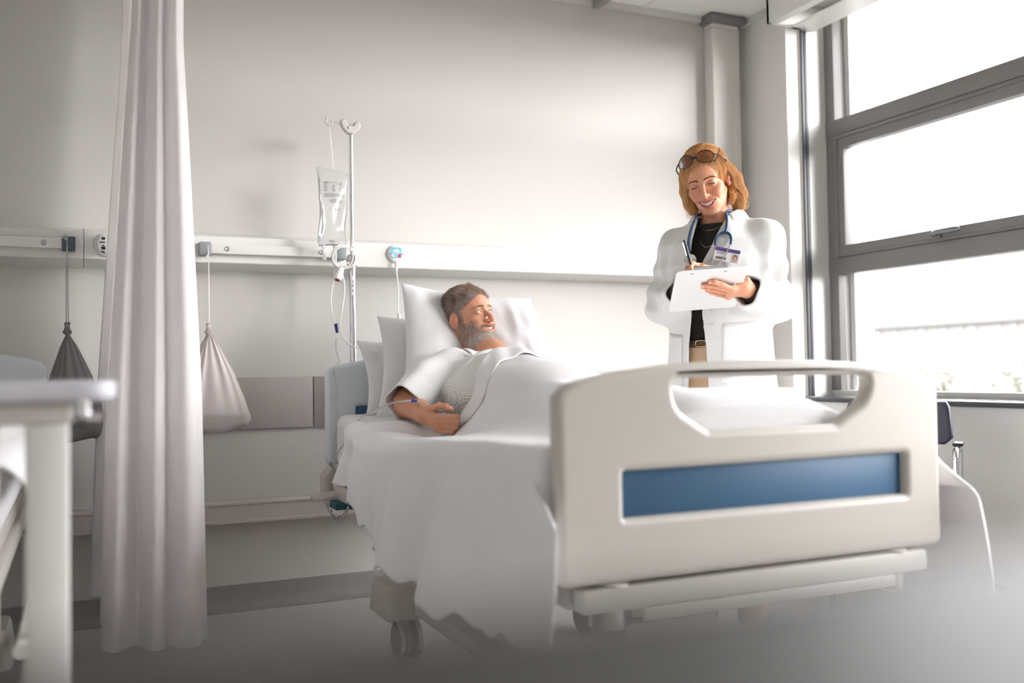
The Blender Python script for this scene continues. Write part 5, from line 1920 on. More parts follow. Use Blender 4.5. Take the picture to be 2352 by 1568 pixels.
def near_only(fn, c, r):
    c = np.array(c, float)
    def g(p):
        far = np.linalg.norm(p - c, axis=1) - r
        out = np.maximum(far, 0.02)
        m = far < 0.02
        if m.any():
            out[m] = fn(p[m])
        return out
    return g

def hand_fn(wrist, fingers, thumb, r, palm_r, flat=None):
    """Palm from wrist to knuckles, four fingers of three segments, a thumb."""
    wrist = np.array(wrist, float)
    F = [np.array(f, float) for f in fingers]
    T = np.array(thumb, float)
    kn = np.array([f[0] for f in F])
    c = (wrist + kn.mean(0)) / 2
    def fn(p):
        d = None
        for i, f in enumerate(F):
            e = cap(p, wrist + (f[0] - kn.mean(0)) * 0.45, f[0], palm_r, r[i] * 1.12)
            d = e if d is None else smin(d, e, 0.016)
        e = cap(p, kn[0], kn[3], r[0] * 1.05, r[3] * 1.05)
        d = smin(d, e, 0.010)
        fd = None
        for i, f in enumerate(F):
            e = chain(p, f, [r[i] * 1.05, r[i] * 1.0, r[i] * 0.93, r[i] * 0.80], 0.0035)
            for j in (1, 2):
                e = smin(e, np.linalg.norm(p - f[j], axis=1) - r[i] * 1.04, 0.004)
            fd = e if fd is None else smin(fd, e, 0.0010)
        d = smin(d, fd, 0.0045)
        e = chain(p, T, [palm_r * 0.98, r[0] * 1.25, r[0] * 1.12, r[0] * 0.92], 0.005)
        d = smin(d, e, 0.010)
        return d
    return fn

def tone_body(H, M, V, nails=(), extra=None):
    q = inv_pts(M, V) * 1000.0
    C = np.array(H['skin'])[None, :].repeat(len(V), 0)
    near = np.linalg.norm(q, axis=1) < 190
    C[near] = skin_tone(H, q[near])
    for c, r in nails:
        dd = np.linalg.norm(V - np.array(c), axis=1)
        k = (1 - sstep(r * 0.75, r, dd))[:, None]
        C = C * (1 - k) + np.array(rgb(240, 206, 192))[None, :] * k
    if extra is not None:
        C = extra(V, q, C)
    return C

def shell(fn, t):
    return lambda p: np.maximum(fn(p), -(fn(p) + t))

def main_piece(V, F):
    """Drop crumbs: keep the pieces with at least a twentieth of the vertices."""
    lab = np.arange(len(V))
    for _ in range(400):
        mn = lab[F].min(1)
        new = lab.copy()
        np.minimum.at(new, F.ravel(), np.repeat(mn, F.shape[1]))
        new = new[new]
        if (new == lab).all():
            break
        lab = new
    u, c = np.unique(lab, return_counts=True)
    keep = np.isin(lab, u[c > len(V) * 0.05])
    idx = np.cumsum(keep) - 1
    return V[keep], idx[F[keep[F[:, 0]]]]

def cloth_obj(name, fn, lo, hi, h, material, parent, it=2, pat=None, label=None, probe=1.0):
    V, F = surface_net(fn, lo, hi, h, probe=probe)
    V, F = main_piece(V, F)
    V = relax(V, F, it)
    me = np_mesh(name, V, F)
    if pat is not None:
        a = me.attributes.new('pat', 'FLOAT_VECTOR', 'POINT')
        a.data.foreach_set('vector', pat(V).astype(np.float32).ravel())
    return link_mesh(name, me, material, parent, smooth=False, recalc=False, label=label)

# ================================================================== the woman in the white coat
DP = {'shL': [2.1366, 2.6218, 1.392], 'shR': [1.9562, 2.89, 1.3759], 'elL': [2.154, 2.588, 1.1614], 'wrL': [1.941, 2.4756, 1.1716], 'elR': [1.9004, 2.900, 1.1677], 'wrR': [1.800, 2.655, 1.2263],
      'c1': [1.6307, 2.531, 1.2384], 'c2': [1.8344, 2.4385, 1.2579], 'c3': [1.9891, 2.5974, 1.1484], 'c4': [1.7846, 2.69, 1.1346]}
D_O = np.array([2.034, 2.748, 0.0])
D_F = np.array([-0.830, -0.558, 0.0])
D_F /= np.linalg.norm(D_F)
D_R = np.array([D_F[1], -D_F[0], 0.0])
D_B = np.eye(4)
D_B[:3, 0], D_B[:3, 1], D_B[:3, 3] = D_R, D_F, D_O
def dl(x, y, z):
    return D_O + D_R * x + D_F * y + np.array([0, 0, z])
_hf = np.array([-0.667, -0.640, -0.375])
_hf /= np.linalg.norm(_hf)
_hu = np.array([-0.27, -0.26, 0.93])
_hx = np.cross(_hf, _hu)
_hx /= np.linalg.norm(_hx)
_hu = np.cross(_hx, _hf)
_roll = math.radians(11)
_hu = _hu * math.cos(_roll) + _hx * math.sin(_roll)          # her left side of the head is carried higher
D_HO = np.array([1.9371, 2.6946, 1.5716]) - 0.080 * _hf
D_H = frame(D_HO, _hf, _hu)

LH = dict(w=[1.938, 2.482, 1.1735],
          f=[[[1.8949, 2.4901, 1.1969], [1.8481, 2.4834, 1.2078], [1.8245, 2.4851, 1.2129], [1.8108, 2.4912, 1.2145]],
             [[1.9005, 2.4936, 1.1806], [1.8479, 2.495, 1.1922], [1.8179, 2.5039, 1.1993], [1.799, 2.5123, 1.201]],
             [[1.9029, 2.504, 1.1648], [1.8557, 2.5085, 1.1755], [1.8262, 2.516, 1.1852], [1.8086, 2.5237, 1.1911]],
             [[1.9045, 2.5201, 1.1534], [1.8691, 2.5247, 1.1644], [1.8483, 2.5284, 1.1727], [1.8331, 2.535, 1.1799]]],
          t=[[1.9296, 2.4912, 1.1866], [1.9170, 2.4960, 1.2090], [1.9110, 2.5190, 1.2220], [1.8960, 2.5370, 1.2250]])
# board frame: c4 lower left, u to the right, v towards the top edge; n out of the back (towards the bed)
BU = np.array(DP['c3']) - np.array(DP['c4'])
BV = np.array(DP['c1']) - np.array(DP['c4'])
BW, BH = np.linalg.norm(BU), np.linalg.norm(BV)
BU, BV = BU / BW, BV / BH
BV = BV - BU * (BU @ BV)
BV /= np.linalg.norm(BV)
BN = np.cross(BU, BV)
if BN @ np.array([-0.588, -0.81, 0]) < 0:
    BN = -BN
BC4 = np.array(DP['c4'])
def bd(u, v, n):
    """Point on the clipboard: metres right, up and out of its back face."""
    return BC4 + BU * u + BV * v + BN * n
# fingers lie on the back of the board: seat every joint at its own height over that face
def seat(P, h):
    P = np.array(P, float)
    return P - BN * ((P - BC4) @ BN) + BN * h
for i, f in enumerate(LH['f']):
    LH['f'][i] = [seat(f[0], 0.017), seat(f[1], 0.0135), seat(f[2], 0.0105), seat(f[3], 0.0085)]
def _v(P):
    return (np.array(P) - BC4) @ BV
LH['t'] = [bd(BW + 0.030, _v(LH['t'][0]), 0.004), bd(BW + 0.014, _v(LH['t'][1]) + 0.004, -0.014), bd(BW - 0.012, _v(LH['t'][2]) + 0.004, -0.0165), bd(BW - 0.034, _v(LH['t'][3]) + 0.002, -0.0150)]
LH['w'] = seat(LH['w'], 0.006)
# writing hand above the front face, pen between thumb and first finger
pu, pv = 0.068, BH - 0.050
RHW = bd(pu + 0.055, pv - 0.055, -0.052)
RH = dict(w=RHW,
          f=[[bd(pu + 0.020, pv - 0.010, -0.052), bd(pu - 0.008, pv + 0.014, -0.050), bd(pu - 0.016, pv + 0.016, -0.030), bd(pu - 0.010, pv + 0.012, -0.014)],
             [bd(pu + 0.010, pv - 0.022, -0.050), bd(pu - 0.020, pv - 0.004, -0.044), bd(pu - 0.024, pv + 0.000, -0.024), bd(pu - 0.012, pv + 0.000, -0.012)],
             [bd(pu + 0.004, pv - 0.036, -0.044), bd(pu - 0.024, pv - 0.022, -0.036), bd(pu - 0.020, pv - 0.018, -0.018), bd(pu - 0.004, pv - 0.018, -0.010)],
             [bd(pu + 0.002, pv - 0.050, -0.036), bd(pu - 0.020, pv - 0.040, -0.027), bd(pu - 0.012, pv - 0.036, -0.013), bd(pu + 0.002, pv - 0.036, -0.009)]],
          t=[bd(pu + 0.042, pv - 0.032, -0.050), bd(pu + 0.032, pv - 0.004, -0.042), bd(pu + 0.018, pv + 0.010, -0.028), bd(pu + 0.002, pv + 0.013, -0.014)])
DP['wrR'] = RHW
DP['wrL'] = LH['w']
R_F = [0.0084, 0.0086, 0.0082, 0.0072]
hL = near_only(hand_fn(LH['w'], LH['f'], LH['t'], R_F, 0.0125), (np.array(LH['w']) + LH['f'][1][1]) / 2, 0.13)
hR = near_only(hand_fn(RH['w'], RH['f'], RH['t'], R_F, 0.0125), (np.array(RH['w']) + RH['f'][1][1]) / 2, 0.12)
ARM_L = [np.array(DP[k]) for k in ('shL', 'elL', 'wrL')]
ARM_R = [np.array(DP[k]) for k in ('shR', 'elR', 'wrR')]

def d_trunk(p):
    q = inv_pts(D_B, p)
    d = ell(q, (0, -0.005, 0.955), (0.165, 0.112, 0.15))
    d = smin(d, ell(q, (0, 0.0, 1.12), (0.128, 0.092, 0.18)), 0.05)
    d = smin(d, ell(q, (0, -0.005, 1.27), (0.148, 0.10, 0.16)), 0.05)
    m = np.stack([np.abs(q[:, 0]), q[:, 1], q[:, 2]], -1)
    d = smin(d, ell(m, (0.068, 0.070, 1.255), (0.055, 0.050, 0.055)), 0.03)
    d = smin(d, cap(m, (0.02, -0.02, 1.405), (0.145, -0.018, 1.378), 0.042, 0.038), 0.05)
    return d
def d_legs(p):
    q = inv_pts(D_B, p)
    m = np.stack([np.abs(q[:, 0]), q[:, 1], q[:, 2]], -1)
    d = chain(m, [np.array(a) for a in ((0.085, 0, 0.88), (0.088, 0.015, 0.48), (0.085, -0.02, 0.09))], [0.083, 0.054, 0.036], 0.03)
    d = smin(d, chain(m, [np.array(a) for a in ((0.085, -0.04, 0.045), (0.092, 0.06, 0.035), (0.096, 0.14, 0.028))], [0.036, 0.036, 0.026], 0.02), 0.02)
    return d
NECK_B = dl(0, -0.012, 1.405)
def d_neck(p):
    a = D_H[:3, :3] @ np.array([0, -0.016, -0.07]) + D_H[:3, 3]
    return cap(p, a, NECK_B, 0.046, 0.056)
def d_arms(p):
    d = chain(p, ARM_L, [0.041, 0.034, 0.025], 0.02)
    return np.minimum(d, chain(p, ARM_R, [0.041, 0.034, 0.025], 0.02))
def d_body(p):
    d = smin(d_trunk(p), d_legs(p), 0.04)
    d = smin(d, d_arms(p), 0.035)
    d = smin(d, d_neck(p), 0.035)
    d = smin(d, hL(p), 0.012)
    return smin(d, hR(p), 0.012)
D_full = with_head(d_body, HD, D_H)

def coat_sections(q):
    z = q[:, 2]
    rx = np.interp(z, [0.55, 0.80, 0.90, 1.0, 1.15, 1.30, 1.38, 1.43, 1.47], [0.225, 0.198, 0.188, 0.182, 0.176, 0.182, 0.172, 0.118, 0.080])
    ry = np.interp(z, [0.55, 0.80, 1.0, 1.15, 1.30, 1.38, 1.43, 1.47], [0.165, 0.150, 0.142, 0.140, 0.145, 0.122, 0.090, 0.072])
    k = np.sqrt((q[:, 0] / rx) ** 2 + ((q[:, 1] - 0.004) / ry) ** 2)
    return (k - 1) * np.minimum(rx, ry)
SL_L = [ARM_L[0], ARM_L[1], ARM_L[1] + (ARM_L[2] - ARM_L[1]) * 0.93]
SL_R = [ARM_R[0], ARM_R[1], ARM_R[1] + (ARM_R[2] - ARM_R[1]) * 0.42]
def sleeve(p, S, seed, cut):
    d = chain(p, S, [0.060, 0.053, 0.054], 0.05)
    # extra room at the elbow and cross folds on the inside of the bend
    for a, b, f0 in ((S[0], S[1], 30.0), (S[1], S[2], 38.0)):
        ab = b - a
        L = np.linalg.norm(ab)
        t = (p - a) @ ab / (L * L)
        w = np.exp(-((t - (0.75 if f0 < 35 else 0.35)) / 0.45) ** 2)
        d = d - w * 0.0065 * np.sin(t * L * f0 * 2.6 + 2.5 * wob(p, 9.0, seed, 4))
    ax = S[2] - S[1]
    ax /= np.linalg.norm(ax)
    return d, (p - S[2]) @ ax
def coat_outer(p):
    q = inv_pts(D_B, p)
    d = coat_sections(q)
    m = np.stack([np.abs(q[:, 0]), q[:, 1], q[:, 2]], -1)
    d = smin(d, cap(m, (0.05, -0.022, 1.432), (0.155, -0.018, 1.385), 0.044, 0.060), 0.04)
    sl, cl = sleeve(p, SL_L, 3, 1)
    sr_, cr_ = sleeve(p, SL_R, 9, 1)
    # hanging folds in the skirt, drag lines from the shoulders
    ang = np.arctan2(q[:, 0], q[:, 1])
    sk = sstep(1.15, 0.75, q[:, 2])
    d = d - 0.0075 * sk * np.sin(ang * 7 + 0.8 * wob(q, 4.0, 2, 4))
    d = d - 0.0052 * wob(q * [1, 1, 0.40], 20.0, 5, 5) * sstep(1.46, 1.36, q[:, 2]) - 0.0022 * wob(q * [1.3, 1, 0.8], 46.0, 9, 5) * sstep(1.46, 1.40, q[:, 2])
    cl = np.where(sl < d + 0.004, cl, -1.0)
    cr_ = np.where(sr_ < d + 0.004, cr_, -1.0)
    d = smin(d, sl, 0.035)
    d = smin(d, sr_, 0.035)
    return d, cl, cr_, q
GAPZ = [0.50, 0.86, 1.03, 1.125, 1.20, 1.30, 1.36, 1.42, 1.46, 1.60]
GAPL = [-0.012, -0.009, 0.000, 0.010, 0.008, 0.002, -0.030, -0.046, -0.055, -0.060]
GAPR = [0.066, 0.063, 0.060, 0.048, 0.048, 0.052, 0.050, 0.050, 0.050, 0.052]
def d_coat(p):
    d, cl, cr_, q = coat_outer(p)
    s = np.maximum(d, -(d + 0.0085))
    z = q[:, 2]
    a, b = np.interp(z, GAPZ, GAPL), np.interp(z, GAPZ, GAPR)
    wedge = np.maximum(np.maximum(a - q[:, 0], q[:, 0] - b), -q[:, 1] + 0.0)
    s = np.maximum(s, -wedge)
    # neck hole, hem, cuffs
    s = np.maximum(s, -(np.sqrt((q[:, 0] / 1.0) ** 2 + ((q[:, 1] + 0.0) / 1.05) ** 2) - 0.064 + (q[:, 2] < 1.40) * 1.0))
    s = np.maximum(s, z - (1.470 + 0.012 * (q[:, 1] < 0)))
    s = np.maximum(s, 0.58 - z)
    far = np.linalg.norm(p - SL_L[2], axis=1)
    s = np.where(far < 0.13, np.maximum(s, cl), s)
    far = np.linalg.norm(p - SL_R[2], axis=1)
    s = np.where(far < 0.12, np.maximum(s, cr_), s)
    return s

def coat_front(x, z, off=0.004):
    """Point of the coat front at local x, z."""
    x, z = np.atleast_1d(np.asarray(x, float)), np.atleast_1d(np.asarray(z, float))
    lo, hi = np.zeros_like(x) + 0.0, np.zeros_like(x) + 0.30
    for _ in range(26):
        mid = (lo + hi) / 2
        P = np.stack([dl(a, b, c) for a, b, c in zip(x, mid, z)])
        ins = coat_outer(P)[0] < 0
        lo, hi = np.where(ins, mid, lo), np.where(ins, hi, mid)
    return np.stack([dl(a, b + off, c) for a, b, c in zip(x, hi, z)])

def patch(name, left, right, n, m, off, thick, material, parent):
    """Cloth patch lying on the coat between two edge polylines given in local (x, z)."""
    Lp = smooth_path([(a, 0, b) for a, b in left], n)
    Rp = smooth_path([(a, 0, b) for a, b in right], n)
    rows = []
    for v in np.linspace(0, 1, m):
        Q = Lp * (1 - v) + Rp * v
        o = off if np.isscalar(off) else off[0] * (1 - v) + off[1] * v
        rows.append(coat_front(Q[:, 0], Q[:, 2], o))
    ob_ = MB().grid(np.array(rows)).build(name, material, parent, angle=180)
    md = ob_.modifiers.new('thick', 'SOLIDIFY')
    md.thickness = thick
    md.offset = 0
    return ob_

M_COAT = cloth('coat_cotton', rgb(222, 222, 221), bump=0.06, wscale=500)
M_SHIRT = cloth('dark_knit', rgb(52, 50, 46), bump=0.15, wscale=600)
M_TROUS = cloth('beige_twill', rgb(206, 176, 146), bump=0.1, wscale=500)
M_BELT = mat('belt_leather', rgb(96, 74, 62), 0.5, var=0.05)
M_GOLD = mat('pale_gold', rgb(226, 196, 150), 0.25, metal=1.0, var=0.01)
M_SILVER = mat('silver', rgb(216, 214, 212), 0.2, metal=1.0, var=0.01)

def make_doctor():
    root = thing('person', 'smiling blonde woman in a white coat standing beside the bed writing on a clipboard', 'person', (D_O[0], D_O[1], 0))
    V, F = surface_net(D_full, (1.60, 2.33, 0.0), (2.36, 3.10, 1.74), 0.0019)
    V = relax(V, F, 1, 0.4)
    nails = [(f[3] + BN * 0.0055 - (f[3] - f[2]) / np.linalg.norm(f[3] - f[2]) * -0.001, 0.0052) for f in LH['f']]
    np_obj('body', V, F, M_SKIN, root, tone_body(HD, D_H, V, nails))
    M = mm(D_H)
    eye_parts(HD, M, root)
    teeth_mb(HD).xform(M).build('teeth', M_TOOTH, root)
    fn = head_sdf(HD)
    v, f, c = brow_strands(HD, fn, 260, rgb(128, 80, 52), np.random.RandomState(1))
    np_obj('eyebrows', tf(M, v), f, M_HAIR, root, c)
    lash_mb(HD, fn).xform(M).build('eyelashes', M_LASH, root)
    hair_D(M, root)
    er = MB()
    er.ball((-79, 0, -34), 1.7, 10, 8)
    er.xform(M).build('ear_stud', M_SILVER, root)
    # clothes
    def shirt(p):
        q = inv_pts(D_B, p)
        d = smin(d_trunk(p), d_arms(p), 0.035)
        d = smin(d, d_neck(p), 0.035) - 0.0075
        d = d - 0.002 * wob(q * [1, 1, 2.0], 26.0, 4, 4)
        d = np.maximum(d, 1.020 - q[:, 2])
        top = 1.452 + 0.25 * np.maximum(-q[:, 1], 0) - 0.10 * np.maximum(q[:, 1], 0)
        d = np.maximum(d, q[:, 2] - top)
        for S in (ARM_L, ARM_R):
            ax = (S[2] - S[1]) / np.linalg.norm(S[2] - S[1])
            c_ = (p - S[2]) @ ax + 0.028
            d = np.where(np.linalg.norm(p - S[2], axis=1) < 0.12, np.maximum(d, c_), d)
        return d
    cloth_obj('shirt', shirt, (1.60, 2.33, 0.97), (2.36, 3.10, 1.50), 0.0045, M_SHIRT, root, label='dark olive top')
    def trous(p):
        q = inv_pts(D_B, p)
        d = smin(d_legs(p), d_trunk(p), 0.04) - 0.010
        d = d - 0.0015 * wob(q, 24.0, 4, 4)
        d = np.maximum(d, q[:, 2] - 1.034)
        return np.maximum(d, 0.075 - q[:, 2])
    cloth_obj('trousers', trous, (1.70, 2.45, 0.05), (2.36, 3.05, 1.05), 0.006, M_TROUS, root, label='beige trousers')
    def shoe(p):
        q = inv_pts(D_B, p)
        d = d_legs(p) - 0.007
        d = np.maximum(d, q[:, 2] - 0.085)
        return np.maximum(d, 0.001 - q[:, 2])
    V, F = surface_net(shoe, (1.70, 2.45, -0.01), (2.36, 3.05, 0.10), 0.006)
    V = relax(V, F, 2)
    V[:, 2] = np.maximum(V[:, 2], 0.0005)
    np_obj('shoes', V, F, M_WHITE, root)
    rings = []
    for z in (1.018, 1.021, 1.041, 1.044):
        r = []
        for a in np.linspace(0, 2 * PI, 60)[:-1]:
            lo, hi = 0.0, 0.3
            for _ in range(20):
                mid = (lo + hi) / 2
                w = dl(mid * math.sin(a), mid * math.cos(a), z)[None]
                if smin(d_trunk(w), d_legs(w), 0.04)[0] - 0.0135 < 0:
                    lo = mid
                else:
                    hi = mid
            hi += 0.002 if z in (1.021, 1.041) else 0
            r.append(dl(hi * math.sin(a), hi * math.cos(a), z))
        rings.append(r)
    blt = MB().loft(rings, caps=False).build('belt', M_BELT, root, label='brown belt')
    yb = 0
    c0 = np.array(rings[1])
    q = inv_pts(D_B, c0)
    k = np.argmin(np.abs(q[:, 0] - 0.030) + (q[:, 1] < 0))
    bp = c0[k] + D_F * 0.003
    th = np.arange(28) * 2 * PI / 28
    sq = lambda c_, e: np.sign(c_) * np.abs(c_) ** e
    MB().tube([bp + D_R * 0.019 * sq(math.cos(t), 0.6) + np.array([0, 0, 0.010 + 0.0105 * sq(math.sin(t), 0.6)]) for t in th], 0.0020, 8, closed=True).build('buckle', M_GOLD, blt)
    coat = cloth_obj('lab_coat', d_coat, (1.58, 2.33, 0.56), (2.40, 3.14, 1.50), 0.0036, M_COAT, root, 2, label='white lab coat worn open')
    # lapels, collar, pockets
    patch('lapel', [(-0.058, 1.452), (-0.048, 1.425), (-0.030, 1.364), (-0.008, 1.318), (0.004, 1.288)], [(-0.088, 1.440), (-0.098, 1.398), (-0.080, 1.366), (-0.036, 1.322), (0.002, 1.290)], 26, 10, (0.007, 0.0045), 0.003, M_COAT, coat)
    patch('lapel', [(0.053, 1.455), (0.050, 1.42), (0.049, 1.37), (0.050, 1.33), (0.052, 1.29)], [(0.086, 1.432), (0.113, 1.394), (0.102, 1.362), (0.076, 1.322), (0.054, 1.292)], 26, 10, (0.007, 0.0045), 0.003, M_COAT, coat)
    def collar(s):
        rows = []
        n = 30
        for v in np.linspace(0, 1, 9):
            r = []
            for u in np.linspace(0, 1, n):
                a = s * (PI - u * 2.35)                 # from the nape round to the front
                rad = 0.061 + 0.039 * v ** 1.1 + 0.006 * math.sin(v * PI)
                z = 1.499 + 0.012 * (1 - u) - v * (0.036 + 0.010 * u) - 0.024 * u ** 2 + 0.014 * math.sin(v * PI)
                r.append(dl(rad * math.sin(a) * (1.0 + 0.12 * v), rad * math.cos(a) * 0.95 - 0.004, z))
            rows.append(r)
        o = MB().grid(np.array(rows)).build('collar', M_COAT, coat, angle=180)
        m = o.modifiers.new('thick', 'SOLIDIFY')
        m.thickness = 0.003
    collar(1)
    collar(-1)
    patch('breast_pocket', [(-0.070, 1.333), (-0.098, 1.331), (-0.124, 1.326), (-0.150, 1.316)], [(-0.068, 1.205), (-0.095, 1.197), (-0.120, 1.196), (-0.146, 1.202)], 16, 12, 0.0022, 0.002, M_COAT, coat)
    patch('side_pocket', [(-0.062, 1.094), (-0.095, 1.096), (-0.130, 1.099), (-0.160, 1.103)], [(-0.050, 0.90), (-0.09, 0.895), (-0.125, 0.895), (-0.158, 0.90)], 16, 14, 0.0024, 0.002, M_COAT, coat)
    patch('side_pocket', [(0.088, 1.060), (0.110, 1.062), (0.135, 1.066), (0.155, 1.072)], [(0.090, 0.89), (0.11, 0.885), (0.135, 0.885), (0.158, 0.89)], 16, 14, 0.0024, 0.002, M_COAT, coat)
    bt = MB()
    for x, z in ((-0.018, 1.135),):
        P_ = coat_front([x], [z], 0.003)[0]
        bt.lathe([(0.0065, 0), (0.0065, 0.0018), (0.004, 0.0026), (0.0, 0.0022)], tuple(P_), tuple(D_F), 18)
    bt.build('button', M_WHITE, coat)
    P_ = coat_front(np.linspace(-0.012, -0.030, 6), np.full(6, 1.095), 0.0012)
    MB().tube(P_, 0.0009, 5).build('buttonhole', mat('stitch_grey', rgb(170, 170, 168), 0.8), coat)
    # ring on the fourth finger
    a, b = LH['f'][2][0], LH['f'][2][1]
    ax = (b - a) / np.linalg.norm(b - a)
    c_ = a + (b - a) * 0.48
    s1 = np.cross(ax, [0, 0, 1.0])
    s1 /= np.linalg.norm(s1)
    s2 = np.cross(ax, s1)
    MB().tube([c_ + (s1 * math.cos(t) + s2 * math.sin(t)) * 0.0092 for t in th], 0.0011, 6, closed=True).build('ring', M_GOLD, root)
    return root
doctor = make_doctor()

# ---- what she carries and wears loose
def d_shirt_front(x, z, off):
    out = []
    for a, c in zip(x, z):
        lo, hi = 0.0, 0.3
        for _ in range(24):
            mid = (lo + hi) / 2
            w = dl(a, mid, c)[None]
            if smin(d_trunk(w), d_neck(w), 0.035)[0] - 0.0095 < 0:
                lo = mid
            else:
                hi = mid
        out.append(dl(a, hi + off, c))
    return np.array(out)

nk = thing('necklace', 'two fine silver chains over the dark top of the woman in the white coat', 'necklace', tuple(dl(0, 0.1, 1.35)))
x1 = np.linspace(-0.050, 0.052, 34)
P1 = d_shirt_front(x1, 1.421 + 0.018 * (x1 / 0.05) ** 2 - 0.12 * x1, 0.0015)
MB().tube(P1, 0.0010, 6).build('short_chain', M_SILVER, nk)
x2 = np.linspace(-0.040, 0.054, 40)
P2 = d_shirt_front(x2, 1.360 + 0.062 * np.abs((x2 - 0.006) / 0.047) ** 2.2, 0.0015)
MB().tube(P2, 0.0010, 6).build('long_chain', M_SILVER, nk)

cbd = thing('clipboard', 'white clipboard held in her left hand by the woman in the white coat', 'clipboard', tuple(bd(BW / 2, BH / 2, 0)))
out = round_poly([(0, 0), (BW, 0), (BW, BH), (0, BH)], 0.016, 6)
me = curve_plate([out], 0.0032, 0.0012, 2)
link_mesh('board', place_mesh(me, tuple(bd(0, 0, -0.0016)), tuple(BU), tuple(np.cross(np.cross(BU, BV), BU))), mat('clipboard_white', rgb(228, 229, 228), 0.45, var=0.008), cbd)
def bbox_on_board(u0, u1, v0, v1, n0, n1, r=0.002):
    mb = MB().rbox((u0, v0, n0), (u1, v1, n1), r)
    M = np.eye(4)
    M[:3, 0], M[:3, 1], M[:3, 2], M[:3, 3] = BU, BV, BN, BC4
    return mb.xform(M)
bbox_on_board(0.012, BW - 0.012, 0.012, BH - 0.03, -0.0046, -0.0034, 0.0003).build('paper', mat('paper_white', rgb(246, 246, 243), 0.8), cbd)
cl = bbox_on_board(0.055, 0.160, BH - 0.030, BH + 0.006, -0.010, -0.0036, 0.002).build('clip', mat('clip_metal', rgb(176, 178, 180), 0.35, metal=0.8), cbd, label='grey metal clip at the top edge')
for u in (0.045, 0.150):
    bbox_on_board(u, u + 0.010, BH - 0.020, BH - 0.0165, 0.0001, 0.0012, 0.0004).build('rivet', M_CAPGREY, cbd)

pn = thing('pen', 'black ballpoint pen in the writing hand of the woman in the white coat', 'pen', tuple(bd(pu, pv, -0.01)))
tip, top = bd(pu - 0.004, pv - 0.002, -0.0052), bd(pu - 0.030, pv + 0.062, -0.118)
ax = (top - tip) / np.linalg.norm(top - tip)
MB().lathe([(0.0006, 0), (0.0028, 0.014), (0.0042, 0.02), (0.0045, 0.055), (0.0048, 0.06), (0.0048, 0.118), (0.0036, 0.124)], tuple(tip), tuple(ax), 16).build('barrel', M_BLACK, pn)
sd_ = np.cross(ax, [0, 0, 1.0])
sd_ /= np.linalg.norm(sd_)
s2_ = np.cross(sd_, ax) * -1
MB().tube([tip + ax * 0.118 + s2_ * 0.005, tip + ax * 0.112 + s2_ * 0.0072, tip + ax * 0.075 + s2_ * 0.0068], [0.0012, 0.0014, 0.0012], 6, flat=1.8).build('pen_clip', M_CHROME, pn)

sth = thing('stethoscope', 'blue stethoscope hanging round the neck of the woman in the white coat', 'stethoscope', tuple(dl(0, 0.1, 1.3)))
M_STH = mat('stethoscope_tube', rgb(30, 66, 108), 0.35, var=0.02)
def on_coat(pts, off):
    pts = np.array(pts, float)
    return coat_front(pts[:, 0], pts[:, 1], off)
fr_l = on_coat([(0.047, 1.468), (0.058, 1.428), (0.056, 1.375), (0.048, 1.340), (0.044, 1.322)], 0.014)
fr_r = on_coat([(-0.056, 1.472), (-0.063, 1.450), (-0.068, 1.42), (-0.067, 1.401)], 0.014)
nape = [dl(0.003 + 0.060 * math.sin(a), 0.004 + 0.060 * math.cos(a), 1.486 + 0.012 * (1 - abs(a - PI) / 2)) for a in np.linspace(1.05, 2 * PI - 1.05, 13)]
path = list(fr_l[::-1]) + nape + list(fr_r)
MB().tube(smooth_path(path, 120), 0.0046, 10).build('tubing', M_STH, sth)
yk = on_coat([(-0.067, 1.401)], 0.014)[0]
yl = on_coat([(-0.042, 1.358), (-0.044, 1.378), (-0.053, 1.395), (-0.067, 1.401), (-0.082, 1.394), (-0.090, 1.377), (-0.089, 1.358)], 0.016)
MB().tube(smooth_path(yl, 40), 0.0048, 10).build('yoke', M_STH, sth)
e1 = on_coat([(-0.042, 1.358), (-0.039, 1.33), (-0.038, 1.30), (-0.040, 1.285)], 0.016)
e2 = on_coat([(-0.089, 1.358), (-0.079, 1.325), (-0.063, 1.295), (-0.052, 1.280)], 0.020)
MB().tube(smooth_path(e1, 20), 0.0022, 8).build('ear_tube', M_CHROME, sth)
MB().tube(smooth_path(e2, 20), 0.0022, 8).build('ear_tube', M_CHROME, sth)
cp_ = on_coat([(0.042, 1.312)], 0.012)[0]
cd_ = np.array([-0.62, -0.78, 0.10])
MB().lathe([(0.004, -0.010), (0.012, -0.008), (0.019, -0.004), (0.0205, 0.0), (0.0205, 0.004), (0.018, 0.0052), (0.010, 0.0030), (0.003, 0.0014), (0.0015, -0.001)], tuple(cp_), tuple(cd_), 36).build('chest_piece', M_SILVER, sth)

bdg = thing('name_badge', 'purple and white name badge clipped to the white coat', 'badge', tuple(dl(-0.08, 0.13, 1.27)))
bc = coat_front([-0.080], [1.321], 0.014)[0]
bx_ = np.array([0.775, -0.588, -0.23])
bx_ /= np.linalg.norm(bx_)
bn_ = np.array([-0.50, -0.85, 0.10])
bn_ = bn_ - bx_ * (bx_ @ bn_)
bn_ /= np.linalg.norm(bn_)
by_ = np.cross(bn_, bx_)
def badge_part(name, u0, u1, v0, v1, n, mt, thick=0.0008):
    mb = MB().poly([(u0, v0), (u1, v0), (u1, v1), (u0, v1)], thick, (bc + bn_ * n, bx_, by_))
    return mb.build(name, mt, bdg, smooth=False)
badge_part('card', -0.041, 0.041, -0.0225, 0.0225, 0, mat('badge_white', rgb(240, 239, 244), 0.4))
badge_part('purple_band', -0.041, 0.041, 0.0105, 0.0225, 0.001, mat('badge_purple', rgb(92, 78, 140), 0.4))
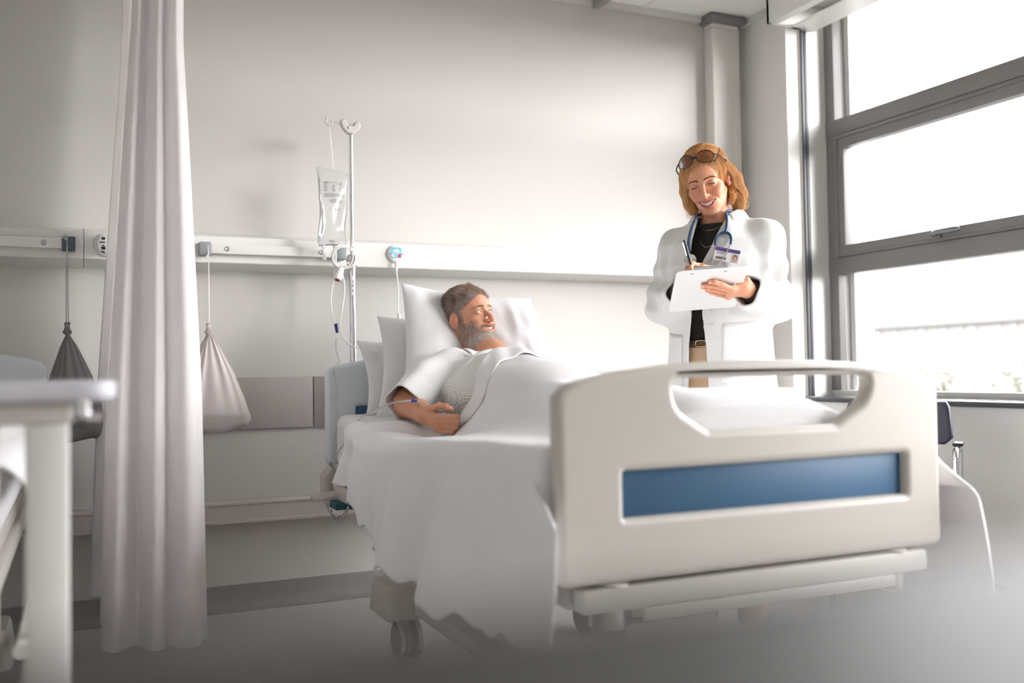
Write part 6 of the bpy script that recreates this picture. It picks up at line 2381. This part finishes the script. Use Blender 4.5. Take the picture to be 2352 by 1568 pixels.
badge_part('photo', 0.018, 0.039, -0.021, 0.0075, 0.001, mat('badge_photo_grey', rgb(200, 202, 206), 0.4))
def disc(name, cu_, cv_, ru, rv, n, mt):
    P_ = [(cu_ + ru * math.cos(t), cv_ + rv * math.sin(t)) for t in np.arange(20) * PI / 10]
    return MB().poly(P_, 0.0004, (bc + bn_ * n, bx_, by_)).build(name, mt, bdg, smooth=False)
disc('photo_hair', 0.0285, -0.0055, 0.0072, 0.0105, 0.0019, mat('photo_hair_brown', rgb(132, 88, 70), 0.5))
disc('photo_face', 0.0285, -0.0075, 0.0048, 0.0075, 0.0024, mat('photo_face_skin', rgb(226, 176, 156), 0.5))
tx_ = MB()
rs = np.random.RandomState(4)
u = -0.034
while u < 0.0:
    w = rs.choice([0.0005, 0.0009, 0.0014])
    tx_.poly([(u, -0.017), (u + w, -0.017), (u + w, -0.009), (u, -0.009)], 0.0003, (bc + bn_ * 0.001, bx_, by_))
    u += w + rs.choice([0.0005, 0.0008])
tx_.build('barcode', mat('badge_print', rgb(70, 70, 78), 0.6), bdg, smooth=False)
tl = MB()
for vv, us in ((0.0065, (-0.034, -0.030, -0.028, -0.021, -0.0195, -0.010)), (0.0025, (-0.034, -0.025, -0.0235, -0.012))):
    for a, b in zip(us[::2], us[1::2]):
        tl.poly([(a, vv - 0.0009), (b, vv - 0.0009), (b, vv + 0.0009), (a, vv + 0.0009)], 0.0003, (bc + bn_ * 0.001, bx_, by_))
tl.build('name_lines', mat('badge_ink', rgb(110, 96, 140), 0.6), bdg, smooth=False)

gl = thing('eyeglasses', 'dark tortoiseshell eyeglasses pushed up on the blonde hair of the woman', 'glasses', tuple(D_HO + _hu * 0.1))
GM = mm(D_H)
M_TORT = mat('tortoiseshell', rgb(48, 30, 34), 0.25, var=0.25, vscale=120)
gn = np.array([0, 0.86, 0.51])
gu = np.array([1.0, 0, 0])
gv = np.cross(gn, gu) * -1
gv = np.array([0, -0.51, 0.86])
gc = np.array([2.0, 80.0, 92.0])
def gpt(a, b, n=0.0):
    return gc + gu * a + gv * b + gn * n
for s in (-1, 1):
    ring = [gpt(s * 35 + 28 * math.cos(t), 22 * math.sin(t) + 1.5 * math.sin(t) ** 2, -0.006 * (28 * math.cos(t) + s * 35) ** 2) for t in np.arange(40) * 2 * PI / 40]
    MB().tube(ring, 2.1, 8, closed=True).xform(GM).build('rim', M_TORT, gl)
    rows = [[gpt(s * 35 + 27.4 * r * math.cos(t), 21.5 * r * math.sin(t), -0.006 * (27.4 * r * math.cos(t) + s * 35) ** 2) for t in np.linspace(0, 2 * PI, 33)] for r in (0.02, 0.5, 1.0)]
    MB().grid(np.array(rows)).xform(GM).build('lens', glass_mat('lens_tint%d' % (s + 1), (0.62, 0.52, 0.47), 0.25), gl, angle=180)
    te = [gpt(s * 62, 8, -23), gpt(s * 67, 7, -28), np.array([s * 82, 40, 66.0]), np.array([s * 87, 0, 42.0]), np.array([s * 88, -22, 20.0]), np.array([s * 84, -34, -2.0])]
    MB().tube(smooth_path(te, 40), 1.7, 8, flat=1.5).xform(GM).build('temple', M_TORT, gl)
MB().tube(smooth_path([gpt(-11, 4, -0.5), gpt(-5, 3.5, 0), gpt(5, 3.5, 0), gpt(11, 4, -0.5)], 14), 5.0, 10, flat=0.5).xform(GM).build('bridge', M_TORT, gl)
# ================================================================== the bearded man in bed
P_H = frame((1.320, 3.305, 1.151), (0.38, -0.86, 0.20), (-0.12, 0.14, 0.98))
PP = {'thumb': [[1.0041, 2.8271, 0.8350], [1.007, 2.7871, 0.8450], [1.023, 2.7691, 0.8415], [1.0376, 2.7627, 0.8340]],
      'f': [[[0.9915, 2.8002, 0.8140], [1.0384, 2.7352, 0.8105], [1.0563, 2.7601, 0.8095], [1.0464, 2.7866, 0.8080]],
            [[0.9927, 2.8001, 0.7985], [1.0401, 2.7294, 0.7950], [1.0557, 2.7554, 0.7940], [1.0446, 2.7824, 0.7930]],
            [[1.0, 2.7974, 0.7830], [1.0383, 2.7364, 0.7800], [1.0508, 2.7582, 0.7790], [1.0403, 2.7794, 0.7790]],
            [[1.011, 2.793, 0.7690], [1.0345, 2.7496, 0.7660], [1.0453, 2.7667, 0.7660], [1.0354, 2.7821, 0.7670]]],
      'wr': [0.990, 2.850, 0.812]}
P_ARM = [np.array(a) for a in ([1.165, 3.115, 0.955], [0.995, 3.045, 0.848], [0.990, 2.850, 0.814])]
P_ARML = [np.array(a) for a in ([1.530, 3.105, 0.915], [1.60, 2.88, 0.835], [1.50, 2.70, 0.838])]
p_hand = near_only(hand_fn(PP['wr'], PP['f'], PP['thumb'], [0.0086, 0.0088, 0.0085, 0.0074], 0.0140), (1.012, 2.80, 0.80), 0.12)
P_LEGS = [[np.array(a) for a in ((1.27, 2.58, 0.832), (1.25, 2.16, 0.826), (1.25, 1.85, 0.806))],
          [np.array(a) for a in ((1.44, 2.58, 0.832), (1.44, 2.16, 0.826), (1.43, 1.85, 0.806))]]

def p_trunk(p):
    d = ell(p, (1.35, 2.62, 0.838), (0.170, 0.16, 0.085))
    d = smin(d, ell(p, (1.335, 2.78, 0.852), (0.155, 0.19, 0.095)), 0.06)
    d = smin(d, ell(p, (1.325, 2.99, 0.900), (0.165, 0.17, 0.093), rot('X', 12) @ rot('Y', 9)), 0.06)
    d = smin(d, cap(p, (1.19, 3.115, 0.955), (1.52, 3.110, 0.925), 0.060, 0.058), 0.05)
    return d
def p_neck(p):
    a = P_H[:3, :3] @ np.array([0, -0.016, -0.07]) + P_H[:3, 3]
    return cap(p, a, (1.348, 3.135, 0.985), 0.057, 0.066)
def p_body(p):
    d = p_trunk(p)
    for L in P_LEGS:
        e = chain(p, L, [0.075, 0.052, 0.036], 0.03)
        e = smin(e, cap(p, L[2], L[2] + np.array([0.0, -0.035, 0.030]), 0.032, 0.022), 0.02)
        d = smin(d, e, 0.04)
    d = smin(d, chain(p, P_ARM, [0.056, 0.047, 0.031], 0.02), 0.035)
    e = chain(p, P_ARML, [0.056, 0.046, 0.030], 0.02)
    e = smin(e, ell(p, P_ARML[2] + np.array([-0.05, -0.03, 0.0]), (0.055, 0.045, 0.022)), 0.02)
    d = smin(d, e, 0.035)
    d = smin(d, p_neck(p), 0.035)
    return smin(d, p_hand(p), 0.012)
P_full = with_head(p_body, HP, P_H, reach=0.168)

def gown_mat():
    """White cotton with a small regular grey dot print (laid out along the cloth)."""
    m = cloth('gown_print', rgb(238, 237, 236), bump=0.06, wscale=500)
    nt = m.node_tree
    b = nt.nodes['Principled BSDF']
    old = b.inputs['Base Color'].links[0].from_socket
    at = nt.nodes.new('ShaderNodeAttribute')
    at.attribute_name = 'pat'
    def cell(offx, offy):
        mp = nt.nodes.new('ShaderNodeVectorMath')
        mp.operation = 'MULTIPLY_ADD'
        mp.inputs[1].default_value = (105, 105, 0)
        mp.inputs[2].default_value = (offx + 50, offy + 50, 0)
        nt.links.new(at.outputs['Vector'], mp.inputs[0])
        fr_ = nt.nodes.new('ShaderNodeVectorMath')
        fr_.operation = 'FRACTION'
        nt.links.new(mp.outputs[0], fr_.inputs[0])
        sb = nt.nodes.new('ShaderNodeVectorMath')
        sb.operation = 'SUBTRACT'
        sb.inputs[1].default_value = (0.5, 0.5, 0)
        nt.links.new(fr_.outputs[0], sb.inputs[0])
        ml = nt.nodes.new('ShaderNodeVectorMath')
        ml.operation = 'MULTIPLY'
        ml.inputs[1].default_value = (1, 1, 0)
        nt.links.new(sb.outputs[0], ml.inputs[0])
        ln_ = nt.nodes.new('ShaderNodeVectorMath')
        ln_.operation = 'LENGTH'
        nt.links.new(ml.outputs[0], ln_.inputs[0])
        return ln_.outputs['Value']
    mn = nt.nodes.new('ShaderNodeMath')
    mn.operation = 'MINIMUM'
    nt.links.new(cell(0, 0), mn.inputs[0])
    nt.links.new(cell(0.5, 0.5), mn.inputs[1])
    rp = nt.nodes.new('ShaderNodeMapRange')
    rp.inputs['From Min'].default_value = 0.12
    rp.inputs['From Max'].default_value = 0.20
    nt.links.new(mn.outputs[0], rp.inputs['Value'])
    mx = nt.nodes.new('ShaderNodeMix')
    mx.data_type = 'RGBA'
    mx.inputs[6].default_value = (*rgb(172, 171, 174), 1)
    nt.links.new(rp.outputs[0], mx.inputs[0])
    nt.links.new(old, mx.inputs[7])
    nt.links.new(mx.outputs[2], b.inputs['Base Color'])
    return m

G_SL = [P_ARM[0] + np.array([0.0, 0.0, 0.004]), P_ARM[0] * 0.45 + P_ARM[1] * 0.55 + np.array([-0.004, -0.004, 0.012]), P_ARM[1] + np.array([-0.030, -0.055, -0.012])]
def gown_outer(p):
    d = p_trunk(p) - 0.012
    sl = chain(p, G_SL, [0.070, 0.074, 0.078], 0.03)
    ax = G_SL[2] - G_SL[0]
    L = np.linalg.norm(ax)
    ax = ax / L
    t = (p - G_SL[0]) @ ax
    # long soft folds running down the sleeve and out of the armpit
    r = p - G_SL[0] - t[:, None] * ax
    ang = np.arctan2(r @ np.cross(ax, [0, 0, 1.0]), r[:, 2])
    sl = sl - 0.0055 * sstep(0.02, 0.22, t) * np.sin(ang * 5 + 1.2 + 0.9 * wob(p, 9.0, 4, 4))
    e = chain(p, [P_ARML[0], P_ARML[1]], [0.068, 0.070], 0.02)
    q = p - np.array([1.22, 3.02, 0.98])
    rr = np.linalg.norm(q[:, :2], axis=1)
    fa = np.arctan2(q[:, 0], -q[:, 1])
    d = d - 0.0055 * np.exp(-((rr - 0.11) / 0.10) ** 2) * np.sin(fa * 6.5 + 0.6) - 0.0022 * wob(p, 20.0, 7, 5)
    d = smin(d, ell(p, (1.185, 2.985, 0.862), (0.090, 0.130, 0.092)), 0.03)
    d = smin(d, sl, 0.016)
    d = smin(d, e, 0.02)
    return d, t - L
N_AX = None
def d_gown(p):
    d, tc = gown_outer(p)
    s = np.maximum(d, -(d + 0.006))
    nk_ = cap(p, (1.350, 3.10, 0.955), P_H[:3, 3] + np.array([0, 0.0, 0.02]), 0.074, 0.078)
    s = np.maximum(s, -nk_)
    far = np.linalg.norm(p - G_SL[2], axis=1)
    s = np.where((far < 0.15) & (p[:, 0] < 1.12), np.maximum(s, tc), s)
    return np.maximum(s, 2.60 - p[:, 1])
def gown_pat(V):
    ax = G_SL[2] - G_SL[0]
    L = np.linalg.norm(ax)
    ax = ax / L
    t = (V - G_SL[0]) @ ax
    r = V - G_SL[0] - t[:, None] * ax
    ang = np.arctan2(r @ np.cross(ax, [0, 0, 1.0]), r[:, 2])
    on = (chain(V, G_SL, [0.070, 0.074, 0.078], 0.03) < p_trunk(V) - 0.012)
    A = np.stack([ang * 0.075, t, 0 * t], -1)
    B = np.stack([V[:, 0] * 1.06 + V[:, 1] * 0.30, V[:, 1] * 0.80 + V[:, 2] * 0.90, 0 * t], -1)
    return np.where(on[:, None], A, B)

def make_patient():
    root = thing('person', 'smiling bearded man in a dotted hospital gown lying in the bed', 'person', (1.35, 2.8, 0.80))
    V, F = surface_net(P_full, (0.90, 1.70, 0.74), (1.74, 3.48, 1.32), 0.0020)
    V = relax(V, F, 1, 0.4)
    hf = head_sdf(HP)
    M = mm(P_H)
    q = inv_pts(P_H, V) * 1000.0
    near = (np.linalg.norm(q, axis=1) < 175)
    sub = np.where(near)[0]
    hair, beard, reg = hair_P(hf, q[sub], M, root)
    th = PP['thumb']
    nails = [(np.array(th[3]) + np.array([0.0, -0.006, 0.009]), 0.006)]
    def stubble(V_, q_, C):
        # skin under the cropped hair and beard is darker
        m = np.stack([np.abs(q_[:, 0]), q_[:, 1], q_[:, 2]], -1)
        hl = 64 - 0.010 * m[:, 0] ** 2
        sc = near & ((q_[:, 2] > hl) | (q_[:, 1] < np.interp(q_[:, 2], [-60, -20, 0, 30, 55, 70], [-60, -36, 6, 20, 32, 58]))) & (q_[:, 2] > -78)
        sc &= ~(np.linalg.norm((m - [74, -14, -9]) / [16, 21, 33], axis=1) < 1.0)
        C = C.copy()
        C[sc] = C[sc] * 0.35 + np.array(rgb(96, 84, 78)) * 0.65
        k = np.zeros(len(C), bool)
        k[sub] = reg
        C[k] = C[k] * 0.55 + np.array(rgb(140, 116, 104)) * 0.45
        return C
    np_obj('body', V, F, M_SKIN, root, tone_body(HP, P_H, V, nails, stubble))
    eye_parts(HP, M, root)
    teeth_mb(HP).xform(M).build('teeth', M_TOOTH, root)
    v, f, c = brow_strands(HP, hf, 230, rgb(142, 114, 96), np.random.RandomState(1))
    np_obj('eyebrows', tf(M, v), f, M_HAIR, root, c)
    lash_mb(HP, hf).xform(M).build('eyelashes', M_LASH, root)
    gm = gown_mat()
    gown = cloth_obj('hospital_gown', d_gown, (0.84, 2.58, 0.74), (1.76, 3.26, 1.12), 0.0034, gm, root, 2, pat=gown_pat, label='white hospital gown with a grey dot print')
    # neck binding
    N = []
    a0, a1 = np.array([1.350, 3.10, 0.955]), np.array(P_H[:3, 3]) + np.array([0, 0, 0.02])
    ax = (a1 - a0) / np.linalg.norm(a1 - a0)
    s1 = np.cross(ax, [1.0, 0, 0])
    s1 /= np.linalg.norm(s1)
    s2 = np.cross(ax, s1)
    for a in np.arange(60) * 2 * PI / 60:
        dr = s1 * math.cos(a) + s2 * math.sin(a)
        lo, hi = -0.05, 0.20
        for _ in range(24):
            mid = (lo + hi) / 2
            w = (a0 + ax * mid + dr * 0.0755)[None]
            if gown_outer(w)[0][0] < 0:
                lo = mid
            else:
                hi = mid
        N.append(a0 + ax * (hi - 0.001) + dr * 0.0755)
    MB().tube(N, 0.0034, 8, closed=True).build('neck_binding', M_SHEET, gown)
    # dressing and cannula on the forearm
    w = np.array(PP['wr'])
    MB().tube([w + np.array([-0.004, 0.012, 0.029]), w + np.array([0.004, -0.02, 0.030])], [0.006, 0.0045], 10, flat=0.5).build('cannula', M_TUBE, root)
    return root
patient = make_patient()
il = thing('arm_line', 'thin drip line with a blue connector running to his right wrist', 'infusion line', (0.96, 2.88, 0.84))
MB().tube(smooth_path([(0.915, 3.030, 0.846), (0.935, 2.96, 0.856), (0.957, 2.888, 0.860)], 20), 0.0030, 8).build('tube', M_TUBE, il)
MB().lathe([(0.0065, 0), (0.0065, 0.004), (0.004, 0.007), (0.0045, 0.018), (0.0025, 0.026)], (0.957, 2.888, 0.860), (0.06, -0.26, -0.01), 16).build('blue_connector', mat('connector_blue', rgb(64, 92, 176), 0.4), il, label='small blue connector')
MB().tube(smooth_path([(0.962, 2.865, 0.859), (0.975, 2.845, 0.856), (0.988, 2.832, 0.848)], 12), 0.0016, 8).build('tube', mat('line_cream', rgb(226, 206, 160), 0.5), il)
# ------------------------------------------------------------------ blanket and turned back sheet
def make_blanket():
    S, T = 190, 150
    t = np.linspace(0, 1, T)
    rows = []
    hem_l = np.interp(t, [0, 0.10, 0.33, 0.58, 0.85, 1.0], [0.235, 0.250, 0.335, 0.405, 0.43, 0.40])
    hem_l = hem_l + 0.009 * np.sin(t * 62) + 0.006 * np.sin(t * 110 + 1)          # scalloped hem
    hem_r = np.interp(t, [0, 0.5, 1.0], [0.35, 0.44, 0.50]) + 0.008 * np.sin(t * 60)
    for i in range(T):
        s = np.concatenate([np.linspace(-0.462 - hem_l[i], -0.47, 50), np.linspace(-0.462, 0.462, 95), np.linspace(0.47, 0.462 + hem_r[i], 45)])
        p, _ = blanket_point(s, np.full_like(s, t[i]))
        rows.append(p)
    G = np.array(rows)
    for _ in range(14):                                    # the cloth lies over the body, never through it
        flat = G.reshape(-1, 3)
        sel = np.where((flat[:, 0] > 0.95) & (flat[:, 0] < 1.80) & (flat[:, 2] > 0.72))[0]
        q = flat[sel] - np.array([0, 0, 0.004])
        dd = np.minimum(np.minimum(p_trunk(q) - 0.012, chain(q, P_ARML, [0.070, 0.068, 0.034], 0.02)), np.minimum(chain(q, P_LEGS[0], [0.075, 0.052, 0.036], 0.03), chain(q, P_LEGS[1], [0.075, 0.052, 0.036], 0.03)))
        flat[sel, 2] += np.clip(0.010 - dd, 0, 0.02)
        G = flat.reshape(G.shape)
    for _ in range(6):
        Z = G[..., 2].copy()
        Z[1:-1, 1:-1] = (G[1:-1, 1:-1, 2] * 2 + G[:-2, 1:-1, 2] + G[2:, 1:-1, 2] + G[1:-1, :-2, 2] + G[1:-1, 2:, 2]) / 6
        m_ = (np.abs(np.arange(S) - S / 2) < 46)
        G[:, m_, 2] = Z[:, m_]
    tuck = []
    for v in np.linspace(0.1, 1, 8):
        last = G[-1].copy()
        last[:, 2] = last[:, 2] + (np.minimum(last[:, 2], 0.66) - last[:, 2]) * v
        last[:, 1] = last[:, 1] - 0.006 * math.sin(min(v * 3, 1) * PI / 2)
        tuck.append(last)
    G = np.concatenate([G, np.array(tuck)])
    global BLANKET_G
    BLANKET_G = G[:T]
    mb = MB().grid(G)
    o = mb.build('blanket', M_BLANKET, angle=180)
    so2 = o.modifiers.new('thick', 'SOLIDIFY')
    so2.thickness = 0.006
    so2.offset = 1
    return tag(o, 'white waffle blanket over the bearded man, hanging down the bed side', 'blanket')

def make_fold():
    """Top sheet turned back over the blanket: a smooth band along the head edge across the chest."""
    G = BLANKET_G
    T, S = G.shape[:2]
    cols = [k for k in range(S) if 1.03 < G[0, k, 0] < 1.79 and abs(k - S / 2 + 3) < 60]
    rows = []
    for v in np.linspace(0, 1, 14):
        r = []
        for k in cols:
            c = G[:, k]
            w = np.interp(c[0, 0], [1.03, 1.1, 1.3, 1.8], [0.05, 0.085, 0.115, 0.12])
            L = np.concatenate([[0], np.cumsum(np.linalg.norm(np.diff(c, axis=0), axis=1))])
            s = v * w - 0.010
            p = np.array([np.interp(max(s, 0), L, c[:, a]) for a in range(3)])
            if s < 0:
                p[1] -= s
            p[2] += 0.011 + 0.004 * math.sin(v * PI) + 0.0025 * math.sin(c[0, 0] * 70 + v * 3)
            p[1] += 0.002
            r.append(p)
        rows.append(np.array(r))
    roll = [rows[0] + np.array([0, 0.003, -0.016]), rows[0] + np.array([0, 0.008, -0.007])]
    G2 = np.array(roll + rows)
    o = MB().grid(G2).build('turned_back_sheet', M_SHEET, angle=180)
    s = o.modifiers.new('thick', 'SOLIDIFY')
    s.thickness = 0.003
    s.offset = 1
    return tag(o, 'smooth white sheet folded back over the blanket across his chest', 'sheet')

blk = make_blanket()
make_fold()
